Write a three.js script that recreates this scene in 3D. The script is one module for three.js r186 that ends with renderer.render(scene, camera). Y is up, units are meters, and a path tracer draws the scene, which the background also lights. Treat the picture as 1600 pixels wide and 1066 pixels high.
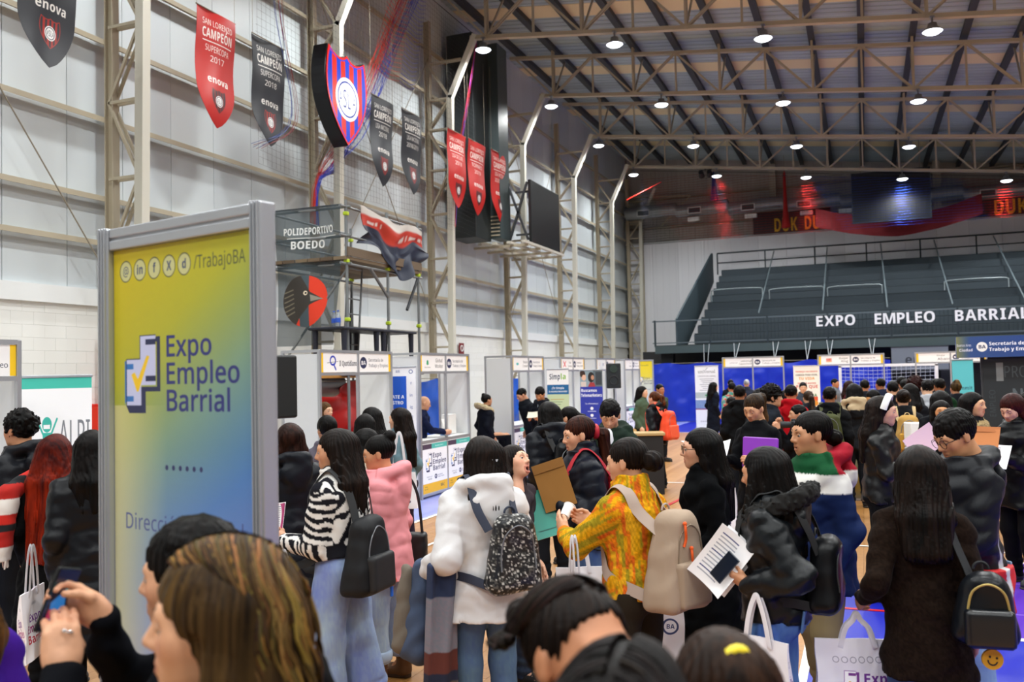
import * as THREE from 'three';
import { mergeGeometries } from 'three/addons/utils/BufferGeometryUtils.js';
import { RoundedBoxGeometry } from 'three/addons/geometries/RoundedBoxGeometry.js';
import { FontLoader } from 'three/addons/loaders/FontLoader.js';
import { TextGeometry } from 'three/addons/geometries/TextGeometry.js';

// ---------------------------------------------------------------- camera, light, exposure
const scene = new THREE.Scene();
const camera = new THREE.PerspectiveCamera(2 * Math.atan(533 / 1372) * 180 / Math.PI, 1600 / 1066, 0.1, 120);
camera.position.set(0, 2.06, 0);
camera.rotation.order = 'YXZ';
camera.rotation.set(0.03787, 0.38048, -0.02269);
camera.focus = 6.2;
camera.userData.fStop = 2.8;
const renderer = new THREE.WebGLRenderer({ antialias: true });
renderer.toneMapping = THREE.LinearToneMapping;
renderer.toneMappingExposure = 1.0;
renderer.shadowMap.enabled = true;
scene.background = new THREE.Color(0x05060a);
const LAMP_CD = 71, LAMP_COLOR = new THREE.Color().setRGB(0.975, 1.0, 0.985);

// ---------------------------------------------------------------- helpers
let seed = 12345;
const rnd = () => { seed = (seed * 1664525 + 1013904223) >>> 0; return seed / 4294967296; };
const rr = (a, b) => a + (b - a) * rnd();
const V = (x, y, z) => new THREE.Vector3(x, y, z);
const used = {};
const numbered = (n) => { used[n] = (used[n] ?? -1) + 1; return used[n] ? n + '_' + String(used[n]).padStart(3, '0') : n; };
const M = (hex, rough = 0.7, o = {}) => new THREE.MeshStandardMaterial({ color: hex, roughness: rough, ...o });
const shadow = (m) => { m.castShadow = m.receiveShadow = true; return m; };
function tag(o, label, category, group) { o.userData = { ...o.userData, label, category }; if (group) o.userData.group = group; return o; }
function thing(name, label, category, pos = [0, 0, 0], turn = 0, group) {
  const o = new THREE.Group(); o.name = numbered(name); o.position.set(...pos); o.rotation.y = turn;
  scene.add(o); return tag(o, label, category, group);
}
function struct(name, label) { const o = new THREE.Group(); o.name = numbered(name); o.userData = { kind: 'structure' }; if (label) o.userData.label = label; scene.add(o); return o; }
function part(parent, name, geo, mat, label, kind) {
  const m = shadow(new THREE.Mesh(Array.isArray(geo) ? merge(geo) : geo, mat));
  m.name = name; if (label) m.userData.label = label; if (kind) m.userData.kind = kind; parent.add(m); return m;
}
function single(name, label, category, geo, mat, group) {
  const m = shadow(new THREE.Mesh(Array.isArray(geo) ? merge(geo) : geo, mat));
  m.name = numbered(name); scene.add(m); return tag(m, label, category, group);
}
function merge(list) {
  const hasC = list.some((g) => g.attributes.color);
  return mergeGeometries(list.map((g) => {
    if (g.index) g = g.toNonIndexed();
    const n = g.attributes.position.count;
    if (!g.attributes.normal) g.computeVertexNormals();
    if (!g.attributes.uv) g.setAttribute('uv', new THREE.BufferAttribute(new Float32Array(n * 2), 2));
    if (hasC && !g.attributes.color) g.setAttribute('color', new THREE.BufferAttribute(new Float32Array(n * 3).fill(1), 3));
    const o = new THREE.BufferGeometry();
    for (const k of ['position', 'normal', 'uv', ...(hasC ? ['color'] : [])]) o.setAttribute(k, g.attributes[k]);
    return o;
  }));
}
const box = (w, h, d, x = 0, y = 0, z = 0) => new THREE.BoxGeometry(w, h, d).translate(x, y, z);
const rbox = (w, h, d, r, x = 0, y = 0, z = 0) => new RoundedBoxGeometry(w, h, d, 2, r).translate(x, y, z);
const _up = V(0, 1, 0);
function along(geo, a, b) { // geo runs along +y, centred; put it from a to b
  const d = b.clone().sub(a), q = new THREE.Quaternion().setFromUnitVectors(_up, d.clone().normalize());
  return geo.applyQuaternion(q).translate((a.x + b.x) / 2, (a.y + b.y) / 2, (a.z + b.z) / 2);
}
const P3 = (p) => (p.isVector3 ? p : V(...p));
const rod = (a, b, r, n = 8) => { a = P3(a); b = P3(b); return along(new THREE.CylinderGeometry(r, r, a.distanceTo(b), n), a, b); };
function bar(a, b, w, d, ref = V(0, 0, 1)) { // rectangular bar from a to b; d along ref
  a = P3(a); b = P3(b); const y = b.clone().sub(a), len = y.length(); y.normalize();
  const x = y.clone().cross(ref).normalize(), z = x.clone().cross(y);
  return new THREE.BoxGeometry(w, len, d).applyMatrix4(new THREE.Matrix4().makeBasis(x, y, z)).translate((a.x + b.x) / 2, (a.y + b.y) / 2, (a.z + b.z) / 2);
}
const tube = (pts, r, n = 24, s = 6) => new THREE.TubeGeometry(new THREE.CatmullRomCurve3(pts.map(P3)), n, r, s);
function paint(geo, c) { // constant vertex colour (linear)
  const n = geo.attributes.position.count, a = new Float32Array(n * 3);
  for (let i = 0; i < n; i++) a.set([c.r, c.g, c.b], i * 3);
  geo.setAttribute('color', new THREE.BufferAttribute(a, 3)); return geo;
}
const C = (hex) => new THREE.Color(hex);
function tex(w, h, fn, o = {}) {
  const c = document.createElement('canvas'); c.width = w; c.height = h;
  fn(c.getContext('2d'), w, h);
  const t = new THREE.CanvasTexture(c); t.colorSpace = o.linear ? THREE.NoColorSpace : THREE.SRGBColorSpace; t.anisotropy = 8;
  if (o.wrap) t.wrapS = t.wrapT = THREE.RepeatWrapping;
  return t;
}
function text(g, s, x, y, size, color, o = {}) {
  g.save(); g.font = (o.bold ? 'bold ' : '') + size + 'px ' + (o.font || 'sans-serif'); g.textAlign = o.align || 'center'; g.textBaseline = 'middle';
  g.translate(x, y); if (o.rot) g.rotate(o.rot);
  const k = o.fit ? Math.min(1, o.fit / g.measureText(s).width) : 1; g.scale((o.sx || 1) * k, o.keep ? 1 : 1);
  if (o.stroke) { g.strokeStyle = o.stroke; g.lineWidth = o.lw || 4; g.strokeText(s, 0, 0); }
  g.fillStyle = color; g.fillText(s, 0, 0); g.restore();
}
const fill = (g, c, x, y, w, h) => { g.fillStyle = c; g.fillRect(x, y, w, h); };
const shapeOf = (g, c, pts) => { g.fillStyle = c; g.beginPath(); pts.forEach((p, i) => (i ? g.lineTo(p[0], p[1]) : g.moveTo(p[0], p[1]))); g.closePath(); g.fill(); };
const disc = (g, c, x, y, r, ry = r) => { g.fillStyle = c; g.beginPath(); g.ellipse(x, y, r, ry, 0, 0, 7); g.fill(); };
const ring = (g, c, x, y, r, w) => { g.strokeStyle = c; g.lineWidth = w; g.beginPath(); g.ellipse(x, y, r, r, 0, 0, 7); g.stroke(); };
const stroke = (g, c, w, pts) => { g.strokeStyle = c; g.lineWidth = w; g.lineJoin = g.lineCap = 'round'; g.beginPath(); pts.forEach((p, i) => (i ? g.lineTo(p[0], p[1]) : g.moveTo(p[0], p[1]))); g.stroke(); };
// smooth value noise
const hash = (x, y, z) => { let h = (x * 374761393 + y * 668265263 + z * 1274126177) | 0; h = Math.imul(h ^ (h >>> 13), 1274126177); return ((h ^ (h >>> 16)) >>> 0) / 4294967296; };
const sm = (t) => t * t * (3 - 2 * t), mixf = (a, b, t) => a + (b - a) * t, clamp = (x, a, b) => (x < a ? a : x > b ? b : x);
function noise(x, y, z) {
  const i = Math.floor(x), j = Math.floor(y), k = Math.floor(z), u = sm(x - i), v = sm(y - j), w = sm(z - k);
  return mixf(mixf(mixf(hash(i, j, k), hash(i + 1, j, k), u), mixf(hash(i, j + 1, k), hash(i + 1, j + 1, k), u), v),
    mixf(mixf(hash(i, j, k + 1), hash(i + 1, j, k + 1), u), mixf(hash(i, j + 1, k + 1), hash(i + 1, j + 1, k + 1), u), v), w) * 2 - 1;
}
function noiseTex(size, fx, fy, lo, hi, tint = [1, 1, 1], seedz = 0) { // tiling grain, linear grey
  const d = new Uint8Array(size * size * 4);
  for (let y = 0; y < size; y++) for (let x = 0; x < size; x++) {
    const u = x / size * Math.PI * 2, v = y / size * Math.PI * 2;
    const n = 0.6 * noise(Math.cos(u) * fx + 9, Math.sin(u) * fx + Math.cos(v) * fy, Math.sin(v) * fy + seedz) + 0.4 * noise(Math.cos(u) * fx * 3, Math.sin(u) * fx * 3 + Math.cos(v) * fy * 3 + 7, Math.sin(v) * fy * 3 + seedz);
    const g = lo + (hi - lo) * (n * 0.5 + 0.5), i = (y * size + x) * 4;
    d[i] = 255 * clamp(g * tint[0], 0, 1); d[i + 1] = 255 * clamp(g * tint[1], 0, 1); d[i + 2] = 255 * clamp(g * tint[2], 0, 1); d[i + 3] = 255;
  }
  const t = new THREE.DataTexture(d, size, size); t.magFilter = THREE.LinearFilter; t.wrapS = t.wrapT = THREE.RepeatWrapping; t.needsUpdate = true; return t;
}
const ORD = ['first', 'second', 'third', 'fourth', 'fifth', 'sixth', 'seventh', 'eighth', 'ninth', 'tenth', 'eleventh', 'twelfth'];
const font = await new FontLoader().loadAsync('fonts/droid/droid_sans_bold.typeface.json');
// ---------------------------------------------------------------- the hall: frames every 5.92 m, left wall at x = -12
const W = -12, FZ = (k) => -11.22 - 5.916 * k;       // frame k stands at z = FZ(k)
const chordY = (x) => 11.85 - 0.122 * (x + 10.1);     // bottom chord of the trusses; the roof falls to the right
const roofY = (x) => chordY(x) + 1.62;
const steel = M(0xb3a892, 0.55), steelDark = M(0x8d8474, 0.6), cladMat = [0xcdd4d8, 0xc9d0d4, 0xd1d8db].map((c) => M(c, 0.42));
const concrete = M(0x6f6a62, 0.9), white = M(0xe8e8e6, 0.75);
const grainTex = noiseTex(256, 2.2, 9, 0.72, 1.0);

// floor: slab, wooden boards, painted zones, court lines
const floor = struct('floor');
part(floor, 'slab', box(32, 0.2, 66, 2, -0.125, -19), concrete);
{
  const tones = [[0.46, 0.21, 0.055], [0.50, 0.24, 0.07], [0.42, 0.185, 0.045], [0.53, 0.26, 0.085], [0.47, 0.22, 0.06]];
  const woodMats = tones.map((t) => { const m = new THREE.MeshPhysicalMaterial({ roughness: 0.38, clearcoat: 0.25, clearcoatRoughness: 0.3 }); m.color.setRGB(...t); m.map = grainTex; return m; });
  const pw = 0.125, pl = 2.2, boards = [];
  for (let i = 0; i < 128; i++) for (let j = -1; j < 14; j++) {
    const x = -5.95 + (i + 0.5) * pw, z = -29.2 + (j + 0.5) * pl + ((i * 7) % 5) * 0.42;
    const z0 = Math.max(-29.2, z - pl / 2), z1 = Math.min(0.6, z + pl / 2); if (z1 - z0 < 0.05) continue;
    boards.push({ x, z: (z0 + z1) / 2, l: z1 - z0, t: hash(i, j, 3) });
  }
  const near = (b) => { const a = Math.atan2(b.x, -b.z) * 180 / Math.PI; return (a < -54 || a > 9 || b.z > -3.6) ? 1e3 : Math.hypot(b.x, b.z); };
  boards.sort((a, b) => near(a) - near(b));
  const shared = {}, rest = [];
  boards.forEach((b, i) => {
    const v = Math.floor(b.t * 5);
    if (i < 290) {
      const key = b.l.toFixed(2); const g = shared[key] ??= (() => { const q = box(pw - 0.0025, 0.022, b.l - 0.003); const uv = q.attributes.uv; for (let k = 0; k < uv.count; k++) uv.setXY(k, uv.getX(k) * 0.25, uv.getY(k) * 1.1); return q; })();
      const m = part(floor, 'plank', g, woodMats[v]); m.position.set(b.x, -0.011, b.z);
    } else { const c = new THREE.Color().setRGB(...tones[v]); rest.push(paint(box(pw - 0.002, 0.022, b.l - 0.003, b.x, -0.011, b.z), c)); }
  });
  const rm = new THREE.MeshPhysicalMaterial({ roughness: 0.38, clearcoat: 0.25, clearcoatRoughness: 0.3, vertexColors: true });
  part(floor, 'plank_field', rest, rm, null, 'stuff');
  const blueF = M(0x1420a8, 0.35), purpleF = M(0x5a2fb0, 0.35), paleBlue = M(0x8f98d8, 0.35), lineM = M(0xf2f2ee, 0.4), redM = M(0xc01020, 0.4), lineDim = M(0x7d5bc4, 0.4);
  part(floor, 'painted_border', box(1.0, 0.006, 40, -6.47, 0, -20), paleBlue, 'pale blue painted strip in front of the booths');
  part(floor, 'painted_border', box(5.5, 0.006, 48, -9.75, -0.001, -22), M(0x9a8f7c, 0.6));
  part(floor, 'painted_border', box(16, 0.006, 6.2, 1.5, 0.001, -32.35), blueF, 'blue painted strip before the tarpaulins');
  part(floor, 'painted_zone', box(7, 0.004, 5.6, 3.05, 0.002, -6.05), blueF, 'blue painted court zone');
  part(floor, 'painted_zone', box(5.6, 0.004, 2.85, 3.75, 0.0045, -8.92), purpleF, 'purple painted court zone');
  const line = (x0, z0, x1, z1, w = 0.06, m = lineM) => { const L = Math.hypot(x1 - x0, z1 - z0); part(floor, 'court_line', box(w, 0.003, L).rotateY(Math.atan2(x1 - x0, z1 - z0)).translate((x0 + x1) / 2, 0.0075, (z0 + z1) / 2), m); };
  line(-5.95, -29.2, -5.95, 0.4); line(-5.95, -29.2, 9, -29.2); line(-0.45, -8.85, 0.95, -8.85); line(-0.45, -8.85, -0.45, -3.3); line(0.95, -10.35, 6.5, -10.35);
  line(0.95, -7.5, 6.5, -7.5, 0.07); line(-0.5, -8.05, 0.95, -8.05, 0.05, redM); line(-2.2, -10.88, 6, -10.88, 0.05); line(0.95, -9.37, 6.5, -9.37, 0.03, lineDim); line(0.95, -8.23, 6.5, -8.23, 0.03, lineDim);
  line(-3.7, -16.12, -1.2, -16.12); line(-2.87, -13.3, -2.77, -14.4, 0.06, redM); line(-4.99, -25.55, -4.5, -27.6); line(-4.99, -25.55, -4.2, -23.6); line(-4.2, -23.6, -1.5, -23.6);
  const arc = []; for (let i = 0; i <= 14; i++) { const a = 2.2 + i * 0.085; arc.push([-1.4 + 3.6 * Math.cos(a), -9.6 + 3.4 * Math.sin(a)]); }
  for (let i = 0; i < 14; i++) line(arc[i][0], arc[i][1], arc[i + 1][0], arc[i + 1][1], 0.05);
}
// left wall: block plinth, ledge, cladding panels, girts
const wallLeft = struct('wall_left');
{
  part(wallLeft, 'backing', box(0.2, 16, 62, W - 0.32, 8, -18), M(0x8a8c8c, 0.9));
  const bm = [0xeeeeea, 0xe9e9e5, 0xf1f1ee].map((c) => M(c, 0.7)), rest = [];
  const g = rbox(0.06, 0.198, 0.398, 0.004); let n = 0;
  for (let r = 0; r < 17; r++) for (let c = 0; c < 106; c++) {
    const y = 0.1 + r * 0.2, z = -4.7 - c * 0.4 - (r % 2) * 0.2, dx = (hash(r, c, 9) - 0.5) * 0.004;
    if (z < -47) continue;
    if (r >= 9 && z < -8 && n < 290) { n++; const m = part(wallLeft, 'block', g, bm[(r * 5 + c * 3) % 3]); m.position.set(W + dx, y, z); }
    else rest.push(box(0.06, 0.198, 0.398, W + dx, y, z));
  }
  part(wallLeft, 'block_field', rest, bm[0], null, 'stuff');
  part(wallLeft, 'block_wall', box(0.1, 3.4, 16, W - 0.02, 1.7, 3.4), bm[0]);
  part(wallLeft, 'ledge', box(0.16, 0.28, 60, W + 0.03, 3.5, -17.5), M(0xe8eaea, 0.6));
  for (let i = 0; i < 50; i++) { // cladding panels with recessed joints
    const z = 10.5 - (i + 0.5) * 1.17, gg = [box(0.08, 10.6, 1.158, W - 0.05, 8.95, z)];
    if (i % 9 > 5) for (let r = 0; r < 6; r++) gg.push(box(0.008, 5, 0.02, W - 0.01, 11.7, z - 0.48 + r * 0.19));
    part(wallLeft, 'cladding_panel', gg, cladMat[i % 3]);
  }
  for (const y of [4.45, 5.21, 6.56, 7.9, 9.22, 10.55, 11.9]) part(wallLeft, 'girt', [box(0.17, 0.02, 58, W + 0.11, y, -18), box(0.012, 0.085, 58, W + 0.19, y - 0.035, -18)], steel);
}
// lattice columns against the left wall, with the knee that carries each truss
const colPlace = ['behind the tall printed panel', 'behind the hanging club crest', 'beside the red pennants', 'behind the black screen', 'just past the black screen', 'second before the corner', 'in the hall corner'];
for (let k = -3; k <= 6; k++) {
  const z = FZ(k), t = struct('lattice_column', 'cream lattice steel column against the clad wall, ' + (colPlace[k] || 'behind the viewer'));
  const xo = W + 0.28, xi = (y) => W + 0.86 + 0.014 * y;
  part(t, 'outer_chord', [box(0.02, 12.6, 0.15, xo - 0.08, 6.3, z), box(0.02, 12.6, 0.15, xo + 0.08, 6.3, z), box(0.15, 12.6, 0.02, xo, 6.3, z)], steel);
  part(t, 'inner_chord', bar([xi(0), 0, z], [xi(10.28), 10.28, z], 0.17, 0.17), M(0xd3cfc2, 0.5));
  part(t, 'knee', bar([xi(10.28), 10.2, z], [-10.15, 11.95, z], 0.15, 0.17), M(0xd3cfc2, 0.5));
  const ys = [0.3, 1.55, 2.9, 4.2, 5.5, 6.8, 8.1, 9.3, 10.2, 11.3];
  for (let i = 0; i < ys.length; i++) {
    const y = ys[i], xe = y > 10.28 ? -10.6 : xi(y);
    part(t, 'strut', [bar([xo, y, z - 0.06], [xe, y, z - 0.06], 0.05, 0.04), bar([xo, y, z + 0.06], [xe, y, z + 0.06], 0.05, 0.04)], steel);
    if (i < ys.length - 1) { const up = i % 2 === 0, y2 = ys[i + 1], x2 = y2 > 10.28 ? -10.6 : xi(y2);
      part(t, 'diagonal', [-0.06, 0.06].map((o) => (up ? bar([xe, y, z + o], [xo, y2, z + o], 0.05, 0.04) : bar([xo, y, z + o], [x2, y2, z + o], 0.05, 0.04))), steel); }
  }
}
for (let i = 0; i < 6; i++) { // crossed tie cables on the wall
  const z0 = FZ(i - 1), z1 = FZ(i); if (i % 2) continue;
  const t = struct('wall_brace', 'thin crossed tie rods on the clad wall');
  part(t, 'tie_rod', [rod([W + 0.3, 3.7, z0], [W + 0.3, 11.5, z1], 0.012, 5)], steelDark); part(t, 'tie_rod', [rod([W + 0.3, 11.5, z0], [W + 0.3, 3.7, z1], 0.012, 5)], steelDark);
}
// roof: sheets, purlins
const ceiling = struct('ceiling');
{
  const ang = Math.atan(-0.122), sheetM = [0xaab8bd, 0xa3b0b5, 0xb0bec3].map((c) => M(c, 0.6)), tan = M(0xe6d2a6, 0.7);
  let idx = 0;
  for (let z = 11; z > -47.5; z -= 0.986) {
    const k = Math.round((z - 0.5 + 25.95) / 5.916 * 6), isTan = (((k % 6) + 6) % 6) === 0;
    const g = [box(27, 0.03, 0.975)];
    for (const o of [-0.32, 0, 0.32]) g.push(box(27, 0.03, 0.09, 0, -0.02, o));
    const s = part(ceiling, 'roof_sheet', isTan ? [box(27, 0.05, 0.975)] : g, isTan ? tan : sheetM[idx++ % 3]);
    s.rotation.z = ang; s.position.set(1.1, roofY(1.1) + 0.22, z - 0.493);
  }
  part(ceiling, 'roof_deck', box(29, 0.15, 62, 0, 0, 0).rotateZ(ang).translate(1.1, roofY(1.1) + 0.42, -18), concrete);
  for (let i = 0; i < 18; i++) { const x = -11.22 + i * 1.435; part(ceiling, 'purlin', [box(0.14, 0.2, 59, x, roofY(x) + 0.08, -18), box(0.2, 0.02, 59, x, roofY(x) - 0.02, -18)], M(0x3b3e42, 0.7)); }
}
// trusses with lamps
const lampSpots = [];
for (let k = -3; k <= 5; k++) {
  const z = FZ(k), t = struct('roof_truss', 'cream steel roof truss across the hall' + (k > 0 && ORD[k - 1] ? ', ' + ORD[k - 1] + ' counted from the viewer' : ''));
  const x0 = -11.4, x1 = 14.4, H = 1.37, cY = (x) => chordY(x), tY = (x) => chordY(x) + H;
  part(t, 'bottom_chord', [bar([-10.3, cY(-10.3), z], [x1, cY(x1), z], 0.11, 0.16)], steel);
  part(t, 'top_chord', [bar([x0, tY(x0), z], [x1, tY(x1), z], 0.1, 0.16)], steel);
  for (let i = 0; i < 9; i++) {
    const xb = -9.79 + 2.87 * i, xt = xb + 1.435, xt0 = xb - 1.435;
    part(t, 'post', [bar([xb, cY(xb), z - 0.07], [xb, tY(xb) + 0.3, z - 0.07], 0.07, 0.05), bar([xb, cY(xb), z + 0.07], [xb, tY(xb) + 0.3, z + 0.07], 0.07, 0.05)], steel);
    part(t, 'post', bar([xt, cY(xt), z], [xt, tY(xt), z], 0.06, 0.06), steel);
    part(t, 'diagonal', [-0.05, 0.05].map((o) => bar([xb, cY(xb), z + o], [xt, tY(xt), z + o], 0.055, 0.04)), steel);
    part(t, 'diagonal', [-0.05, 0.05].map((o) => bar([xb, cY(xb), z + o], [xt0, tY(xt0), z + o], 0.055, 0.04)), steel);
    part(t, 'fly_brace', bar([xb, cY(xb), z], [xb + 0.02, roofY(xb), z - 1.3], 0.05, 0.05), steel);
  }
  for (let i = 0; i < 6; i++) lampSpots.push([k, i, -9.85 + 3.88 * i, z]);
}
{
  const body = M(0x8e9094, 0.4, { metalness: 0.5 }), lens = new THREE.MeshStandardMaterial({ color: 0xffffff, emissive: 0xf4f8ff, emissiveIntensity: 6, roughness: 0.4 });
  const proto = new THREE.Group();
  part(proto, 'housing', new THREE.LatheGeometry([[0.001, 0.2], [0.1, 0.2], [0.12, 0.1], [0.2, 0.05], [0.235, 0]].map((p) => new THREE.Vector2(...p)), 20), body);
  part(proto, 'lens', new THREE.LatheGeometry([[0.001, -0.05], [0.15, -0.045], [0.215, 0.0], [0.2, 0.012], [0.001, 0.012]].map((p) => new THREE.Vector2(...p)), 20), lens);
  part(proto, 'hanger', [rod([0, 0.2, 0], [0, 0.36, 0], 0.025), box(0.1, 0.03, 0.12, 0, 0.36, 0)], body);
  const unseen = { '-3': 'last unseen truss', '-2': 'unseen truss behind the viewer', '-1': 'unseen truss over the viewer', 0: 'unseen truss over the printed panel' };
  const wx = ['beside the wall', 'second from the wall', 'third from the wall', 'fourth from the wall', 'fifth from the wall', 'sixth from the wall'];
  for (const [k, i, x, z] of lampSpots) {
    const o = proto.clone(); o.name = numbered('ceiling_lamp'); o.position.set(x, chordY(x) - 0.42, z + 0.14); scene.add(o);
    tag(o, 'white high bay lamp under the ' + (k > 0 ? ORD[k - 1] + ' truss, ' : unseen[k] + ', ') + wx[i], 'lamp', 'high bay lamps under the trusses');
    const s = new THREE.SpotLight(LAMP_COLOR, LAMP_CD * 1, 0, 1.42, 0.45, 2); s.position.set(x, chordY(x) - 0.5, z + 0.14); s.target.position.set(x, 0, z + 0.14);
    s.castShadow = true; s.shadow.radius = 12; s.name = 'lamp_light'; scene.add(s, s.target);
  }
}
// other walls
{
  const wr = struct('wall_right'); part(wr, 'wall_panel', box(0.2, 14, 60, 14.6, 7, -18), M(0x9a9a9a, 0.8));
  const wb = struct('wall_back'); part(wb, 'wall_panel', box(28, 16, 0.2, 1.2, 8, 11.2), M(0x9a9a9a, 0.8));
  const we = struct('wall_end');
  part(we, 'upper_wall', box(28, 16, 0.2, 1.2, 8, -47.75), M(0x77736c, 0.7));
  const em = [0xe6e6ec, 0xe1e1e7, 0xeaeaf0].map((c) => M(c, 0.55)), um = [0xa6a19a, 0xa09b94].map((c) => M(c, 0.6));
  for (let i = 0; i < 18; i++) {
    const x = -11.2 + i * 1.4; part(we, 'lower_panel', [box(1.39, 9, 0.3, x, 4.5, -47.3), ...[0, 1, 2, 3].map((r) => box(0.04, 9, 0.02, x - 0.52 + r * 0.35, 4.5, -47.14))], em[i % 3]);
    part(we, 'upper_panel', [box(1.39, 6, 0.06, x, 12, -47.6), ...[0, 1, 2, 3].map((r) => box(0.05, 6, 0.03, x - 0.5 + r * 0.34, 12, -47.56))], um[i % 2]);
  }
  part(we, 'coping', box(26, 0.08, 0.42, 1, 9.02, -47.3), M(0xb5b7ba, 0.5));
  for (const [y] of [[9.9], [11.45]]) part(we, 'girt', box(26, 0.08, 0.2, 1, y, -47.45), steelDark);
  for (const x of [-4.1, 3.6, 11]) part(we, 'wall_column', box(0.34, 14, 0.25, x, 7.2, -47.3), M(0xa79f90, 0.6));
  const ec = struct('lattice_column', 'pale lattice column on the end wall beside the corner');
  part(ec, 'chord', bar([-9.95 - 1.05, 0, -46.9], [-11.0, 11, -46.9], 0.14, 0.14), steel);
  for (let i = 0; i < 8; i++) part(ec, 'strut', bar([-11.7, 1 + i * 1.3, -46.9], [-11, 1 + i * 1.3, -46.9], 0.06, 0.06), steel);
  part(ec, 'end_tie', bar([-11.7, 11.6, -46.9], [-8.3, 11.4, -46.9], 0.07, 0.07), steel);
  part(ec, 'end_tie', bar([-9.9, 9.9, -46.9], [-8.3, 11.4, -46.9], 0.06, 0.06), steel);
}
// ---------------------------------------------------------------- printed graphics
const NAVY = '#1d2450', YEL = '#f6c915', TEAL = '#4fbfb2', PLUM = '#4a3a52';
function ballot(g, x, y, s, k = {}) { // voting-card emblem, s = height
  const q = (pts) => pts.map(([a, b]) => [x + a * s, y + b * s]), d = k.dark || NAVY, l = k.light || '#fff';
  shapeOf(g, k.mid || '#2f74c0', q([[0.02, 0.9], [0.02, 0.32], [0.09, 0.32], [0.09, 0.98], [0.36, 0.98], [0.36, 0.72], [0.1, 0.72]]));
  shapeOf(g, d, q([[0.32, 0.02], [0.66, 0.02], [0.66, 0.72], [0.4, 0.72], [0.4, 1.0], [0.1, 1.0], [0.04, 0.9], [0.3, 0.9], [0.3, 0.66], [0.6, 0.66], [0.6, 0.09]]));
  shapeOf(g, l, q([[0.3, 0], [0.58, 0], [0.58, 0.64], [0.32, 0.64], [0.32, 0.9], [0.05, 0.9], [0.05, 0.3], [0.3, 0.3]]));
  fill(g, d, x + 0.4 * s, y + 0.05 * s, 0.18 * s, 0.07 * s); fill(g, d, x + 0.4 * s, y + 0.52 * s, 0.18 * s, 0.07 * s);
  fill(g, k.mid || '#2f74c0', x + 0.02 * s, y + 0.36 * s, 0.16 * s, 0.07 * s); fill(g, k.mid || '#2f74c0', x + 0.02 * s, y + 0.78 * s, 0.16 * s, 0.07 * s);
  stroke(g, k.outline || d, 0.012 * s, q([[0.05, 0.9], [0.05, 0.3], [0.3, 0.3], [0.3, 0], [0.58, 0]]));
  shapeOf(g, YEL, q([[0.14, 0.5], [0.2, 0.47], [0.26, 0.56], [0.42, 0.26], [0.47, 0.27], [0.27, 0.72], [0.24, 0.72]]));
}
function expoLogo(g, x, y, s, col = NAVY, k = {}) { // emblem and the three words
  ballot(g, x, y, s, k);
  ['Expo', 'Empleo', 'Barrial'].forEach((w, i) => text(g, w, x + 0.74 * s, y + (0.16 + i * 0.34) * s, 0.36 * s, col, { align: 'left', sx: k.sx || 0.95, ...k.t }));
}
function baBadge(g, x, y, r, col = NAVY, ink = '#fff') { disc(g, col, x, y, r); text(g, 'BA', x, y, r * 0.95, ink, { bold: true, sx: 1.1 }); }
const secre = (g, x, y, s, col = '#2a2e40', bold) => { text(g, 'Secretaría de', x, y - s * 0.6, s, col, { align: 'left', bold }); text(g, 'Trabajo y Empleo', x, y + s * 0.6, s, col, { align: 'left', bold }); };
const alu = M(0xb9bcc2, 0.35, { metalness: 0.65 }), panelW = M(0xd9dbdc, 0.6), printMat = (t, r = 0.55) => new THREE.MeshStandardMaterial({ map: t, roughness: r });
const black = M(0x15161a, 0.6), darkGrey = M(0x33363b, 0.6);
const fasciaTex = (draw) => tex(640, 100, (g, w, h) => { fill(g, '#f7f7f8', 0, 0, w, h); fill(g, YEL, 0, 0, 20, h); fill(g, YEL, w - 20, 0, 20, h); draw(g, 40); baBadge(g, 372, 50, 32); secre(g, 420, 50, 25); });
const counterTex = tex(256, 256, (g) => {
  fill(g, '#fbfbfd', 0, 0, 256, 256); fill(g, PLUM, 0, 0, 92, 26); fill(g, TEAL, 92, 0, 164, 26); text(g, 'Buscamos talento', 172, 13, 11, '#e9ffff');
  expoLogo(g, 28, 48, 98, NAVY, { sx: 1.15, t: { bold: true } }); text(g, 'Gobierno de la', 66, 172, 9, '#777'); text(g, 'NACIÓN', 70, 184, 11, '#333'); baBadge(g, 132, 176, 13); secre(g, 150, 176, 9);
  fill(g, '#f3b914', 0, 206, 256, 50); text(g, 'Vamos', 30, 222, 9, '#333'); text(g, 'por más', 32, 234, 9, '#333'); text(g, 'BA', 196, 229, 22, NAVY, { bold: true }); text(g, 'C', 218, 229, 20, NAVY);
});
const counterMat = printMat(counterTex, 0.4);
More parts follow.
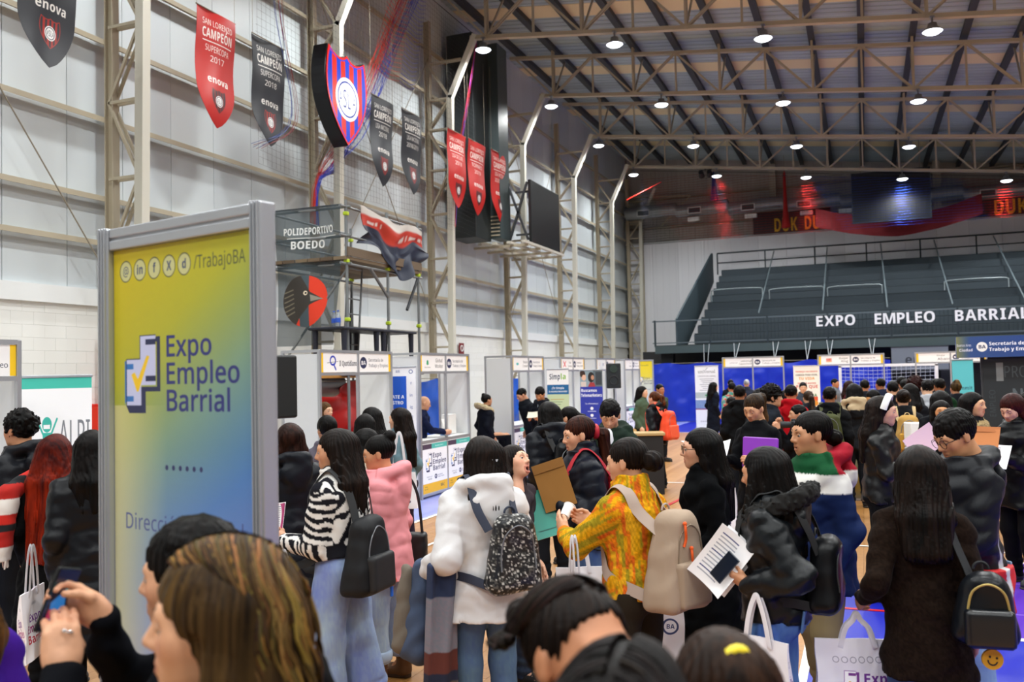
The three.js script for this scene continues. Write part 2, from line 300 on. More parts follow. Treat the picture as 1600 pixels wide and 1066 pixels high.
// ---------------------------------------------------------------- exhibition booths (front plane at local z = 0, width along +x)
function booth(pos, turn, label, draw, o = {}) {
  const t = thing('exhibition_booth', label, 'booth', pos, turn), L = o.L ?? 1.95, h = 2.46, D = o.D ?? 0.6;
  const post = (x, z) => part(t, 'post', [rbox(0.045, h, 0.045, 0.008, x, h / 2, z), box(0.05, 0.02, 0.05, x, 0.01, z)], alu);
  for (const x of o.posts ?? [0, L / 2, L]) post(x, 0);
  if (o.side !== false) { post(0, -D); part(t, 'side_panel', box(0.014, h - 0.12, D - 0.04, 0, h / 2, -D / 2), panelW); part(t, 'side_rail', box(0.04, 0.04, D, 0, h - 0.02, -D / 2), alu); part(t, 'side_rail', box(0.04, 0.04, D, 0, 0.06, -D / 2), alu); }
  const fm = printMat(fasciaTex(draw));
  part(t, 'fascia', box(L - 0.05, 0.27, 0.014, L / 2, h - 0.18, 0), fm);
  for (const y of [0.02, 0.34]) part(t, 'header_rail', box(L, 0.04, 0.04, L / 2, h - y, 0), alu);
  if (o.back !== false) { post(L, -D); part(t, 'side_panel', box(0.014, h - 0.12, D - 0.04, L, h / 2, -D / 2), panelW); part(t, 'side_rail', box(0.04, 0.04, D, L, h - 0.02, -D / 2), alu); }
  if (o.counter !== false) for (const k of [0, 1]) {
    const c = part(t, 'counter', box(L / 2 - 0.05, 0.86, 0.02, L * (0.25 + 0.5 * k), 0.5, 0.005), panelW); part(c, 'printed_front', box(L / 2 - 0.06, 0.82, 0.004, L * (0.25 + 0.5 * k), 0.5, 0.018), counterMat);
    for (const y of [0.955, 0.06]) part(c, 'counter_rail', box(L / 2 - 0.03, 0.04, 0.05, L * (0.25 + 0.5 * k), y, 0), alu);
    part(c, 'counter_top', box(L / 2 - 0.02, 0.025, D - 0.05, L * (0.25 + 0.5 * k), 0.965, -D / 2), white);
  }
  return t;
}
const T2 = (a, b, s = 30) => (g, x) => { text(g, a, x + 190, b ? 32 : 50, s, '#33384e', { align: 'center', fit: 150, bold: true }); if (b) text(g, b, x + 190, 66, s, '#33384e', { fit: 150, bold: true }); };
const E = Math.PI / 2, BX = -6.9;
booth([BX, 0, -3.6], E, 'white booth at the near end of the row, its sign ending in Empleo', T2('Programas', '', 30), { D: 0.7, counter: false });
booth([BX, 0, -10.15], E, 'white booth with a red cloth behind and a Q emblem on its sign', (g, x) => { ring(g, '#2236b8', x + 60, 40, 22, 9); stroke(g, '#2236b8', 9, [[x + 66, 58], [x + 84, 86]]); stroke(g, '#444', 2, [[x + 12, 52], [x + 105, 44]]); text(g, 'Il Quotidiano', x + 192, 54, 40, '#262a38', { fit: 156, bold: true }); });
booth([BX, 0, -13.05], E, 'white booth with two printed counter fronts and a Global Worker sign', (g, x) => { shapeOf(g, '#2f9e6a', [[x + 50, 30], [x + 66, 56], [x + 34, 56]]); disc(g, '#2f9e6a', x + 50, 46, 12, 16); text(g, 'Global Worker', x + 50, 76, 12, '#555'); text(g, 'Global', x + 196, 32, 32, '#333'); text(g, 'Worker', x + 196, 68, 32, '#333'); });
booth([BX, 0, -17.2], E, 'white booth where two young men in black fill in forms', (g, x) => { disc(g, '#5bb', x + 60, 50, 24, 10); text(g, 'Estudio', x + 220, 34, 28, '#333'); text(g, 'Contable', x + 220, 66, 28, '#333'); });
booth([BX, 0, -20.4], E, 'white booth behind the green and white pull-up banner, its sign marked with a red cross', (g, x) => { stroke(g, '#d33', 12, [[x + 30, 26], [x + 90, 74]]); stroke(g, '#d33', 12, [[x + 90, 26], [x + 30, 74]]); text(g, 'Casa', x + 200, 34, 28, '#333'); text(g, 'Comidas', x + 200, 66, 28, '#333'); });
booth([BX, 0, -23.5], E, 'white booth beside the blue telemarketing banner, its sign marked with three letters', (g, x) => { text(g, '//', x + 60, 50, 50, '#b33'); text(g, 'RAC', x + 190, 50, 44, '#44507a'); });
booth([BX, 0, -26.6], E, 'white booth at the far end of the side row, next to the yellow stand', (g, x) => { text(g, 'Tel', x + 190, 34, 28, '#333'); text(g, 'Ventas', x + 190, 66, 28, '#333'); });
const FAR = { side: false, back: false, counter: false, D: 0.5 };
booth([-4.4, 0, -30], 0, 'open booth frame before the blue tarpaulin beside the leafy pull-up banner', (g, x) => { text(g, 'uniVersal', x + 70, 54, 22, '#778'); text(g, 'universal', x + 210, 34, 30, '#333'); text(g, 'Capacitación', x + 210, 66, 30, '#333', { fit: 160 }); }, FAR);
booth([-1.37, 0, -30], 0, 'open booth frame with a round burger mark on its sign', (g, x) => { fill(g, '#d8442a', x + 34, 30, 56, 12); fill(g, '#d8442a', x + 34, 46, 56, 12); fill(g, '#e79a2a', x + 34, 62, 56, 10); text(g, 'Burger', x + 210, 30, 30, '#444'); text(g, 'King', x + 220, 66, 36, '#333'); }, FAR);
booth([1.49, 0, -30], 0, 'open booth frame in front of the goal with a Grupo Abans sign', (g, x) => { text(g, 'Grupo', x + 190, 28, 26, '#555'); text(g, 'Abans', x + 220, 66, 44, '#334'); }, FAR);

// ---------------------------------------------------------------- pull-up banners
function rollup(pos, turn, label, w, h, t, tilt = 0) {
  const o = thing('roll_up_banner', label, 'banner', pos, turn); o.rotation.order = 'YXZ'; o.rotation.x = -tilt;
  part(o, 'base', rbox(w + 0.04, 0.08, 0.2, 0.02, 0, 0.04, 0), alu); part(o, 'printed_sheet', box(w, h - 0.1, 0.004, 0, h / 2 + 0.04, 0), printMat(t));
  part(o, 'top_rail', rbox(w + 0.02, 0.03, 0.025, 0.008, 0, h - 0.005, 0), alu); part(o, 'pole', rod([0, 0.05, -0.06], [0, h - 0.02, -0.02], 0.012), alu);
  return o;
}
rollup([-7.72, 0, -6.65], 0.75, 'white and turquoise pull-up banner with a small raised-arms figure reading ALPI', 0.66, 2.15, tex(330, 1060, (g, w, h) => {
  fill(g, '#fcfcfd', 0, 0, w, h); fill(g, '#45c4b0', 0, 0, w, 62); g.save(); g.translate(-6, -232); g.scale(1, 1.85); disc(g, '#39b8a8', 128, 262, 22); shapeOf(g, '#39b8a8', [[108, 285], [150, 285], [146, 350], [156, 390], [100, 390], [112, 350]]); stroke(g, '#39b8a8', 7, [[112, 292], [84, 250]]); stroke(g, '#39b8a8', 7, [[146, 292], [174, 246]]);
  fill(g, '#fcfcfd', 112, 262, 30, 12); g.restore(); text(g, 'ALPI', 250, 310, 215, '#7c8086', { fit: 148 }); fill(g, '#45c4b0', 0, 400, w, 92); text(g, 'FUNDACIÓN', 165, 446, 84, '#eafaf7', { fit: 300 }); text(g, 'DE REHABILITACIÓN', 165, 530, 30, '#777', { fit: 300 }); text(g, 'Centro de día', 165, 600, 26, '#888'); fill(g, '#39b8a8', 0, 980, w, 80);
}));
rollup([-6.98, 0, -12.45], 0.15, 'blue pull-up banner reading equipo between two booths', 0.62, 2.22, tex(256, 900, (g, w, h) => {
  fill(g, '#f7f8fb', 0, 0, w, h); fill(g, '#1558c8', 0, 60, 190, 780); text(g, 'RR', 130, 28, 26, '#2b3d8c'); ring(g, '#2b3d8c', 222, 30, 12, 4); for (let i = 0; i < 4; i++) text(g, ['f', 'in', 'ig', 'web'][i], 222, 110 + i * 80, 26, '#2b3d8c', { rot: i === 3 ? -1.5 : 0 });
  text(g, 'SUMATE A', 96, 200, 32, '#fff', { bold: true }); text(g, 'NUESTRO', 96, 240, 32, '#fff', { bold: true }); text(g, 'EQUIPO', 96, 300, 44, '#ff7a4d', { bold: true }); text(g, 'TU¡', 50, 345, 44, '#ff7a4d', { bold: true }); stroke(g, '#fff', 5, [[120, 400], [140, 380], [160, 400]]); stroke(g, '#fff', 5, [[120, 430], [140, 410], [160, 430]]); stroke(g, '#fff', 5, [[40, 470], [70, 470], [70, 500]]);
}));
rollup([-5.95, 0, -17.4], 0.1, 'white, blue and pale green pull-up banner reading Simpla', 0.46, 2.15, tex(256, 1024, (g, w, h) => {
  fill(g, '#fff', 0, 0, w, 190); text(g, 'Simp', 92, 76, 80, '#25304f', { bold: true, fit: 130 }); text(g, 'la', 194, 76, 80, '#8fc24a', { bold: true }); fill(g, '#17669f', 0, 160, w, 100); text(g, '¡Te Simpla', 128, 194, 30, '#fff', { bold: true }); text(g, 'la estamos buscando!', 128, 230, 26, '#fff', { bold: true, fit: 220 }); fill(g, '#cfe0b4', 0, 260, w, 764);
  for (let i = 0; i < 9; i++) fill(g, i % 3 ? '#8aa172' : '#c99b3a', 40, 310 + i * 26, 160 - (i % 4) * 22, 6); stroke(g, '#778', 4, [[200, 470], [225, 440], [215, 500]]); fill(g, '#6fc59a', 0, 560, w, 90); fill(g, '#e9f1da', 0, 650, w, 374);
}));
rollup([-5.78, 0, -19.25], 0.1, 'royal blue pull-up banner with a photo strip of headset workers reading Buscamos Telemarketers', 0.52, 2.12, tex(256, 1024, (g, w, h) => {
  fill(g, '#2b37a4', 0, 0, w, h); fill(g, '#8fa3ad', 0, 0, w, 190); fill(g, '#5f6d74', 150, 0, 106, 190); disc(g, '#e7b79c', 42, 70, 26, 44); disc(g, '#3a231c', 30, 40, 32, 40); disc(g, '#e7b79c', 46, 84, 24, 34); fill(g, '#d9c9bf', 10, 130, 60, 60); disc(g, '#1c1414', 128, 80, 36, 60); disc(g, '#c99273', 144, 84, 18, 28); shapeOf(g, '#a8363a', [[90, 190], [112, 140], [160, 140], [176, 190]]); fill(g, '#3a3f45', 178, 20, 70, 150);
  text(g, 'Buscamos', 100, 232, 48, '#fff', { bold: true, fit: 180 }); text(g, 'Telemarketers', 128, 288, 48, '#fff', { bold: true, fit: 240 }); text(g, 'Te ofrecemos:', 128, 385, 24, '#fff'); for (let i = 0; i < 4; i++) { disc(g, '#fff', 128, 440 + i * 80, 18); fill(g, '#dfe3ff', 80, 470 + i * 80, 96, 6); }
}));
rollup([-5.05, 0, -30.6], 0, 'white pull-up banner with green leaves and blue water print before the tarpaulin', 0.8, 2.2, tex(256, 720, (g, w, h) => {
  fill(g, '#f4f5f6', 0, 0, w, h); text(g, 'uniVersal', 128, 66, 50, '#333', { fit: 190, font: 'serif' }); stroke(g, '#333', 4, [[120, 40], [140, 20]]); text(g, 'CAPACITACIÓN LABORAL', 128, 120, 22, '#555', { fit: 200 }); for (let i = 0; i < 7; i++) fill(g, '#8b8f96', 50 + (i % 3) * 16, 150 + i * 22, 156 - (i % 3) * 32, 6);
  fill(g, '#b9c4c2', 0, 310, w, 70); for (let i = 0; i < 14; i++) disc(g, i % 3 ? '#3c9a58' : '#7fbf6a', 120 + hash(i, 1, 1) * 140, 340 + hash(i, 2, 1) * 60, 16, 10); fill(g, '#2a5ea8', 0, 400, w, 100); for (let i = 0; i < 8; i++) stroke(g, '#cfe2f5', 4, [[0, 410 + i * 12], [80, 402 + i * 13], [160, 416 + i * 11], [256, 404 + i * 12]]); fill(g, '#8c4a78', 0, 500, w, 14); text(g, '5', 196, 570, 70, '#a83a52'); text(g, 'años', 200, 610, 22, '#a83a52'); text(g, 'o-o-n', 80, 650, 26, '#333');
}));
rollup([-1.72, 0, -29.6], 0, 'white pull-up banner with stacked orange, black and green slogan lines', 0.8, 2.12, tex(256, 680, (g, w, h) => {
  fill(g, '#f4f2ea', 0, 0, w, h); const L = [['TRABAJÁ HACIENDO', '#c8442f', 24], ['COMIDA PARA VIVIR,', '#3a2a22', 26], ['TU VIDA', '#e0932a', 40], ['EMPEZÁ AHORA', '#c8442f', 24], ['PARA QUE', '#c8442f', 46], ['SEA A TU', '#3a2a22', 24], ['MANERA', '#1f7a48', 46]];
  let y = 60; for (const [s, c, z] of L) { text(g, s, 128, y, z, c, { bold: true, fit: 216 }); y += z + 12; } fill(g, '#d8542f', 100, 330, 130, 46); disc(g, '#e0932a', 165, 400, 70, 40); fill(g, '#1f7a48', 60, 430, 130, 16); fill(g, '#c8442f', 0, 620, w, 60);
}));
rollup([1.72, 0, -18.4], 0.1, 'narrow turquoise pull-up banner leaning beside the dark backdrop', 0.36, 2.15, tex(128, 760, (g, w, h) => { fill(g, '#5fc4cc', 0, 0, w, h); text(g, 'Summit', 64, 196, 34, '#235d70', { bold: true, fit: 110 }); text(g, 'Brand', 52, 300, 34, '#235d70', { bold: true, fit: 96 }); }), 0.03);

// ---------------------------------------------------------------- the tall printed panel in front, and the yellow one far away
const standTex = (dots) => tex(640, 1976, (g, w, h) => {
  const gr = g.createLinearGradient(0, 0, w * 0.95, h * 0.5); gr.addColorStop(0, '#d0b800'); gr.addColorStop(0.28, '#b6b32a'); gr.addColorStop(0.5, '#7fa08a'); gr.addColorStop(0.72, '#4a7fc0'); gr.addColorStop(1, '#6f86d0'); g.fillStyle = gr; g.fillRect(0, 0, w, h);
  const g2 = g.createLinearGradient(0, h * 0.28, 0, h * 0.62); g2.addColorStop(0, 'rgba(150,160,215,0)'); g2.addColorStop(1, 'rgba(140,158,222,0.9)'); g.fillStyle = g2; g.fillRect(0, 0, w, h);
  const g3 = g.createLinearGradient(0, 0, w * 0.4, 0); g3.addColorStop(0, 'rgba(214,206,150,0.85)'); g3.addColorStop(1, 'rgba(214,206,150,0)'); g.fillStyle = g3; g.fillRect(0, h * 0.22, w, h * 0.78);
  ['@', 'in', 'f', 'X', 'd'].forEach((s, i) => { const x = 62 + i * 70, y = 62; disc(g, '#c9c78c', x, y, 29); ring(g, '#4c4d3a', x, y, 29, 3); text(g, s, x, y, 36, '#34406a', { bold: s !== '@' }); });
  text(g, '/TrabajoBA', 384, 62, 50, '#4a5038', { align: 'left', fit: 220 });
  g.save(); g.scale(1.28, 1); expoLogo(g, 38, 244, 212, '#2b2f78', { light: '#c9cdf0', sx: 1.0, t: { stroke: '#2b2f78', lw: 2.5, fit: 290 } }); g.restore();
  for (let i = 0; i < 6; i++) disc(g, '#23285e', 255 + i * 31, 600, 7); text(g, 'Dirección General', 320, 752, 60, '#4b5790', { sx: 1.2, fit: 450 }); text(g, 'de Empleo', 320, 830, 60, '#4b5790');
});
{
  const a = V(-2.45, 0, -2.335), b = V(-1.68, 0, -2.18), L = a.distanceTo(b), t = thing('printed_panel', 'tall yellow and blue printed panel in a ribbed aluminium frame, reading Expo Empleo Barrial', 'panel', [-2.45, 0, -2.335], Math.atan2(0.16, 0.8) * -1);
  const h = 2.6, prof = (x, w) => { const g = [rbox(w, h, 0.06, 0.008, x, h / 2, 0)]; for (const o of [-0.3, 0, 0.3]) g.push(rbox(w * 0.14, h, 0.074, 0.004, x + o * w, h / 2, 0)); return g; };
  part(t, 'post', prof(0, 0.055), alu); part(t, 'post', prof(L, 0.048), alu);
  part(t, 'rail', [rbox(L - 0.06, 0.034, 0.05, 0.006, L / 2, h - 0.02, 0), rbox(L - 0.06, 0.034, 0.05, 0.006, L / 2, h - 0.062, 0), box(L - 0.06, 0.06, 0.03, L / 2, h - 0.04, 0)], alu); part(t, 'rail', rbox(L - 0.06, 0.07, 0.05, 0.006, L / 2, 0.05, 0), alu);
  part(t, 'printed_sheet', box(L - 0.06, 2.44, 0.012, L / 2, 1.3, 0), printMat(standTex(), 0.45)); part(t, 'foot', [box(0.1, 0.012, 0.5, 0, 0.006, 0), box(0.1, 0.012, 0.5, L, 0.006, 0)], alu);
}
{
  const t = thing('printed_panel', 'yellow topped white panel reading Expo Empleo Barrial beside the blue tarpaulin, far down the row', 'panel', [-6.97, 0, -29.5], 0.1);
  part(t, 'post', box(0.05, 2.45, 0.05, -0.3, 1.225, 0), alu); part(t, 'post', box(0.05, 2.45, 0.05, 0.3, 1.225, 0), alu); part(t, 'rail', [box(0.6, 0.05, 0.05, 0, 2.43, 0), box(0.6, 0.05, 0.05, 0, 0.04, 0)], alu);
  part(t, 'printed_sheet', box(0.56, 2.36, 0.012, 0, 1.22, 0), printMat(tex(200, 840, (g, w, h) => { const gr = g.createLinearGradient(0, 0, 0, 500); gr.addColorStop(0, '#f5dc1e'); gr.addColorStop(0.38, '#f0dd48'); gr.addColorStop(0.46, '#dfe2cf'); gr.addColorStop(1, '#c9d6ea'); g.fillStyle = gr; g.fillRect(0, 0, w, h); text(g, '/TrabajoBA', 100, 50, 22, '#665'); expoLogo(g, 26, 190, 92, NAVY, { sx: 1 }); text(g, 'Dirección General', 100, 340, 18, '#667'); })));
}

// ---------------------------------------------------------------- pennants and club crest on the left wall
const RED = '#d01c12', BLUE = '#1b3ec4';
function crestPrint(g, x, y, s, a = RED, b = '#16233f', letters = true) {
  g.save(); g.beginPath(); const o = (p) => [x + p[0] * s, y + p[1] * s]; const pts = crestOutline().map(([px, py]) => o([px, 1 - py])); pts.forEach((p, i) => (i ? g.lineTo(...p) : g.moveTo(...p))); g.closePath(); g.clip();
  fill(g, b, x, y, s, s * 1.1); for (let i = 0; i < 4; i++) fill(g, a, x + s * (0.19 + i * 0.17), y, s * 0.09, s * 1.1); g.strokeStyle = a; g.lineWidth = s * 0.06; g.stroke(); g.restore();
  disc(g, '#f4f4f4', x + s * 0.5, y + s * 0.5, s * 0.235, s * 0.235); ring(g, b, x + s * 0.5, y + s * 0.5, s * 0.185, s * 0.022);
  if (letters) ['A', 'S', 'L', 'A'].forEach((c, i) => text(g, c, x + s * (0.385 + i * 0.078), y + s * 0.5, s * (i === 1 || i === 2 ? 0.27 : 0.2), b, { sx: 0.5 }));
}
function crestOutline() { // unit square, y up: scalloped top, pointed foot
  const p = [], q = (a, b, c, n) => { for (let i = 0; i < n; i++) { const t = i / n; p.push([mixf(mixf(a[0], b[0], t), mixf(b[0], c[0], t), t), mixf(mixf(a[1], b[1], t), mixf(b[1], c[1], t), t)]); } };
  q([0.12, 1], [0.34, 0.86], [0.5, 0.98], 8); q([0.5, 0.98], [0.66, 0.86], [0.88, 1], 8); q([0.88, 1], [0.99, 0.66], [0.88, 0.42], 8); q([0.88, 0.42], [0.78, 0.2], [0.5, 0], 10); q([0.5, 0], [0.22, 0.2], [0.12, 0.42], 10); q([0.12, 0.42], [0.01, 0.66], [0.12, 1], 8);
  return p;
}
function pennantTex(base, ink, lines) {
  return tex(256, 560, (g, w, h) => {
    fill(g, base, 0, 0, w, h); text(g, 'SAN LORENZO', 132, 60, 40, ink, { fit: 190 }); text(g, 'CAMPEÓN', 132, 112, 62, ink, { bold: true, fit: 192 }); fill(g, ink, 40, 148, 184, 5);
    lines.forEach((s, i) => text(g, s, 132, 182 + i * 48, 42, ink, { fit: 150 })); text(g, 'enova', 136, 330, 50, ink, { bold: true, fit: 170 }); crestPrint(g, 76, 372, 116, base === '#23242c' ? '#a8231a' : '#7a1a18', base === '#23242c' ? '#23242c' : '#3a1a24');
  });
}
function pennant(z0, z1, yTop, yTip, label, base, lines) {
  const w = Math.abs(z1 - z0), h = yTop - yTip, nx = 10, ny = 26, pos = [], uv = [], idx = [];
  const half = (v) => (v < 0.66 ? 0.5 : 0.5 * Math.pow(Math.max(0, 1 - Math.pow((v - 0.66) / 0.34, 1.7)), 0.75));
  for (const side of [0, 1]) for (let j = 0; j <= ny; j++) for (let i = 0; i <= nx; i++) {
    const v = j / ny, u = (i / nx - 0.5) * 2 * half(v), bulge = 0.03 * Math.sin(u * 5 + v * 3) + 0.02 * Math.sin(v * 9 + z0) + 0.05 * (v - 0.5) * u;
    pos.push(bulge - side * 0.008, -v * h, -u * w); uv.push(u + 0.5, 1 - v);
  }
  const N = (nx + 1) * (ny + 1);
  for (let s = 0; s < 2; s++) for (let j = 0; j < ny; j++) for (let i = 0; i < nx; i++) { const a = s * N + j * (nx + 1) + i, b = a + nx + 1; if (s === 0) idx.push(a, b, a + 1, a + 1, b, b + 1); else idx.push(a, a + 1, b, a + 1, b + 1, b); }
  const g = new THREE.BufferGeometry(); g.setAttribute('position', new THREE.Float32BufferAttribute(pos, 3)); g.setAttribute('uv', new THREE.Float32BufferAttribute(uv, 2)); g.setIndex(idx); g.computeVertexNormals();
  const t = thing('pennant', label, 'pennant', [-10.6, yTop, (z0 + z1) / 2]);
  part(t, 'cloth', g, printMat(pennantTex(base, '#f2efe9', lines), 0.38)); part(t, 'top_rod', rod([0, 0.005, w / 2 + 0.02], [0, 0.005, -w / 2 - 0.02], 0.012), steelDark);
  part(t, 'cord', [rod([0, 0, w / 2], [0, 2.6, w / 2], 0.004, 4), rod([0, 0, -w / 2], [0, 2.6, -w / 2], 0.004, 4)], steelDark);
}
const DK = '#23242c', RD = '#c3160c';
pennant(-8.55, -9.5, 8.72, 6.56, 'black pennant cut by the top of the picture, at the near end of the row', DK, ['LIGA NACIONAL', '2016']);
pennant(-12.03, -13.02, 8.66, 6.58, 'glossy red champion pennant of Supercopa 2017, hanging alone before the black ones', RD, ['SUPERCOPA', '2017']);
pennant(-13.54, -14.52, 8.68, 6.6, 'black champion pennant of Supercopa 2018, just before the club crest', DK, ['SUPERCOPA', '2018']);
pennant(-17.88, -18.9, 8.78, 6.65, 'black pennant just past the club crest, partly behind the blue and red netting', DK, ['LIGA NACIONAL', '2018']);
pennant(-19.38, -20.4, 8.85, 6.73, 'black pennant dated 2018/2019 between the netting and the lattice column', DK, ['LIGA NACIONAL', '2018/2019']);
pennant(-22.03, -23.2, 9.02, 6.84, 'red pennant next to the lattice column, first of the three far red ones', RD, ['LIGA DE CLUBES', '2018']);
pennant(-23.4, -24.6, 9.06, 6.85, 'red pennant hanging in the middle of the three far red ones', RD, ['TORNEO', '2019']);
pennant(-25.12, -26.32, 9.14, 6.9, 'red pennant hanging over the tall dark box, last of the row', RD, ['LIGA NACIONAL', '2020/2021']);
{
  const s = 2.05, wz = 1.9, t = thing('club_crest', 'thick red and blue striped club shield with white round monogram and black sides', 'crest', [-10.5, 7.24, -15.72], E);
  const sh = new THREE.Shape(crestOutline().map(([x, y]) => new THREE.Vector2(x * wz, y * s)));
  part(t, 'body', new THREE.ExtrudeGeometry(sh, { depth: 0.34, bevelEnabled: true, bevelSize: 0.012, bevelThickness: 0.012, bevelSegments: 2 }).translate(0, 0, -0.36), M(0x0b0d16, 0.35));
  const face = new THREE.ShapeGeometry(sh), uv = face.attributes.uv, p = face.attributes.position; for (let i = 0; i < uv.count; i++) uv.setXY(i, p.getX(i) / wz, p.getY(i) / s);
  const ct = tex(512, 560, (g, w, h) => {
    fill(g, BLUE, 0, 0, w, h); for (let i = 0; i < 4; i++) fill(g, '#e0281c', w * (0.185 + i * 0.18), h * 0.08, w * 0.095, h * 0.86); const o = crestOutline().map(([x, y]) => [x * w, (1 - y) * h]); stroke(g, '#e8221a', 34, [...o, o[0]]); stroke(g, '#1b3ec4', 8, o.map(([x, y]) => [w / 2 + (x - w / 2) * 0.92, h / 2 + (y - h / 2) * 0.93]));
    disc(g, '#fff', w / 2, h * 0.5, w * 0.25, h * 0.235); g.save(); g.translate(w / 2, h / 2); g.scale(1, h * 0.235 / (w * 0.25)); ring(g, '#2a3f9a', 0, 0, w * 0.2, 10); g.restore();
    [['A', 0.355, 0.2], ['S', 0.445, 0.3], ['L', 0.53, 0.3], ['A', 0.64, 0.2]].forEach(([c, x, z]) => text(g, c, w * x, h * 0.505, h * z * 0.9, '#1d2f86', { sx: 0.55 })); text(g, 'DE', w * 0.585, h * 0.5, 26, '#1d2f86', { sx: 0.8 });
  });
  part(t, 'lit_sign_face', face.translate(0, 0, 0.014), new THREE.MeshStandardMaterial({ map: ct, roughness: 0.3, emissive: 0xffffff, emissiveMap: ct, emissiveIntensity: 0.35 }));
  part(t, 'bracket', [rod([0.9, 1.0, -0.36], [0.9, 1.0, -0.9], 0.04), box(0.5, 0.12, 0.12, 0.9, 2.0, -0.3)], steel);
}
// tall dark box, the screen on its shelf
{
  const t = thing('tall_cabinet', 'tall dark steel box hanging behind the red pennants', 'cabinet');
  part(t, 'case', rbox(0.9, 6.4, 1.2, 0.03, -11.35, 9.5, -25.1), M(0x272d2e, 0.45)); part(t, 'side_plate', box(0.35, 6.3, 0.8, -10.75, 9.55, -26.1), M(0x3f4a4c, 0.4)); part(t, 'grille', [0, 1, 2, 3, 4, 5].map((i) => box(0.5, 0.04, 0.02, -10.85, 6.5 + i * 0.12, -25.68)), steel);
  const s = thing('led_screen', 'large black rectangular screen standing on a steel shelf on the wall', 'screen');
  part(s, 'display', rbox(0.1, 2.05, 2.85, 0.02, -9.85, 7.33, -27.85), M(0x101416, 0.35)); part(s, 'back_frame', [0, 1, 2, 3].map((i) => box(0.5, 0.06, 0.06, -10.15, 6.6 + (i % 2) * 1.4, -26.6 - Math.floor(i / 2) * 2.4)).concat([bar([-9.95, 6.4, -26.5], [-10.6, 8.2, -26.5], 0.07, 0.07), bar([-9.95, 8.3, -26.5], [-10.6, 6.4, -26.5], 0.07, 0.07), box(0.07, 2, 0.07, -10.6, 7.3, -26.5), box(0.07, 2, 0.07, -10.6, 7.3, -29.1)]), darkGrey);
  const sh = thing('steel_shelf', 'pale steel shelf carrying the large black screen', 'shelf');
  for (let i = 0; i < 4; i++) part(sh, 'beam', box(0.12, 0.08, 3.9, -11.3 + i * 0.5, 6.24, -27.6), M(0xc9c5b8, 0.5)); for (let i = 0; i < 4; i++) part(sh, 'cross_beam', box(1.9, 0.07, 0.08, -10.7, 6.17, -26 - i * 1.1), steel);
}
// ---------------------------------------------------------------- scaffold with printed mesh, tables on it, tarpaulin
{
  const t = thing('scaffold_tower', 'grey tube scaffold tower with a plank deck and ladder behind the first booths', 'scaffold'), X0 = -10.1, X1 = -8.5, Z0 = -13.4, Z1 = -16.1, tb = M(0x84888a, 0.4, { metalness: 0.5 }), clampM = M(0xb7cf2a, 0.5);
  for (const [x, z] of [[X0, Z0], [X1, Z0], [X0, Z1], [X1, Z1], [X1, -14.85]]) { const p = part(t, 'standard', rod([x, 0, z], [x, 5.25, z], 0.028), tb); part(p, 'coupler', [2.2, 3.1, 4.15, 5.0].map((y) => rbox(0.09, 0.07, 0.09, 0.02, x, y, z)), clampM); }
  for (const y of [2.12, 4.1, 4.6, 5.12]) { part(t, 'ledger', rod([X0 - 0.3, y, Z0], [X1 + 0.1, y, Z0], 0.024), tb); part(t, 'ledger', rod([X1, y, Z0 + 0.2], [X1, y, Z1 - 0.15], 0.024), tb); part(t, 'ledger', rod([X0, y, Z0], [X0, y, Z1], 0.024), tb); }
  for (let i = 0; i < 6; i++) part(t, 'plank', box(0.25, 0.06, 2.9, X0 + 0.16 + i * 0.27, 4.2, -14.75), M([0x6d5b47, 0x5c4c3b, 0x776650][i % 3], 0.8));
  part(t, 'toe_board', box(0.03, 0.16, 2.8, X1 + 0.05, 4.32, -14.75), M(0x6a5a48, 0.8));
  for (let i = 0; i < 5; i++) part(t, 'plank', box(0.3, 0.05, 2.9, X0 + 0.2 + i * 0.31, 2.16, -14.75), M(0x5c5045, 0.8));
  part(t, 'brace', rod([X1, 3.6, -14.85], [X1, 4.1, -14.2], 0.03), tb); part(t, 'brace', rod([X1, 3.4, Z1 + 0.5], [X1, 4.1, Z1], 0.03), darkGrey); part(t, 'brace', rod([X0, 2.1, Z0], [X1, 4.0, Z0], 0.022), tb); part(t, 'brace', rod([X1, 2.2, Z0], [X0, 4.0, Z1], 0.02), darkGrey);
  const l = part(t, 'ladder', [rod([-9.0, 2.2, -14.0], [-9.0, 4.3, -14.25], 0.02), rod([-9.0, 2.2, -14.5], [-9.0, 4.3, -14.75], 0.02)], tb); for (let i = 0; i < 7; i++) part(l, 'rung', rod([-9, 2.4 + i * 0.29, -14.03 - i * 0.035], [-9, 2.4 + i * 0.29, -14.53 - i * 0.035], 0.014), tb);
}
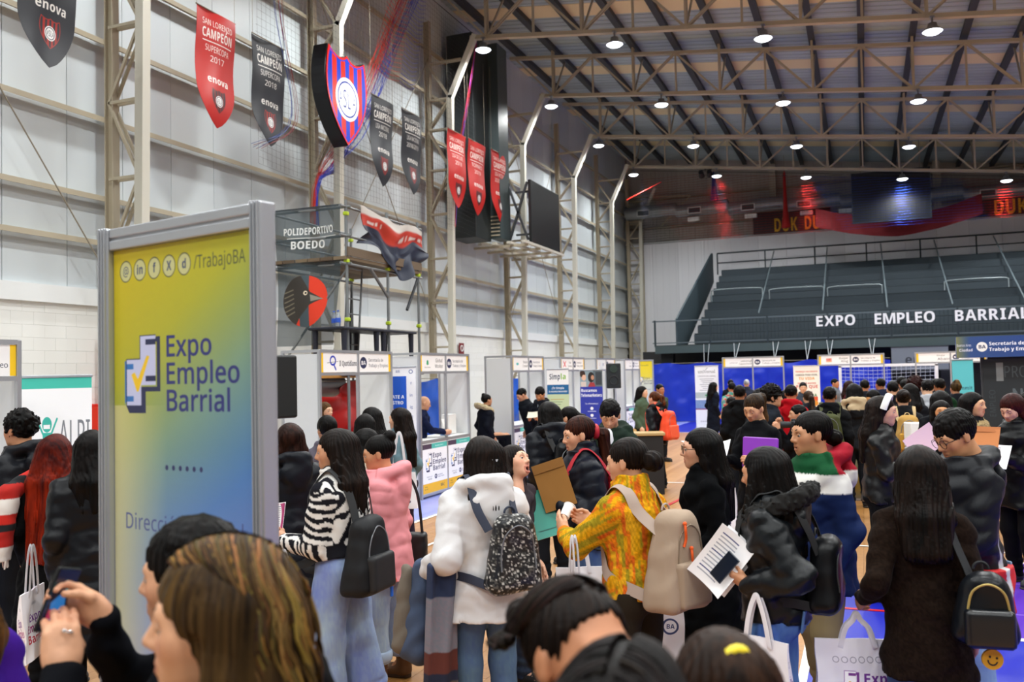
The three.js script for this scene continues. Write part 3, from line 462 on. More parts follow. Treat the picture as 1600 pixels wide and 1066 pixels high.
{ // mesh screen with lettering and a round bird emblem
  const w = 1.42, h = 2.5, t = thing('mesh_banner', 'grey see-through mesh sheet on the scaffold reading Polideportivo Boedo with a bird emblem', 'banner', [-9.27, 2.66, -13.35]);
  const m = printMat(tex(512, 900, (g, W_, H) => {
    g.clearRect(0, 0, W_, H); fill(g, 'rgba(66,78,84,0.72)', 0, 0, W_, H); for (let y = 0; y < H; y += 6) fill(g, 'rgba(40,50,56,0.25)', 0, y, W_, 2);
    text(g, 'POLIDEPORTIVO', 262, 150, 66, '#dfe0de', { bold: true, fit: 380 }); fill(g, '#d8d8d4', 100, 192, 370, 5); text(g, 'BOEDO', 250, 240, 74, '#dfe0de', { bold: true, fit: 260 });
    g.save(); g.beginPath(); g.translate(230, 610); g.scale(1.35, 1.2); g.translate(-230, -610); g.arc(230, 610, 140, 0, 7); g.clip(); fill(g, '#e03a1e', 90, 470, 280, 280); fill(g, '#46545c', 190, 470, 66, 280); shapeOf(g, '#3a3530', [[90, 470], [210, 470], [262, 560], [340, 600], [262, 630], [190, 700], [150, 760], [80, 760]]); shapeOf(g, '#8f8a7c', [[262, 575], [345, 600], [268, 612]]); for (let i = 0; i < 6; i++) stroke(g, '#77705f', 7, [[100, 560 + i * 26], [160, 545 + i * 24]]); disc(g, '#e8d9c0', 236, 566, 12); disc(g, '#16120f', 238, 566, 6); g.restore();
  }), 0.8); m.transparent = true;
  const g = new THREE.PlaneGeometry(w, h, 12, 16).translate(0.0, h / 2, 0), p = g.attributes.position; for (let i = 0; i < p.count; i++) { const y = p.getY(i), f = 1 - 0.32 * sm(clamp((1.9 - y) / 1.9, 0, 1)); const x = p.getX(i); p.setX(i, x > 0 ? x * f : x); p.setZ(i, 0.05 * Math.sin(x * 5 + y * 2)); } g.computeVertexNormals();
  part(t, 'mesh_sheet', g, m); part(t, 'eyelet_band', box(w, 0.03, 0.01, 0, h, 0), darkGrey);
}
{ // crumpled red and blue tarpaulin over the rail
  const t = thing('tarpaulin', 'crumpled red and navy tarpaulin with white edge hung over the scaffold rail', 'tarpaulin', [-8.44, 5.18, -13.75]), nx = 60, ny = 24, pos = [], col = [], idx = [];
  for (const s of [0, 1]) for (let j = 0; j <= ny; j++) for (let i = 0; i <= nx; i++) {
    const u = i / nx, v = j / ny, hgt = 0.8 + 0.12 * Math.sin(u * 3), top = -0.02 + 0.04 * Math.sin(u * 9) - 0.12 * u, y = top - v * hgt * (1 - 0.18 * Math.sin(u * 7 + 1)), crease = 0.035 * Math.sin(u * 23 + v * 5) * v + 0.07 * noise(u * 6, v * 5, 2) * (0.3 + v);
    pos.push(0.03 + crease - s * 0.012, y + 0.05 * noise(u * 7, v * 4, 8), -u * 2.4 + 0.16 * v * noise(u * 4, v * 3, 5) - (v > 0.6 ? 0.1 : 0)); const c = v < 0.14 ? C(0xcfcac4) : v < 0.42 ? (Math.abs(v - 0.32) < 0.035 && (u > 0.08 && u < 0.3 || u > 0.55) && hash(i, 4, 4) > 0.35 ? C(0xd8c8c4) : C(0xb9321f)) : C(0x232b40); col.push(c.r, c.g, c.b);
  }
  const N = (nx + 1) * (ny + 1); for (let s = 0; s < 2; s++) for (let j = 0; j < ny; j++) for (let i = 0; i < nx; i++) { const a = s * N + j * (nx + 1) + i, b = a + nx + 1; if (s) idx.push(a, a + 1, b, a + 1, b + 1, b); else idx.push(a, b, a + 1, a + 1, b, b + 1); }
  const g = new THREE.BufferGeometry(); g.setAttribute('position', new THREE.Float32BufferAttribute(pos, 3)); g.setAttribute('color', new THREE.Float32BufferAttribute(col, 3)); g.setIndex(idx); g.computeVertexNormals();
  part(t, 'sheet', g, M(0xffffff, 0.5, { vertexColors: true }));
}
for (const [z, l] of [[-13.75, 'dark plastic table on the scaffold, next to the mesh sheet'], [-15.1, 'dark plastic table on the scaffold, farther from the mesh sheet']]) {
  const t = thing('plastic_table', l, 'table', [-8.75, 2.2, z]), m = M(0x1a1d2c, 0.5);
  part(t, 'table_top', rbox(0.75, 0.05, 1.35, 0.02, 0, 0.74, 0), m); for (const [x, q] of [[-0.3, -0.55], [0.3, -0.55], [-0.3, 0.55], [0.3, 0.55]]) part(t, 'leg', new THREE.CylinderGeometry(0.055, 0.035, 0.72, 6).translate(x, 0.36, q), m);
}
for (const [x, z, l] of [[-8.6, -13.25, 'clear water bottle nearest the mesh edge on the scaffold table'], [-8.75, -13.35, 'clear water bottle standing behind another on the scaffold table']]) {
  const t = thing('water_bottle', l, 'bottle', [x, 2.965, z], 0, 'bottles on the scaffold table');
  part(t, 'body', new THREE.LatheGeometry([[0.001, 0], [0.045, 0], [0.048, 0.18], [0.02, 0.25], [0.018, 0.28], [0.001, 0.28]].map((p) => new THREE.Vector2(...p)), 14), new THREE.MeshPhysicalMaterial({ color: 0xdde6f0, roughness: 0.15, transmission: 0.8, thickness: 0.02 })); part(t, 'label_band', new THREE.CylinderGeometry(0.049, 0.049, 0.08, 14).translate(0, 0.12, 0), M(0x2a55c0, 0.5)); part(t, 'cap', new THREE.CylinderGeometry(0.02, 0.02, 0.02, 12).translate(0, 0.285, 0), M(0x2a55c0, 0.5));
}
// draped sheets behind the booths
function drape(label, hex, w, h, pos, turn, amp, o = {}) {
  const g = new THREE.BoxGeometry(w, h, 0.02, 40, 24, 1).translate(0, h / 2, 0), p = g.attributes.position, s = pos[0] + pos[2];
  for (let i = 0; i < p.count; i++) { const x = p.getX(i), y = p.getY(i), v = y / h; p.setZ(i, p.getZ(i) + amp * (noise(x * 1.6 + s, y * 1.6, 1) + 0.5 * noise(x * 4, y * 4 + s, 2) + 0.35 * Math.sin(x * 5 + y * 3 + s))); p.setY(i, y - (v > 0.7 ? (v - 0.7) / 0.3 : 0) * (o.sag ?? 0.1) * (0.5 + 0.5 * Math.sin(x * (o.f ?? 2.6) + s))); }
  g.computeVertexNormals(); const t = thing('draped_sheet', label, 'sheet', pos, turn); part(t, 'cloth', g, M(hex, o.rough ?? 0.35)); part(t, 'hem_rope', rod([-w / 2, h - 0.02, -0.03], [w / 2, h - 0.02, -0.03], 0.01, 5), steelDark); return t;
}
drape('red plastic sheet bulging behind the booth with the Q sign', 0xb81410, 2.6, 2.0, [-8.95, 0.03, -13.7], E, 0.09, { sag: 0.3 });
drape('small blue sheet under the red one behind the booth with the Q sign', 0x1668d8, 2.2, 1.05, [-8.72, 0.03, -13.9], E, 0.04);
drape('blue plastic sheet on the wall behind the bald man', 0x0e4fb8, 2.4, 2.0, [-9.4, 0.03, -18.6], E, 0.06);
drape('blue plastic sheet behind the booth of the two young men in black', 0x1258c8, 2.2, 2.0, [-9.6, 0.03, -24.9], E, 0.06);
{
  const b = single('timber_beam', 'light brown timber beam above the red sheet in the booth opening', 'beam', rbox(0.15, 0.2, 2.2, 0.015, -8.62, 2.16, -13.5), M(0xb07d3a, 0.75));
  const d = thing('air_duct', 'grey metal duct end above the red sheet', 'duct', [-9.3, 1.95, -13.6]); part(d, 'pipe', new THREE.CylinderGeometry(0.24, 0.24, 1.2, 20).rotateX(E), M(0x8f9396, 0.4, { metalness: 0.5 })); part(d, 'collar', new THREE.TorusGeometry(0.24, 0.03, 8, 20).translate(0, 0, 0.6), darkGrey);
}
// blue tarpaulins below the balcony
for (const [x, w, l, s] of [[-6.5, 3.3, 'blue tarpaulin wall section next to the hall corner', 0.08], [-3.2, 3.4, 'blue tarpaulin wall section behind the booth of the leafy banner', 0.12], [-0.35, 2.5, 'blue tarpaulin wall section reaching the goal', 0.1]]) drape(l, 0x0a2fb4, w, 2.35, [x, 0.02, -35.25], 0, 0.05, { sag: s, f: 4.2, rough: 0.3 });
// ---------------------------------------------------------------- balcony grandstand
{
  const g = struct('grandstand', 'dark stepped grandstand on the end balcony'), slate = [0x2f3a42, 0x2a353d, 0x343f47].map((c) => M(c, 0.75)), rail = M(0x2d3940, 0.4, { metalness: 0.4 });
  part(g, 'deck', box(18, 0.22, 2.0, 1.0, 3.0, -37), M(0x2d3638, 0.7)); part(g, 'edge_beam', box(18, 0.3, 0.12, 1.0, 2.92, -35.98), M(0x39494c, 0.6));
  for (let i = 0; i < 10; i++) part(g, 'step', [box(16.6, 0.4, 1.02, 1.75, 3.35 + i * 0.39, -37.4 - i * 0.92), box(16.6, 0.03, 0.5, 1.75, 3.58 + i * 0.39, -37.2 - i * 0.92)], slate[i % 3]);
  part(g, 'side_parapet', new THREE.ExtrudeGeometry(new THREE.Shape([[-36.2, 3], [-36.2, 4.2], [-46, 8.1], [-46.2, 8.1], [-46.2, 6.6], [-38, 3]].map((p) => new THREE.Vector2(...p))), { depth: 0.08, bevelEnabled: false }).rotateY(-E).translate(-7.1, 0, 0), M(0x2c3c44, 0.6));
  part(g, 'top_rail', [rod([-6.9, 8.1, -46.3], [10, 8.1, -46.3], 0.04), rod([-6.9, 7.6, -46.3], [10, 7.6, -46.3], 0.03)], rail); for (let i = 0; i < 8; i++) part(g, 'rail_post', rod([-6.9 + i * 2.4, 7.0, -46.3], [-6.9 + i * 2.4, 8.1, -46.3], 0.035), rail);
  part(g, 'front_rail', [box(18.2, 0.05, 0.06, 1.0, 4.1, -36), box(18.2, 0.04, 0.04, 1.0, 3.2, -36)], M(0x5a666c, 0.4, { metalness: 0.3 }));
  for (let i = 0; i < 112; i++) part(g, 'baluster', rod([-5.6 + i * 0.14, 3.2, -36], [-5.6 + i * 0.14, 4.1, -36], 0.009, 5), rail);
  for (let i = 0; i < 9; i++) part(g, 'rail_post', box(0.07, 1.1, 0.07, -8.0 + i * 2.25, 3.6, -36), rail);
  const hr = (x0, x1, y, z) => part(g, 'hand_rail', [rod([x0, y - 0.9, z], [x0, y, z], 0.025), tube([[x0, y - 0.02, z], [x0 + 0.06, y + 0.01, z], [x1 - 0.06, y + 0.01, z], [x1, y - 0.02, z]], 0.025), rod([x1, y, z], [x1, y - 0.9, z], 0.025)], M(0x9aa5aa, 0.4, { metalness: 0.4 }));
  hr(-6.5, -4.2, 5.75, -41.5); hr(-3.9, -1.55, 5.65, -41.5); hr(-1.4, 0.85, 5.6, -41.5); hr(3.3, 5.7, 5.6, -41.5); for (const x of [-4.05, -1.5, 0.95, 3.3, 5.8]) part(g, 'aisle_rail', rod([x, 4.4, -38.2], [x, 8.0, -46.2], 0.03), M(0x5b676d, 0.4));
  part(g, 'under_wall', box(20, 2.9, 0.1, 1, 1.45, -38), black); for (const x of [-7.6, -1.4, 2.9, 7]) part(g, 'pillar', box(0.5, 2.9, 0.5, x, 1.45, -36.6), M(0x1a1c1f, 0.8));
  for (const [x, y0] of [[-5.9, 0.9], [-4.7, 2.3], [-3.2, 2.3], [-2.0, 2.3], [-1.2, 2.3], [0.3, 2.3]]) part(g, 'tie_cord', [rod([x - 0.1, 3.1, -35.9], [x, y0, -35.3], 0.012, 5), rod([x + 0.12, 3.1, -35.9], [x, y0 + 0.1, -35.3], 0.012, 5)], M(0xb9bfc4, 0.6));
  const words = [['EXPO', -1.66, 1.46], ['EMPLEO', 0.43, 2.12], ['BARRIAL', 3.16, 2.4]], lm = M(0xe6e6e6, 0.6);
  for (const [wd, x0, wid] of words) {
    const t = thing('letter_sign', 'white cut-out letters on the balcony railing reading ' + wd, 'sign', [x0, 3.64, -35.93], 0, 'white words on the balcony railing'); let x = 0; const geos = [];
    for (const ch of wd) { const q = new TextGeometry(ch, { font, size: 0.36, depth: 0.03, curveSegments: 6, bevelEnabled: false }); q.computeBoundingBox(); const b = q.boundingBox; q.translate(-b.min.x + x, -b.min.y, 0); x += b.max.x - b.min.x + 0.05; geos.push(q); }
    for (const q of geos) part(t, 'letter', q.scale(wid / x, 1.12, 1), lm);
  }
}
// things on the end wall
{
  const d = thing('ventilation_duct', 'long round grey ventilation duct along the end wall', 'duct'), dm = M(0x8c8f92, 0.35, { metalness: 0.55 });
  for (let i = 0; i < 8; i++) { const x = -11.6 + i * 2.7, y = 10.55 - i * 0.085; const s = part(d, 'duct_segment', new THREE.CylinderGeometry(0.34, 0.34, 2.66, 24).rotateZ(E + 0.03).translate(x + 1.35, y, -46), dm); part(s, 'collar', new THREE.CylinderGeometry(0.355, 0.355, 0.06, 24).rotateZ(E + 0.03).translate(x, y + 0.04, -46), dm);
    if (i < 7) { const gr = part(d, 'air_grille', box(0.62, 0.3, 0.02, x + 1.0, y - 0.1, -45.66), darkGrey); part(gr, 'grille_frame', [box(0.66, 0.04, 0.03, x + 1, y + 0.05, -45.65), box(0.66, 0.04, 0.03, x + 1, y - 0.25, -45.65), box(0.04, 0.3, 0.03, x + 0.68, y - 0.1, -45.65), box(0.04, 0.3, 0.03, x + 1.32, y - 0.1, -45.65)], M(0xd8d8d8, 0.5)); } }
  const lp = ['below the duct near the corner', 'below the duct beside the red net', 'below the duct beside the blue net', 'below the duct next to the hanging screen'];
  [-8.0, -5.1, -2.4, -0.6].forEach((x, i) => { const o = thing('wall_fitting', 'small white box fitting ' + lp[i], 'fitting', [x, 9.95 - (x + 8) * 0.03, -45.95]); part(o, 'case', rbox(0.6, 0.2, 0.2, 0.03, 0, 0, 0), white); part(o, 'bracket', box(0.1, 0.3, 0.06, 0, 0.15, -0.08), steelDark); });
  const s = thing('hanging_screen', 'large black screen hanging under the roof before the end wall', 'screen', [1.35, 9.55, -42]); part(s, 'display', rbox(3.15, 2.2, 0.12, 0.02), M(0x0c1016, 0.4)); part(s, 'rim', [box(3.2, 0.05, 0.14, 0, 1.1, 0), box(3.2, 0.05, 0.14, 0, -1.1, 0), box(0.05, 2.2, 0.14, 1.58, 0, 0), box(0.05, 2.2, 0.14, -1.58, 0, 0)], M(0x222a30, 0.4)); part(s, 'cable', [rod([-1.2, 1.1, 0], [-1.2, 2.9, 0], 0.02), rod([1.2, 1.1, 0], [1.2, 2.6, 0], 0.02)], steelDark);
  const c = drape('long sagging dark red cloth hung behind the black screen', 0x6d0d18, 6.9, 0.9, [1.6, 8.35, -43.2], 0, 0.07, { rough: 0.8, sag: 0.05 }); c.children[0].geometry.attributes.position.needsUpdate = true; { const p = c.children[0].geometry.attributes.position; for (let i = 0; i < p.count; i++) { const x = p.getX(i) / 3.4; p.setY(i, p.getY(i) - 0.45 * (1 - x * x) + 0.25 * Math.abs(x)); } c.children[0].geometry.computeVertexNormals(); }
  c.children[1].visible = true; c.remove(c.children[1]);
  const duk = printMat(tex(512, 128, (g, w, h) => { fill(g, '#221d22', 0, 0, w, h); text(g, 'DUK  DUK', w / 2 + 60, 84, 108, '#e0b325', { bold: true, fit: 360 }); }));
  for (const [x, w, l] of [[-3.2, 3.8, 'black banner with yellow lettering above the end wall, beside the red pole'], [7.0, 4.6, 'black banner with yellow lettering above the end wall, beyond the dark red cloth']]) { const b = thing('wall_banner', l, 'banner', [x, 9.6, -46.9]); part(b, 'sheet', box(w, 1.15, 0.02), duk); part(b, 'top_rail', box(w, 0.04, 0.05, 0, 0.58, 0), steelDark); }
  const fl = (x, hex, l, y0, y1) => { const b = thing('furled_flag', l, 'flag', [x, y0, -45.3]); part(b, 'cloth', new THREE.LatheGeometry([[0.001, 0], [0.22, 0.02], [0.15, 0.5], [0.1, 1.1], [0.06, (y1 - y0) * 0.95], [0.001, y1 - y0]].map((p) => new THREE.Vector2(...p)), 12), M(hex, 0.8)); part(b, 'cord', rod([0, y1 - y0, 0], [0, roofY(x) - y0, 0], 0.012, 5), steelDark); part(b, 'tie', new THREE.TorusGeometry(0.08, 0.02, 6, 12).rotateX(E).translate(0, (y1 - y0) * 0.9, 0), darkGrey); };
  fl(-6.8, 0x1a2a72, 'furled dark blue flag hanging over the duct', 10.7, 12.2); fl(-3.35, 0xa01414, 'furled red flag hanging between the two net patches', 9.0, 11.9);
  const sp = thing('stage_spotlight', 'pair of small black spotlights under the last visible truss', 'spotlight', [-6.5, chordY(-6.5) - 0.25, FZ(5)]); for (const o of [-0.18, 0.2]) part(sp, 'head', new THREE.CylinderGeometry(0.11, 0.14, 0.3, 14).rotateX(1.1).translate(o, -0.05, 0.05), black); part(sp, 'yoke', [box(0.6, 0.03, 0.05, 0, 0.14, 0), box(0.03, 0.2, 0.05, 0, 0.2, 0)], black);
}
// ---------------------------------------------------------------- nets
{
  const cord = (c, r = 0.45) => M(c, r), wall = [], dark = M(0x2c2e36, 0.6);
  const net = (z0, z1, y0, y1, x, st) => { const out = []; for (let z = z0; z >= z1; z -= st) out.push(rod([x, y0, z], [x, y1, z], 0.0022, 3)); for (let y = y0; y <= y1; y += st) { const pts = []; for (let i = 0; i <= 16; i++) pts.push([x + 0.04 * Math.sin(i * 1.3 + y * 4), y - 0.06 * Math.abs(Math.sin(i * 0.9 + y)), mixf(z0, z1, i / 16)]); out.push(tube(pts, 0.0022, 32, 3)); } return out; };
  const t = thing('safety_net', 'dark fine safety net hanging in front of the clad wall behind the pennants', 'net'); part(t, 'netting', net(-14.0, -24.6, 6.3, 12.6, -10.85, 0.14), dark, null, 'stuff'); part(t, 'top_rope', rod([-10.85, 12.6, -14], [-10.85, 12.6, -24.6], 0.012, 5), dark);
  const bundle = (name, label, col, path, spread, n) => { const b = thing(name, label, 'net'); cols(col, n, path, spread).forEach((g, i) => part(b, 'cords', g[0], cord(g[1]), null, 'stuff')); };
  const cols = (col, n, path, spread) => col.map((c, ci) => { const gs = []; for (let i = 0; i < n; i++) { const o = (ci * 0.7 - 0.4) * spread, ph = rnd() * 6; gs.push(tube(path.map((p, j) => { const s = p[3] ?? 1; return [p[0] + Math.sin(ph + j) * 0.06 * s, p[1] + (rnd() - 0.5) * 0.1, p[2] - (o + (rnd() - 0.5) * spread) * s]; }), 0.0055, 24, 3)); } return [gs, c]; });
  bundle('net_bundle', 'red and blue gathered netting falling from the roof beside the club crest', [0xd22a22, 0x2440c8], [[-10.2, 13.2, -20.2, 1.1], [-10.8, 11.2, -19.6, 1], [-11.1, 9.4, -18.9, 0.9], [-11.15, 8.0, -18.0, 0.9], [-11.15, 6.9, -17.0, 0.7], [-11.0, 6.35, -16.2, 0.2], [-11.0, 5.4, -16.1, 0.3]], 0.6, 16);
  bundle('net_bundle', 'thin red and blue net edge hanging before the tall dark box', [0xc8281e, 0x2440c8], [[-10.3, 11.9, -23.5, 0.6], [-10.6, 10.2, -23.45, 0.5], [-10.85, 8.6, -23.3, 0.4], [-10.85, 6.4, -22.9, 0.3]], 0.16, 4);
  bundle('net_bundle', 'blue net edge hanging beside the black pennant of 2018', [0x4a5a9a, 0x8a3038], [[-10.5, 12.5, -14.3], [-10.55, 9.5, -14.25], [-10.5, 7.2, -14.6], [-10.6, 6.5, -13.6]], 0.2, 3);
  { // ladder rungs of the coloured net beside the crest
    const b = thing('coloured_net', 'open red and blue meshed strip of netting under the roof near the first lamp', 'net'), R = [], B = []; for (let i = 0; i < 34; i++) { const y = 13.3 - i * 0.12, z = -19.0 - (13.3 - y) * -0.3; R.push(tube([[-10.4, y, z], [-10.4, y - 0.09, z - 0.5], [-10.35, y - 0.02, z - 1.0]], 0.006, 10, 3)); B.push(tube([[-10.35, y - 0.02, z - 1.0], [-10.3, y - 0.1, z - 1.4], [-10.3, y, z - 1.7]], 0.006, 10, 3)); } part(b, 'cords', R, cord(0xd8301f), null, 'stuff'); part(b, 'cords', B, cord(0x2c48d0), null, 'stuff'); }
  { // far net under the last lamps: coloured slanted bands
    const gs = [], z = -41.0, cR = C(0x8e1512), cB = C(0x2846a8), cK = C(0x1a1d2a), at = (x, y) => { const s = x + (11 - y) * -0.55; return s < -6.5 && s > -9.4 ? cR : s > -6.2 && s < -2.2 ? cR : s > -2.2 && s < 3.4 ? cB : s >= 3.4 ? cR : cK; };
    for (let y = 8.1; y < 11.3; y += 0.115) { const n = 44, pts = []; for (let i = 0; i <= n; i++) { const x = -9.6 + i * 0.42; pts.push(V(x, Math.min(y - 0.03 * Math.abs(Math.sin(i * 1.1 + y * 3)), chordY(x) - 0.3), z)); } const t1 = new THREE.TubeGeometry(new THREE.CatmullRomCurve3(pts), n * 2, 0.0055, 5), p = t1.attributes.position, a = new Float32Array(p.count * 3); for (let i = 0; i < p.count; i++) { const c = at(p.getX(i), p.getY(i)); a.set([c.r, c.g, c.b], i * 3); } t1.setAttribute('color', new THREE.BufferAttribute(a, 3)); gs.push(t1); }
    for (let x = -9.5; x < 9; x += 0.2) gs.push(paint(rod([x, 8.1, z], [x, chordY(x) - 0.2, z], 0.003, 3), cK));
    const b = thing('safety_net', 'wide red and blue safety net hanging across the hall before the end wall', 'net'); part(b, 'netting', gs, M(0xffffff, 0.3, { vertexColors: true, metalness: 0.92 }), null, 'stuff'); part(b, 'top_rope', rod([-9.6, chordY(-9.6) - 0.15, z], [9, chordY(9) - 0.15, z], 0.012, 5), dark);
  }
  const rp = single('red_rope', 'short bright red rope slanting from the last left lamp', 'rope', rod([-10.3, 10.3, -41], [-8.6, 11.0, -41], 0.02, 6), M(0xd8281c, 0.5));
}
// ---------------------------------------------------------------- goal, backdrop, counters, loudspeakers
{
  const t = thing('goal', 'white five-a-side goal with white net behind the open booths', 'goal', [-0.75, 0, -31.2]), w = 2.9, h = 2.08; part(t, 'post', box(0.09, h, 0.09, 0, h / 2, 0), white); part(t, 'post', box(0.09, h, 0.09, w, h / 2, 0), white); part(t, 'crossbar', box(w + 0.09, 0.09, 0.09, w / 2, h, 0), white); part(t, 'rear_frame', [rod([0, h, 0], [0, h - 0.1, -0.6], 0.02), rod([w, h, 0], [w, h - 0.1, -0.6], 0.02), rod([0, h - 0.1, -0.6], [0, 0, -1.1], 0.02), rod([w, h - 0.1, -0.6], [w, 0, -1.1], 0.02)], white);
  const n = []; for (let i = 0; i <= 20; i++) n.push(tube([[i * w / 20, h, 0], [i * w / 20, h - 0.12, -0.6], [i * w / 20, 0, -1.1]], 0.006, 10, 3)); for (let j = 0; j < 16; j++) { const v = j / 16, y = (h - 0.12) * (1 - v), z = -0.6 - 0.5 * v; n.push(tube([[0, y, z], [w * 0.3, y - 0.05, z - 0.04], [w * 0.7, y - 0.02, z], [w, y, z]], 0.006, 12, 3)); } part(t, 'net', n, M(0xcfd3d6, 0.7), null, 'stuff');
  const e = thing('grey_board', 'grey sponsor board with dark lettering hung under the balcony', 'board', [1.9, 2.3, -35.4]); part(e, 'sheet', box(1.9, 0.85, 0.03), printMat(tex(256, 116, (g, w2, h2) => { fill(g, '#70777c', 0, 0, w2, h2); text(g, 'enova', 150, 62, 62, '#2a2e33', { bold: true }); }))); part(e, 'frame', [box(1.94, 0.04, 0.05, 0, 0.43, 0), box(1.94, 0.04, 0.05, 0, -0.43, 0)], darkGrey);
  const b = thing('backdrop_stand', 'dark navy backdrop stand with grey outlined words under a blue header', 'stand', [1.5, 0, -16.2]);
  part(b, 'header', box(3.4, 0.34, 0.12, 1.6, 2.33, 0.2), printMat(tex(1024, 104, (g, w2, h2) => { const gr = g.createLinearGradient(0, 0, w2, 0); gr.addColorStop(0, '#7d7f52'); gr.addColorStop(0.06, '#2a4a86'); gr.addColorStop(0.5, '#153a86'); gr.addColorStop(1, '#1c58b8'); g.fillStyle = gr; g.fillRect(0, 0, w2, h2); text(g, 'Buenos Aires', 34, 42, 18, '#dde', { fit: 64 }); text(g, 'Ciudad', 42, 66, 18, '#dde', { bold: true }); baBadge(g, 112, 52, 24, '#f2f2f2', NAVY); secre(g, 142, 52, 24, '#f4f6ff', true); expoLogo(g, 330, 16, 72, '#fff'); text(g, 'Ministerio de Desarrollo Económico', 760, 52, 30, '#fff'); })));
  part(b, 'sheet', box(3.1, 2.1, 0.03, 1.85, 1.08, 0), printMat(tex(1024, 700, (g, w2, h2) => { fill(g, '#1b242a', 0, 0, w2, h2); fill(g, '#101a3a', 0, 420, w2, 280); fill(g, '#7c8489', 62, 20, 34, 100); text(g, 'PROPÓSITO', 260, 70, 86, '#414c52', { fit: 330 }); text(g, 'NEGOCIOS', 330, 200, 100, '#4e5a62', { stroke: '#65737b', lw: 3, fit: 400 }); text(g, 'ENTRENAR', 340, 322, 110, '#8c979e', { bold: true, fit: 420 }); text(g, 'EMPLEO', 40, 240, 40, '#333d44', { rot: -1.57 }); for (let i = 0; i < 3; i++) { text(g, 'EMPLEO', 400, 470 + i * 60, 56, '#e8ebf5', { bold: true, align: 'left' }); } expoLogo(g, 190, 440, 130, '#d7dbe8', { light: '#cfd3e2' }); text(g, 'Secretaría de', 60, 560, 26, '#ccd'); text(g, 'Trabajo', 60, 590, 26, '#ccd'); })));
  part(b, 'post', box(0.06, 2.45, 0.06, 0.3, 1.22, -0.03), darkGrey); part(b, 'post', box(0.06, 2.45, 0.06, 3.35, 1.22, -0.03), darkGrey); part(b, 'foot', [box(0.3, 0.03, 0.7, 0.3, 0.015, 0), box(0.3, 0.03, 0.7, 3.35, 0.015, 0)], darkGrey);
  const k = thing('round_kiosk', 'curved counter with a greenish metallic print reading Barrial and a white top', 'counter', [-0.16, 0, -14.9]); part(k, 'body', new THREE.CylinderGeometry(0.36, 0.36, 1.02, 32, 1, false).translate(0, 0.51, 0), printMat(tex(1024, 512, (g, w2, h2) => { const gr = g.createLinearGradient(0, 0, 0, h2); gr.addColorStop(0, '#7da08e'); gr.addColorStop(0.45, '#8b8a6e'); gr.addColorStop(0.8, '#8a6f2e'); gr.addColorStop(1, '#6d6a66'); g.fillStyle = gr; g.fillRect(0, 0, w2, h2); for (let i = 0; i < 3; i++) { text(g, 'Empleo', 170 + i * 341, 190, 60, '#c9cdc8'); text(g, 'Barrial', 170 + i * 341, 255, 60, '#dfe2de'); } }), 0.3)); part(k, 'table_top', new THREE.CylinderGeometry(0.43, 0.43, 0.035, 40).translate(0, 1.06, 0), M(0xe9e9e6, 0.3)); part(k, 'trim', new THREE.CylinderGeometry(0.365, 0.365, 0.03, 32).translate(0, 0.02, 0), alu);
  const lp = thing('laptop', 'open dark laptop on the curved counter', 'laptop', [-0.12, 1.08, -14.95], 2.2); part(lp, 'keyboard_base', rbox(0.33, 0.016, 0.23, 0.006, 0, 0.008, 0), darkGrey); part(lp, 'lid', rbox(0.33, 0.22, 0.01, 0.004, 0, 0.11, 0).rotateX(-0.35).translate(0, 0.015, -0.115), M(0x4d4a2c, 0.4));
  const wc = thing('white_counter', 'slim round white counter with a silver rim beside the headband woman', 'counter', [0.62, 0, -12.2]); part(wc, 'body', new THREE.CylinderGeometry(0.13, 0.16, 0.96, 28).translate(0, 0.5, 0), white); part(wc, 'foot', new THREE.CylinderGeometry(0.22, 0.24, 0.03, 28).translate(0, 0.015, 0), alu); part(wc, 'table_top', new THREE.LatheGeometry([[0.001, 0.97], [0.16, 0.97], [0.185, 0.99], [0.185, 1.02], [0.16, 1.035], [0.001, 1.035]].map((p) => new THREE.Vector2(...p)), 30), alu);
  const d = thing('display_box', 'white display box with a golden stacked burger emblem on the white counter', 'box', [0.6, 1.036, -12.22], 0.35); part(d, 'case', rbox(0.27, 0.3, 0.2, 0.01, 0, 0.15, 0), white); part(d, 'printed_front', box(0.25, 0.28, 0.004, 0, 0.15, 0.102), printMat(tex(128, 140, (g, w2, h2) => { fill(g, '#f4f4f2', 0, 0, w2, h2); for (let i = 0; i < 4; i++) fill(g, ['#a8842a', '#3a2c18', '#c7a033', '#8f6f22'][i], 42, 30 + i * 13, 44, 10); text(g, 'hamburguesas', 64, 100, 14, '#777', { fit: 70 }); text(g, 'a la parrilla', 64, 114, 12, '#999', { fit: 60 }); })));
  const c = thing('dark_counter', 'dark box counter with a light wooden top by the coral backpack', 'counter', [-3.45, 0, -14.7], 0.3); part(c, 'body', rbox(0.5, 0.98, 0.4, 0.01, 0, 0.49, 0), black); part(c, 'top_board', rbox(0.56, 0.05, 0.46, 0.01, 0, 1.005, 0), M(0xb39766, 0.6));
  const speaker = (pos, turn, label, sl) => { const s = thing('loudspeaker', label, 'loudspeaker', pos, turn); part(s, 'cabinet', rbox(0.4, 0.7, 0.38, 0.03), M(0x17191a, 0.5)); part(s, 'grille', rbox(0.34, 0.62, 0.02, 0.01, 0, 0, 0.19), M(0x20262a, 0.8)); part(s, 'horn', new THREE.CylinderGeometry(0.11, 0.05, 0.06, 20).rotateX(E).translate(0, 0.2, 0.19), M(0x2c3a34, 0.35)); part(s, 'woofer', new THREE.TorusGeometry(0.12, 0.02, 8, 24).translate(0, -0.12, 0.2), black);
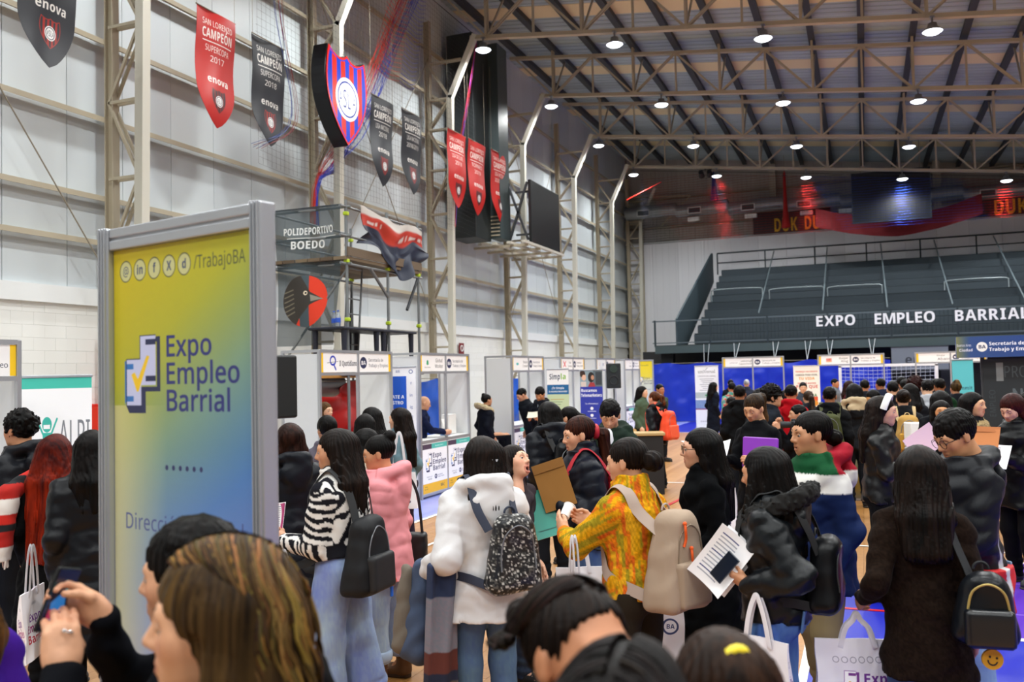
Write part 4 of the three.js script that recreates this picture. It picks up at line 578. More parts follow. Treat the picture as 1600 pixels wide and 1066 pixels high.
    const st = thing('speaker_stand', sl, 'stand', [pos[0], 0, pos[2]]); part(st, 'pole', rod([0, 0.12, 0], [0, pos[1] - 0.36, 0], 0.018), black); for (let i = 0; i < 3; i++) { const a = i * 2.094; part(st, 'leg', rod([0, 0.7, 0], [0.45 * Math.cos(a), 0.01, 0.45 * Math.sin(a)], 0.012), black); } };
  speaker([-6.12, 1.98, -8.1], -0.3, 'black loudspeaker on a pole right beside the tall printed panel', 'black tripod under the loudspeaker beside the tall printed panel');
  speaker([-6.55, 1.95, -24.0], 0.3, 'black loudspeaker on a pole before the white booths far down the row', 'black tripod under the far loudspeaker by the booths');
  const r = thing('fire_hose_cabinet', 'red fire hose cabinet on the white wall beside the tall printed panel', 'cabinet', [-11.85, 1.35, -10.9]); part(r, 'case', rbox(0.2, 0.75, 0.6, 0.02), M(0xd02416, 0.45)); part(r, 'door', rbox(0.02, 0.66, 0.52, 0.008, 0.105, 0, 0), M(0xe03420, 0.4)); part(r, 'pipe', rod([0.05, 0.37, -0.2], [0.05, 1.5, -0.2], 0.035), M(0xb81c14, 0.45));
  const g = thing('wall_sign', 'small dark red square safety sign on the white block wall', 'sign', [-11.9, 2.92, -25.4]); part(g, 'plate', box(0.02, 0.34, 0.34), M(0x7a1f22, 0.5)); part(g, 'symbol', new THREE.TorusGeometry(0.09, 0.02, 6, 18).rotateY(E).translate(0.012, 0, 0), white);
}
// ---------------------------------------------------------------- distance fields and surface nets
const cap = (a, b, ra, rb = ra) => {
  const [ax, ay, az] = a, dx = b[0] - ax, dy = b[1] - ay, dz = b[2] - az, dd = dx * dx + dy * dy + dz * dz || 1e-9, dr = rb - ra;
  return (x, y, z) => { const px = x - ax, py = y - ay, pz = z - az, t = clamp((px * dx + py * dy + pz * dz) / dd, 0, 1), u = px - dx * t, v = py - dy * t, w = pz - dz * t; return Math.sqrt(u * u + v * v + w * w) - (ra + dr * t); };
};
const ell = (c, r) => { const [cx, cy, cz] = c, [rx, ry, rz] = r; return (x, y, z) => { const a = (x - cx) / rx, b = (y - cy) / ry, d = (z - cz) / rz, k0 = Math.sqrt(a * a + b * b + d * d), k1 = Math.sqrt(a * a / rx / rx + b * b / ry / ry + d * d / rz / rz) || 1e-9; const k2 = Math.sqrt((a / rx) ** 2 + (b / ry) ** 2 + (d / rz) ** 2) || 1e-9; return k0 < 1e-6 ? -Math.min(rx, ry, rz) : k0 * (k0 - 1) / k2; }; };
const smin = (a, b, k) => { const h = Math.max(k - Math.abs(a - b), 0) / k; return Math.min(a, b) - h * h * k * 0.25; };
const smax = (a, b, k) => -smin(-a, -b, k);
const uni = (fs, k) => (x, y, z) => { let d = fs[0](x, y, z); for (let i = 1; i < fs.length; i++) d = smin(d, fs[i](x, y, z), k); return d; };
const chain = (pts, rs, k = 0.02) => uni(pts.slice(1).map((p, i) => cap(pts[i], p, rs[i], rs[i + 1])), k);
const fold = (x, y, z, f) => Math.sin(x * f + 2.1 * Math.sin(y * f * 0.7 + z * f * 0.5)) * Math.sin(y * f * 0.9 + 1.7 * Math.sin(z * f * 0.8 + x * f * 0.3));
function surf(f, lo, hi, c, color) { // naive surface nets with block skipping
  const n = [0, 1, 2].map((i) => Math.ceil((hi[i] - lo[i]) / c) + 1), [nx, ny, nz] = n, A = new Float32Array(nx * ny * nz).fill(9), id = new Int32Array(nx * ny * nz).fill(-1), at = (i, j, k) => i + nx * (j + ny * k), B = 6, on = [];
  const rad = B * c * 0.87 * 1.6 + 0.03;
  for (let k = 0; k < nz - 1; k += B) for (let j = 0; j < ny - 1; j += B) for (let i = 0; i < nx - 1; i += B) {
    const d = f(lo[0] + (i + B / 2) * c, lo[1] + (j + B / 2) * c, lo[2] + (k + B / 2) * c); if (Math.abs(d) > rad) { continue; } on.push(i, j, k);
    for (let kk = k; kk <= Math.min(k + B, nz - 1); kk++) for (let jj = j; jj <= Math.min(j + B, ny - 1); jj++) for (let ii = i; ii <= Math.min(i + B, nx - 1); ii++) { const q = at(ii, jj, kk); if (A[q] === 9) A[q] = f(lo[0] + ii * c, lo[1] + jj * c, lo[2] + kk * c); }
  }
  const pos = [], idx = [], cells = [], E8 = [[0, 1], [2, 3], [4, 5], [6, 7], [0, 2], [1, 3], [4, 6], [5, 7], [0, 4], [1, 5], [2, 6], [3, 7]], v = new Float32Array(8);
  for (let b = 0; b < on.length; b += 3) for (let k = on[b + 2]; k < Math.min(on[b + 2] + B, nz - 1); k++) for (let j = on[b + 1]; j < Math.min(on[b + 1] + B, ny - 1); j++) for (let i = on[b]; i < Math.min(on[b] + B, nx - 1); i++) {
    let m = 0, bad = false; for (let q = 0; q < 8; q++) { v[q] = A[at(i + (q & 1), j + ((q >> 1) & 1), k + (q >> 2))]; if (v[q] < 0) m |= 1 << q; if (v[q] === 9) bad = true; }
    if (m === 0 || m === 255 || bad) continue; let sx = 0, sy = 0, sz = 0, cnt = 0;
    for (const [p, q] of E8) { if ((v[p] < 0) === (v[q] < 0)) continue; const t = v[p] / (v[p] - v[q]); sx += mixf(p & 1, q & 1, t); sy += mixf((p >> 1) & 1, (q >> 1) & 1, t); sz += mixf(p >> 2, q >> 2, t); cnt++; }
    id[at(i, j, k)] = pos.length / 3; pos.push(lo[0] + (i + sx / cnt) * c, lo[1] + (j + sy / cnt) * c, lo[2] + (k + sz / cnt) * c); cells.push(i, j, k);
  }
  const quad = (a, b, d, e, flip) => { if (a < 0 || b < 0 || d < 0 || e < 0) return; if (flip) idx.push(a, d, b, a, e, d); else idx.push(a, b, d, a, d, e); };
  for (let q = 0; q < cells.length; q += 3) { const i = cells[q], j = cells[q + 1], k = cells[q + 2], s = A[at(i, j, k)] < 0;
    if (j > 0 && k > 0 && s !== A[at(i + 1, j, k)] < 0) quad(id[at(i, j, k)], id[at(i, j - 1, k)], id[at(i, j - 1, k - 1)], id[at(i, j, k - 1)], s);
    if (i > 0 && k > 0 && s !== A[at(i, j + 1, k)] < 0) quad(id[at(i, j, k)], id[at(i, j, k - 1)], id[at(i - 1, j, k - 1)], id[at(i - 1, j, k)], s);
    if (i > 0 && j > 0 && s !== A[at(i, j, k + 1)] < 0) quad(id[at(i, j, k)], id[at(i - 1, j, k)], id[at(i - 1, j - 1, k)], id[at(i, j - 1, k)], s); }
  for (let q = 0; q < idx.length; q += 3) { const t = idx[q + 1]; idx[q + 1] = idx[q + 2]; idx[q + 2] = t; }
  const g = new THREE.BufferGeometry(); g.setAttribute('position', new THREE.Float32BufferAttribute(pos, 3)); g.setIndex(idx); g.computeVertexNormals();
  if (color) { const a = new Float32Array(pos.length), N = g.attributes.normal.array; for (let i = 0; i < pos.length; i += 3) a.set(color(pos[i], pos[i + 1], pos[i + 2], N[i], N[i + 1], N[i + 2]), i); g.setAttribute('color', new THREE.BufferAttribute(a, 3)); }
  return g;
}
const skinMat = (() => { const m = new THREE.MeshPhysicalMaterial({ color: 0xffffff, roughness: 0.5, vertexColors: true }); return m; })();
const hairMat = new THREE.MeshPhysicalMaterial({ color: 0xffffff, roughness: 0.45, vertexColors: true, specularIntensity: 0.2 });
const eyeMat = M(0xffffff, 0.2, { vertexColors: true });
const lin = (hex) => { const c = C(hex); return [c.r, c.g, c.b]; };
// ---------------------------------------------------------------- heads (local: ear height at 0, face towards +z)
function headField(man, open) {
  const add = uni([ell([0, 0.03, -0.014], [0.077, 0.088, 0.099]), ell([0, -0.03, 0.03], [0.061, 0.082, 0.064]), ell([0, -0.072, 0.042], man ? [0.05, 0.042, 0.046] : [0.044, 0.04, 0.044]), ell([0, -0.1, 0.066], [0.02, 0.016, 0.018]), ell([-0.04, -0.02, 0.058], [0.022, 0.028, 0.024]), ell([0.04, -0.02, 0.058], [0.022, 0.028, 0.024]), cap([-0.034, 0.024, 0.079], [0.034, 0.024, 0.079], 0.013)], 0.03);
  const nose = uni([cap([0, 0.014, 0.088], [0, -0.028, 0.109], 0.008, 0.0115), ell([-0.012, -0.034, 0.096], [0.008, 0.007, 0.01]), ell([0.012, -0.034, 0.096], [0.008, 0.007, 0.01])], 0.012);
  const lip = uni([cap([-0.019, -0.0625, 0.087], [0.019, -0.0625, 0.087], 0.0055), cap([-0.012, -0.0625, 0.092], [0.012, -0.0625, 0.092], 0.005), cap([-0.014, -0.075 - open * 0.4, 0.09], [0.014, -0.075 - open * 0.4, 0.09], 0.0065)], 0.008);
  const eyes = [ell([-0.032, 0.002, 0.098], [0.018, 0.012, 0.017]), ell([0.032, 0.002, 0.098], [0.018, 0.012, 0.017])], mouth = ell([0, -0.068 - open * 0.2, 0.098], [0.017, 0.0022 + open * 0.22, 0.013 + open * 0.3]);
  const ear = [-1, 1].map((s) => uni([ell([s * 0.079, -0.004, -0.006], [0.009, 0.031, 0.018]), ell([s * 0.076, -0.026, 0.0], [0.007, 0.012, 0.009])], 0.01)), neck = cap([0, -0.07, -0.022], [0, -0.2, -0.04], man ? 0.058 : 0.05, man ? 0.064 : 0.056);
  return (x, y, z) => { let d = smin(add(x, y, z), neck(x, y, z), 0.03); d = smin(d, nose(x, y, z), 0.014); d = smax(d, -eyes[0](x, y, z), 0.012); d = smax(d, -eyes[1](x, y, z), 0.012); d = smin(d, lip(x, y, z), 0.008); d = smax(d, -mouth(x, y, z), 0.004); return smin(d, Math.min(ear[0](x, y, z), ear[1](x, y, z)), 0.008); };
}
const lipF = ell([0, -0.068, 0.092], [0.024, 0.0155, 0.02]), browLine = (x) => Math.abs(Math.abs(x) - 0.034) < 0.021;
const headCache = {};
function headGeo(cell, skin, man, open) {
  const key = [cell, skin, man, open].join(); if (headCache[key]) return headCache[key].clone();
  const s = lin(skin), lip = [s[0] * 0.72, s[1] * 0.42, s[2] * 0.42], mouthC = [0.09, 0.015, 0.015], lF = ell([0, -0.068 - open * 0.2, 0.092], [0.024 + open * 0.2, 0.0155 + open * 0.36, 0.02]), mF = ell([0, -0.068 - open * 0.2, 0.092], [0.018, 0.003 + open * 0.24, 0.03]);
  const g = surf(headField(man, open), [-0.11, -0.22, -0.13], [0.11, 0.135, 0.14], cell, (x, y, z) => { if (open > 0.01 && mF(x, y, z) < 0 && z < 0.089) return mouthC; const k = sm(clamp(0.5 - lF(x, y, z) / 0.006, 0, 1)) * (man ? 0.5 : 0.85) * (z > 0.06 ? 1 : 0); const ck = 0.12 * Math.exp(-((Math.abs(x) - 0.045) ** 2 + (y + 0.03) ** 2) / 0.0006) * (z > 0 ? 1 : 0), v = 1 + 0.05 * noise(x * 60, y * 60, z * 60); return [mixf(s[0], lip[0], k) * v, mixf(s[1] * (1 - ck), lip[1], k) * v, mixf(s[2] * (1 - ck), lip[2], k) * v]; });
  headCache[key] = g; return g.clone();
}
// ---------------------------------------------------------------- hands (local: wrist 0, fingers +y, palm +z, thumb +x = right hand)
const handCache = {};
function handGeo(cell, skin, pose) {
  const key = cell + skin + pose; if (handCache[key]) return handCache[key].clone();
  const [curl, spread, thumb] = { relaxed: [0.38, 0.06, 0.4], grip: [1.15, 0.02, 1.0], flat: [0.12, 0.12, 0.2], hold: [0.75, 0.05, 0.75], pinch: [0.62, 0.04, 1.0], open: [0.22, 0.2, 0.1] }[pose];
  const fs = [ell([0, 0.05, 0], [0.043, 0.055, 0.018]), ell([0, 0.02, 0], [0.034, 0.036, 0.017]), ell([0.022, 0.03, 0.01], [0.018, 0.03, 0.014]), cap([0, -0.012, 0], [0, 0.015, 0], 0.026, 0.025)], fingers = [];
  [[0.03, 0.068], [0.0105, 0.077], [-0.01, 0.071], [-0.029, 0.056]].forEach(([x, L], i) => {
    let p = [x, 0.088 - (i === 3 ? 0.01 : i === 0 ? 0.003 : 0), 0], a = curl * 0.7 + i * 0.05 * curl, sx = (x - 0.0005) * spread * 6; const pts = [[x * 0.8, 0.05, 0], p], rs = [0.0095, 0.0092];
    [0.46, 0.3, 0.26].forEach((f, j) => { const l = L * f; p = [p[0] + sx * l, p[1] + Math.cos(a) * l, p[2] + Math.sin(a) * l]; pts.push(p); rs.push(0.0086 - j * 0.0008); a += curl * (j === 0 ? 0.95 : 0.7); });
    fingers.push(chain(pts, rs, 0.006));
  });
  fingers.push(chain([[0.02, 0.018, 0.006], [0.042, 0.046, 0.012 + thumb * 0.012], [0.048 - thumb * 0.01, 0.074, 0.016 + thumb * 0.026], [0.044 - thumb * 0.022, 0.097, 0.018 + thumb * 0.034]], [0.013, 0.0115, 0.0098, 0.0082], 0.006));
  const palm = uni(fs, 0.022), s = lin(skin), f = (x, y, z) => { let d = palm(x, y, z); let e = 9; for (const q of fingers) e = Math.min(e, q(x, y, z)); return smin(d, e, 0.009); };
  const g = surf(f, [-0.09, -0.07, -0.04], [0.09, 0.19, 0.12], cell, (x, y, z) => { const v = 1 + 0.06 * noise(x * 90, y * 90, z * 90); return [s[0] * v, s[1] * v * (y > 0.1 ? 0.93 : 1), s[2] * v * (y > 0.1 ? 0.93 : 1)]; });
  handCache[key] = g; return g.clone();
}
// ---------------------------------------------------------------- people
const deg = Math.PI / 180, heading = (phi) => (21.8 - phi) * deg;   // phi 0 faces the camera, 90 picture-left, 180 away, 270 right
const profX = [[0.3, 0.2], [0.72, 0.185], [0.86, 0.168], [0.95, 0.163], [1.06, 0.138], [1.2, 0.152], [1.32, 0.16], [1.4, 0.1], [1.46, 0.066]], profZ = [[0.3, 0.16], [0.72, 0.135], [0.86, 0.122], [0.95, 0.118], [1.06, 0.1], [1.2, 0.112], [1.32, 0.112], [1.4, 0.088], [1.46, 0.062]];
const lut = (t, y) => { if (y <= t[0][0]) return t[0][1]; for (let i = 1; i < t.length; i++) if (y < t[i][0]) return mixf(t[i - 1][1], t[i][1], sm((y - t[i - 1][0]) / (t[i][0] - t[i - 1][0]))); return t[t.length - 1][1]; };
const crossN = (a, b) => V(...a).cross(V(...b)).normalize();
function person(o) {
  // o: label, x, z, H, phi, lean, head [yaw, pitch, roll], L/R wrist targets, skin, hair {..}, top {..}, legs {..}, shoes, lod
  const S = o.H / 1.7, t = thing('person', o.label, 'person', [o.x, o.y ?? 0, o.z], heading(o.phi), o.group); t.scale.setScalar(S);
  const lod = o.lod ?? 1, skin = o.skin ?? 0xc08a68, lean = (o.lean ?? 0.04), sl = Math.sin(lean), cl = Math.cos(lean), side = o.side ?? 0;
  const T = (x, y, z) => { const dy = y - 0.92; return [x + dy * side, 0.92 + dy * cl - z * sl, dy * sl + z * cl]; };
  const iT = (x, y, z) => { x -= (y - 0.92) * side; const dy = y - 0.92; return [x, 0.92 + dy * cl + z * sl, -dy * sl + z * cl]; };
  const [hy, hp, hr] = (o.head ?? [0, 0, 0]).map((a) => a * deg), hc = T(0, 1.575 + (o.crouch ?? 0), 0.015), nb = T(0, 1.455, -0.02);
  const HM = new THREE.Matrix4().makeRotationFromEuler(new THREE.Euler(hp + lean * 0.3, hy, hr, 'YXZ')).setPosition(...hc), HI = HM.clone().invert().elements;
  const toH = (x, y, z) => [HI[0] * x + HI[4] * y + HI[8] * z + HI[12], HI[1] * x + HI[5] * y + HI[9] * z + HI[13], HI[2] * x + HI[6] * y + HI[10] * z + HI[14]];
  const fromH = (x, y, z) => { const v = V(x, y, z).applyMatrix4(HM); return [v.x, v.y, v.z]; };
  // arms
  const arms = [1, -1].map((s) => {
    const sh = T(s * (o.sw ?? 0.16), 1.335, -0.01), d = (s > 0 ? o.L : o.R) ?? {}; let w = d.to ?? [s * 0.21, 0.84, 0.05]; const A = V(...sh), B = V(...w), L1 = 0.285, L2 = 0.255; let dir = B.clone().sub(A), L = dir.length(); if (L > 0.535) { B.copy(A).addScaledVector(dir, 0.535 / L); dir = B.clone().sub(A); L = 0.535; } dir.normalize();
    const a = (L1 * L1 - L2 * L2 + L * L) / (2 * L), h = Math.sqrt(Math.max(0, L1 * L1 - a * a)), hint = V(...(d.elbow ?? [s * 0.18, -0.6, -0.75])); hint.addScaledVector(dir, -hint.dot(dir)).normalize();
    const e = A.clone().addScaledVector(dir, a).addScaledVector(hint, h), f = B.clone().sub(e).normalize(); const fd = d.dir ? V(...d.dir).normalize() : f; const n = V(...(d.palm ?? [-s, 0, 0.2])); n.addScaledVector(fd, -n.dot(fd)).normalize();
    return { s, sh, el: [e.x, e.y, e.z], wr: [B.x, B.y, B.z], fd, n, pose: d.pose ?? 'relaxed', show: d.show ?? true };
  });
  // legs
  const feet = o.feet ?? [[0.1, 0.02], [-0.1, -0.02]], legs = [1, -1].map((s, i) => { const [fx, fz] = feet[i], hip = [s * 0.088, 0.9, 0], an = [fx, 0.09, fz - 0.03], kn = [mixf(hip[0], an[0], 0.5), 0.49, mixf(0, fz, 0.5) + 0.025 + (o.knee?.[i] ?? 0)]; return { s, hip, kn, an, fx, fz, turn: o.toe?.[i] ?? s * 0.25 }; });
  if (o.seated) for (const l of legs) { l.hip = [l.s * 0.1, 0.88, 0]; l.kn = [l.s * 0.13, 0.86, 0.42]; l.an = [l.s * 0.13, 0.46, 0.45]; l.fx = l.s * 0.13; l.fz = 0.46; l.fy = 0.37; }
  // body: one continuous skin mesh, with finer head and hands
  const hcell = lod >= 2 ? 0.0042 : lod >= 1 ? 0.0075 : 0.012, wcell = lod >= 2 ? 0.004 : lod >= 1 ? 0.0062 : 0.009, s3 = lin(skin);
  const bodyF = uni([cap(nb, T(0, 1.3, -0.02), 0.055, 0.09), cap(T(0, 1.3, 0), T(0, 0.95, 0), 0.1, 0.11), ...arms.flatMap((a) => [cap(T(a.s * 0.05, 1.38, -0.01), a.sh, 0.045, 0.04), cap(a.sh, a.el, 0.042, 0.034), cap(a.el, a.wr, 0.034, 0.024)]), ...legs.flatMap((l) => [cap(l.hip, l.kn, 0.07, 0.048), cap(l.kn, l.an, 0.048, 0.034), cap(l.an, [l.fx, (l.fy ?? 0) + 0.05, l.fz + 0.08], 0.034, 0.03)])], 0.04);
  const gs = [surf(bodyF, [-0.75, -0.02, -0.75], [0.75, 1.62, 0.85], lod >= 1 ? 0.026 : 0.036, () => s3), headGeo(hcell, skin, !!o.man, o.open ?? 0).applyMatrix4(HM)];
  for (const a of arms) if (a.show) { const tx = V().crossVectors(a.fd, a.n), hm = new THREE.Matrix4().makeBasis(tx, a.fd, a.n).setPosition(...a.wr), g = handGeo(wcell, skin, a.pose); if (a.s > 0) { g.scale(-1, 1, 1); const ix = g.index.array; for (let i = 0; i < ix.length; i += 3) { const q = ix[i]; ix[i] = ix[i + 1]; ix[i + 1] = q; } g.computeVertexNormals(); } gs.push(g.applyMatrix4(hm)); }
  const body = part(t, 'body', gs, skinMat);
  // eyes and brows
  if (lod >= 0.9 && o.eyes !== false) for (const s of [-1, 1]) {
    const look = V(...(o.look ?? [0, -0.1, 1])).normalize(), e = new THREE.SphereGeometry(0.0125, 20, 14), p = e.attributes.position, c = new Float32Array(p.count * 3); for (let i = 0; i < p.count; i++) { const v = V().fromBufferAttribute(p, i).normalize().dot(look); c.set(v > 0.93 ? [0.01, 0.008, 0.006] : v > 0.74 ? [0.06, 0.03, 0.014] : [0.5, 0.46, 0.44], i * 3); } e.setAttribute('color', new THREE.BufferAttribute(c, 3));
    part(body, 'eye', e.translate(s * 0.032, 0.002, 0.0815).applyMatrix4(HM), eyeMat);
    part(body, 'eyelid', new THREE.SphereGeometry(0.0138, 16, 8, 0, Math.PI * 2, 0, o.lids ?? 1.1).rotateX(0.6).translate(s * 0.032, 0.002, 0.0812).applyMatrix4(HM), M(C(skin).multiplyScalar(0.82), 0.5));
    part(body, 'eyebrow', tube([[s * 0.014, 0.026, 0.095], [s * 0.03, 0.032, 0.093], [s * 0.05, 0.025, 0.08]], 0.0035, 10, 5).applyMatrix4(HM), M(o.brow ?? 0x1c1310, 0.8));
  }
  // hair
  if (o.hair) hair(t, o, { toH, fromH, HM, T, lod });
  // clothes
  const top = o.top; let skinF = bodyF; if (top) {
    const th = (top.th ?? 0.015) * 0.85, hem = top.hem ?? 0.84, fa = top.fold ?? (q0(top) ? 0.008 : 0.011), q = top.quilt ?? 0, flare = top.flare ?? 0, arm = (top.arm ?? 0.012) * 0.72, quiltP = top.pitch ?? 0.1;
    const tf = (x, y, z) => { const [a, b, c] = iT(x, y, z); const rx = lut(profX, b) * (o.wide ?? 1) + th + flare * Math.max(0, 1.1 - b), rz = lut(profZ, b) * (o.wide ?? 1) + th + flare * Math.max(0, 1.1 - b) * 0.8; const k = Math.sqrt((a / rx) ** 2 + (c / rz) ** 2) || 1e-6, k2 = Math.sqrt((a / rx / rx) ** 2 + (c / rz / rz) ** 2) || 1e-6; let d = k < 1e-4 ? -rz : k * (k - 1) / k2; if (q) d -= q * Math.sqrt(Math.abs(Math.sin(Math.PI * b / quiltP))); return Math.max(d, b - 1.47, hem - b); };
    const sleeves = arms.map((a) => { const r1 = 0.058 + arm, r2 = 0.046 + arm, r3 = (top.cuff ?? 0.034) + arm * 0.7, wr = V(...a.wr).lerp(V(...a.el), top.short ?? 0.04), f1 = cap(a.sh, a.el, r1, r2), f2 = cap(a.el, [wr.x, wr.y, wr.z], r2, r3), yo = cap(T(a.s * 0.05, 1.395, -0.015), a.sh, 0.046 + th * 0.5, 0.052 + arm), ax = V(...a.el).sub(V(...a.sh)).normalize(), bx = V(...a.wr).sub(V(...a.el)).normalize();
      return (x, y, z) => { let d1 = f1(x, y, z), d2 = f2(x, y, z); if (q) { const u = (x - a.sh[0]) * ax.x + (y - a.sh[1]) * ax.y + (z - a.sh[2]) * ax.z, v = (x - a.el[0]) * bx.x + (y - a.el[1]) * bx.y + (z - a.el[2]) * bx.z; d1 -= q * 0.8 * Math.sqrt(Math.abs(Math.sin(Math.PI * u / 0.085))); d2 -= q * 0.8 * Math.sqrt(Math.abs(Math.sin(Math.PI * v / 0.085))); } return Math.min(smin(d1, d2, 0.03), yo(x, y, z)); }; });
    const extra = []; const nk = T(0, 1.43, -0.02);
    if (top.collar) extra.push((x, y, z) => { const [a, b, c] = iT(x, y, z); const r = Math.hypot(a, (c + 0.02) * 1.05) - 0.075; return Math.sqrt(r * r + Math.max(0, Math.abs(b - 1.455) - 0.03 * top.collar) ** 2) - 0.016; });
    if (top.hood) { const hs = top.hood; extra.push((x, y, z) => { const [a, b, c] = iT(x, y, z); const r = Math.hypot(a, c + 0.03) - 0.105 * hs, yy = b - 1.43 + 0.25 * (c + 0.03); return Math.hypot(r * 0.9, yy) - (0.034 + (c < 0 ? 0.012 : -0.006)) * hs; }, (x, y, z) => { const [a, b, c] = iT(x, y, z); return ell([0, 1.35, -0.15], [0.115 * hs, 0.11 * hs, 0.05 * hs])(a, b, c); }); }
    const f = (x, y, z) => { let d = tf(x, y, z); d = smin(d, sleeves[0](x, y, z), 0.035); d = smin(d, sleeves[1](x, y, z), 0.035); for (const e of extra) d = smin(d, e(x, y, z), 0.03); if (fa) d += fa * (fold(x, y, z, 17) + 0.7 * (0.6 - Math.abs(noise(x * 9 + 4, y * 13, z * 9)) * 2) + 0.35 * fold(x + 3, y, z, 43)); return d; };
    skinF = (x, y, z) => { let d = tf(x, y, z); for (const a of arms) d = smin(d, cap(T(a.s * 0.05, 1.395, -0.015), a.sh, 0.046 + th * 0.5, 0.052 + arm)(x, y, z), 0.035); for (const q of extra) d = smin(d, q(x, y, z), 0.03); return d; };
    const col = top.color2 ? (x, y, z, nx, ny, nz) => { const b = iT(x, y, z); return top.color2(b[0], b[1], b[2], arms, nx, ny, nz); } : null, cell = top.cell ?? (lod >= 2 ? 0.011 : lod >= 1 ? 0.014 : 0.022);
    part(t, top.name ?? 'jacket', surf(f, [-0.8, hem - 0.1, -0.8], [0.8, 1.62, 0.9], cell, col), new THREE.MeshPhysicalMaterial({ color: col ? 0xffffff : top.color, roughness: top.rough ?? 0.75, specularIntensity: (top.rough ?? 0.75) > 0.5 ? 0.15 : 0.38, vertexColors: !!col, sheen: top.sheen ?? 0, sheenRoughness: 0.6, sheenColor: new THREE.Color(0xffffff), clearcoat: top.coat ?? 0, clearcoatRoughness: 0.4, bumpMap: top.knit ? null : null }));
    if (top.zip) part(t, 'zip', tube([0, 1, 2, 3].map((i) => T(0, 1.4 - i * (1.4 - hem) / 3, lut(profZ, 1.4 - i * (1.4 - hem) / 3) + th + 0.006)), 0.005, 12, 5), M(top.zip, 0.4));
    if (top.shirt) part(t, 'shirt', ell3(T(0, 1.35, 0.085), [0.055, 0.12, 0.075]), M(top.shirt, 0.8));
    if (top.fur) part(t, 'fur_trim', surf((x, y, z) => { const [a, b, c] = iT(x, y, z); const r = Math.hypot(a, c + 0.05) - 0.15, yy = b - 1.42 + 0.35 * (c + 0.05); return Math.hypot(r, yy) - 0.05 + 0.016 * noise(x * 70, y * 70, z * 70); }, [-0.35, 1.2, -0.4], [0.35, 1.65, 0.3], 0.008, null), M(top.fur, 0.95));
  }
  const lg = o.legs; if (lg) {
    const w = lg.w ?? 0.012, wide = lg.wide ?? 0, hemY = lg.hem ?? 0.05;
    const f0 = uni([ell([0, 0.93, -0.005], [0.165 * (o.wide ?? 1) + w * 0.4, 0.14, 0.125 * (o.wide ?? 1) + w * 0.4]), ell([0.075, 0.87, -0.05], [0.085, 0.1, 0.085]), ell([-0.075, 0.87, -0.05], [0.085, 0.1, 0.085])], 0.05), lf = legs.map((l) => uni([cap(l.hip, l.kn, 0.088 + w, 0.062 + w + wide * 0.5), cap(l.kn, l.an, 0.062 + w + wide * 0.5, 0.05 + w + wide)], 0.04));
    const f = (x, y, z) => { let d = smin(smin(f0(x, y, z), lf[0](x, y, z), 0.03), lf[1](x, y, z), 0.02); d += 0.0045 * fold(x + 5, y * 0.8, z, 17) + (y < 0.25 ? 0.006 * Math.sin(y * 90 + x * 20) : 0) + (lg.seam ?? 0); return Math.max(d, hemY + (o.seated ? 0.4 : 0) - y, y - Math.min(1.04, top ? (top.hem ?? 0.84) + 0.05 : 1.04)); };
    const base = lin(lg.color), fade = lg.denim ? (x, y, z) => { const v = 0.9 + 0.25 * noise(x * 9, y * 5, z * 9) + 0.12 * noise(x * 120, y * 40, z * 120); return [base[0] * v, base[1] * v, base[2] * (0.93 + 0.07 * v)]; } : null;
    part(t, lg.name ?? 'trousers', surf(f, [-0.4, -0.02, -0.4], [0.4, 1.08, 0.75], lod >= 2 ? 0.011 : lod >= 1 ? 0.015 : 0.024, fade), new THREE.MeshPhysicalMaterial({ color: fade ? 0xffffff : lg.color, roughness: 0.85, specularIntensity: 0.2, vertexColors: !!fade }));
    if (lg.pockets) for (const s of [-1, 1]) part(t, 'pocket', rbox(0.1, 0.11, 0.012, 0.006).rotateX(-0.15).translate(s * 0.075, 0.88, -0.141 - w * 0.7), M(C(lg.color).multiplyScalar(0.92), 0.85));
    if (lg.cuff) for (const l of legs) part(t, 'turn_up', new THREE.TorusGeometry(0.05 + w + wide, 0.016, 8, 20).rotateX(Math.PI / 2).scale(1, 2.4, 1).translate(l.an[0], hemY + 0.05, l.an[2]), M(C(lg.color).multiplyScalar(1.15), 0.85));
  }
  for (const l of legs) { const b = o.shoes?.boot, cs = Math.cos(l.turn), sn = Math.sin(l.turn), R = (x, y, z) => [l.fx + x * cs + z * sn, y + (l.fy ?? 0), l.fz - x * sn + z * cs];
    const up = uni([cap(R(0, 0.05, -0.045), R(0, 0.045, 0.12), 0.042, 0.036), cap(R(0, 0.05, 0.03), R(0, 0.04, 0.15), 0.042, 0.036), ...(b ? [cap(R(0, 0.05, -0.04), R(0, 0.19, -0.045), 0.052, 0.056)] : [cap(R(0, 0.05, -0.04), R(0, 0.1, -0.04), 0.042, 0.04)])], 0.03);
    const sh = part(t, 'shoe', surf((x, y, z) => Math.max(up(x, y, z), 0.02 + (l.fy ?? 0) - y, y - (l.fy ?? 0) - (b ? 0.2 : 0.11)), [l.fx - 0.2, l.fy ?? 0, l.fz - 0.2], [l.fx + 0.2, (l.fy ?? 0) + 0.26, l.fz + 0.28], lod >= 2 ? 0.008 : 0.014), M(o.shoes?.color ?? 0x1a1a1c, 0.6));
    part(sh, 'sole', surf((x, y, z) => { const d = Math.min(cap(R(0, 0, -0.05), R(0, 0, 0.15), 0.043, 0.042)(x, (l.fy ?? 0), z), 9); return Math.max(d, Math.abs(y - (l.fy ?? 0) - (b ? 0.02 : 0.014)) - (b ? 0.019 : 0.013)); }, [l.fx - 0.2, (l.fy ?? 0) - 0.02, l.fz - 0.2], [l.fx + 0.2, (l.fy ?? 0) + 0.06, l.fz + 0.28], lod >= 2 ? 0.008 : 0.013), M(o.shoes?.sole ?? 0x2a2420, 0.7)); }
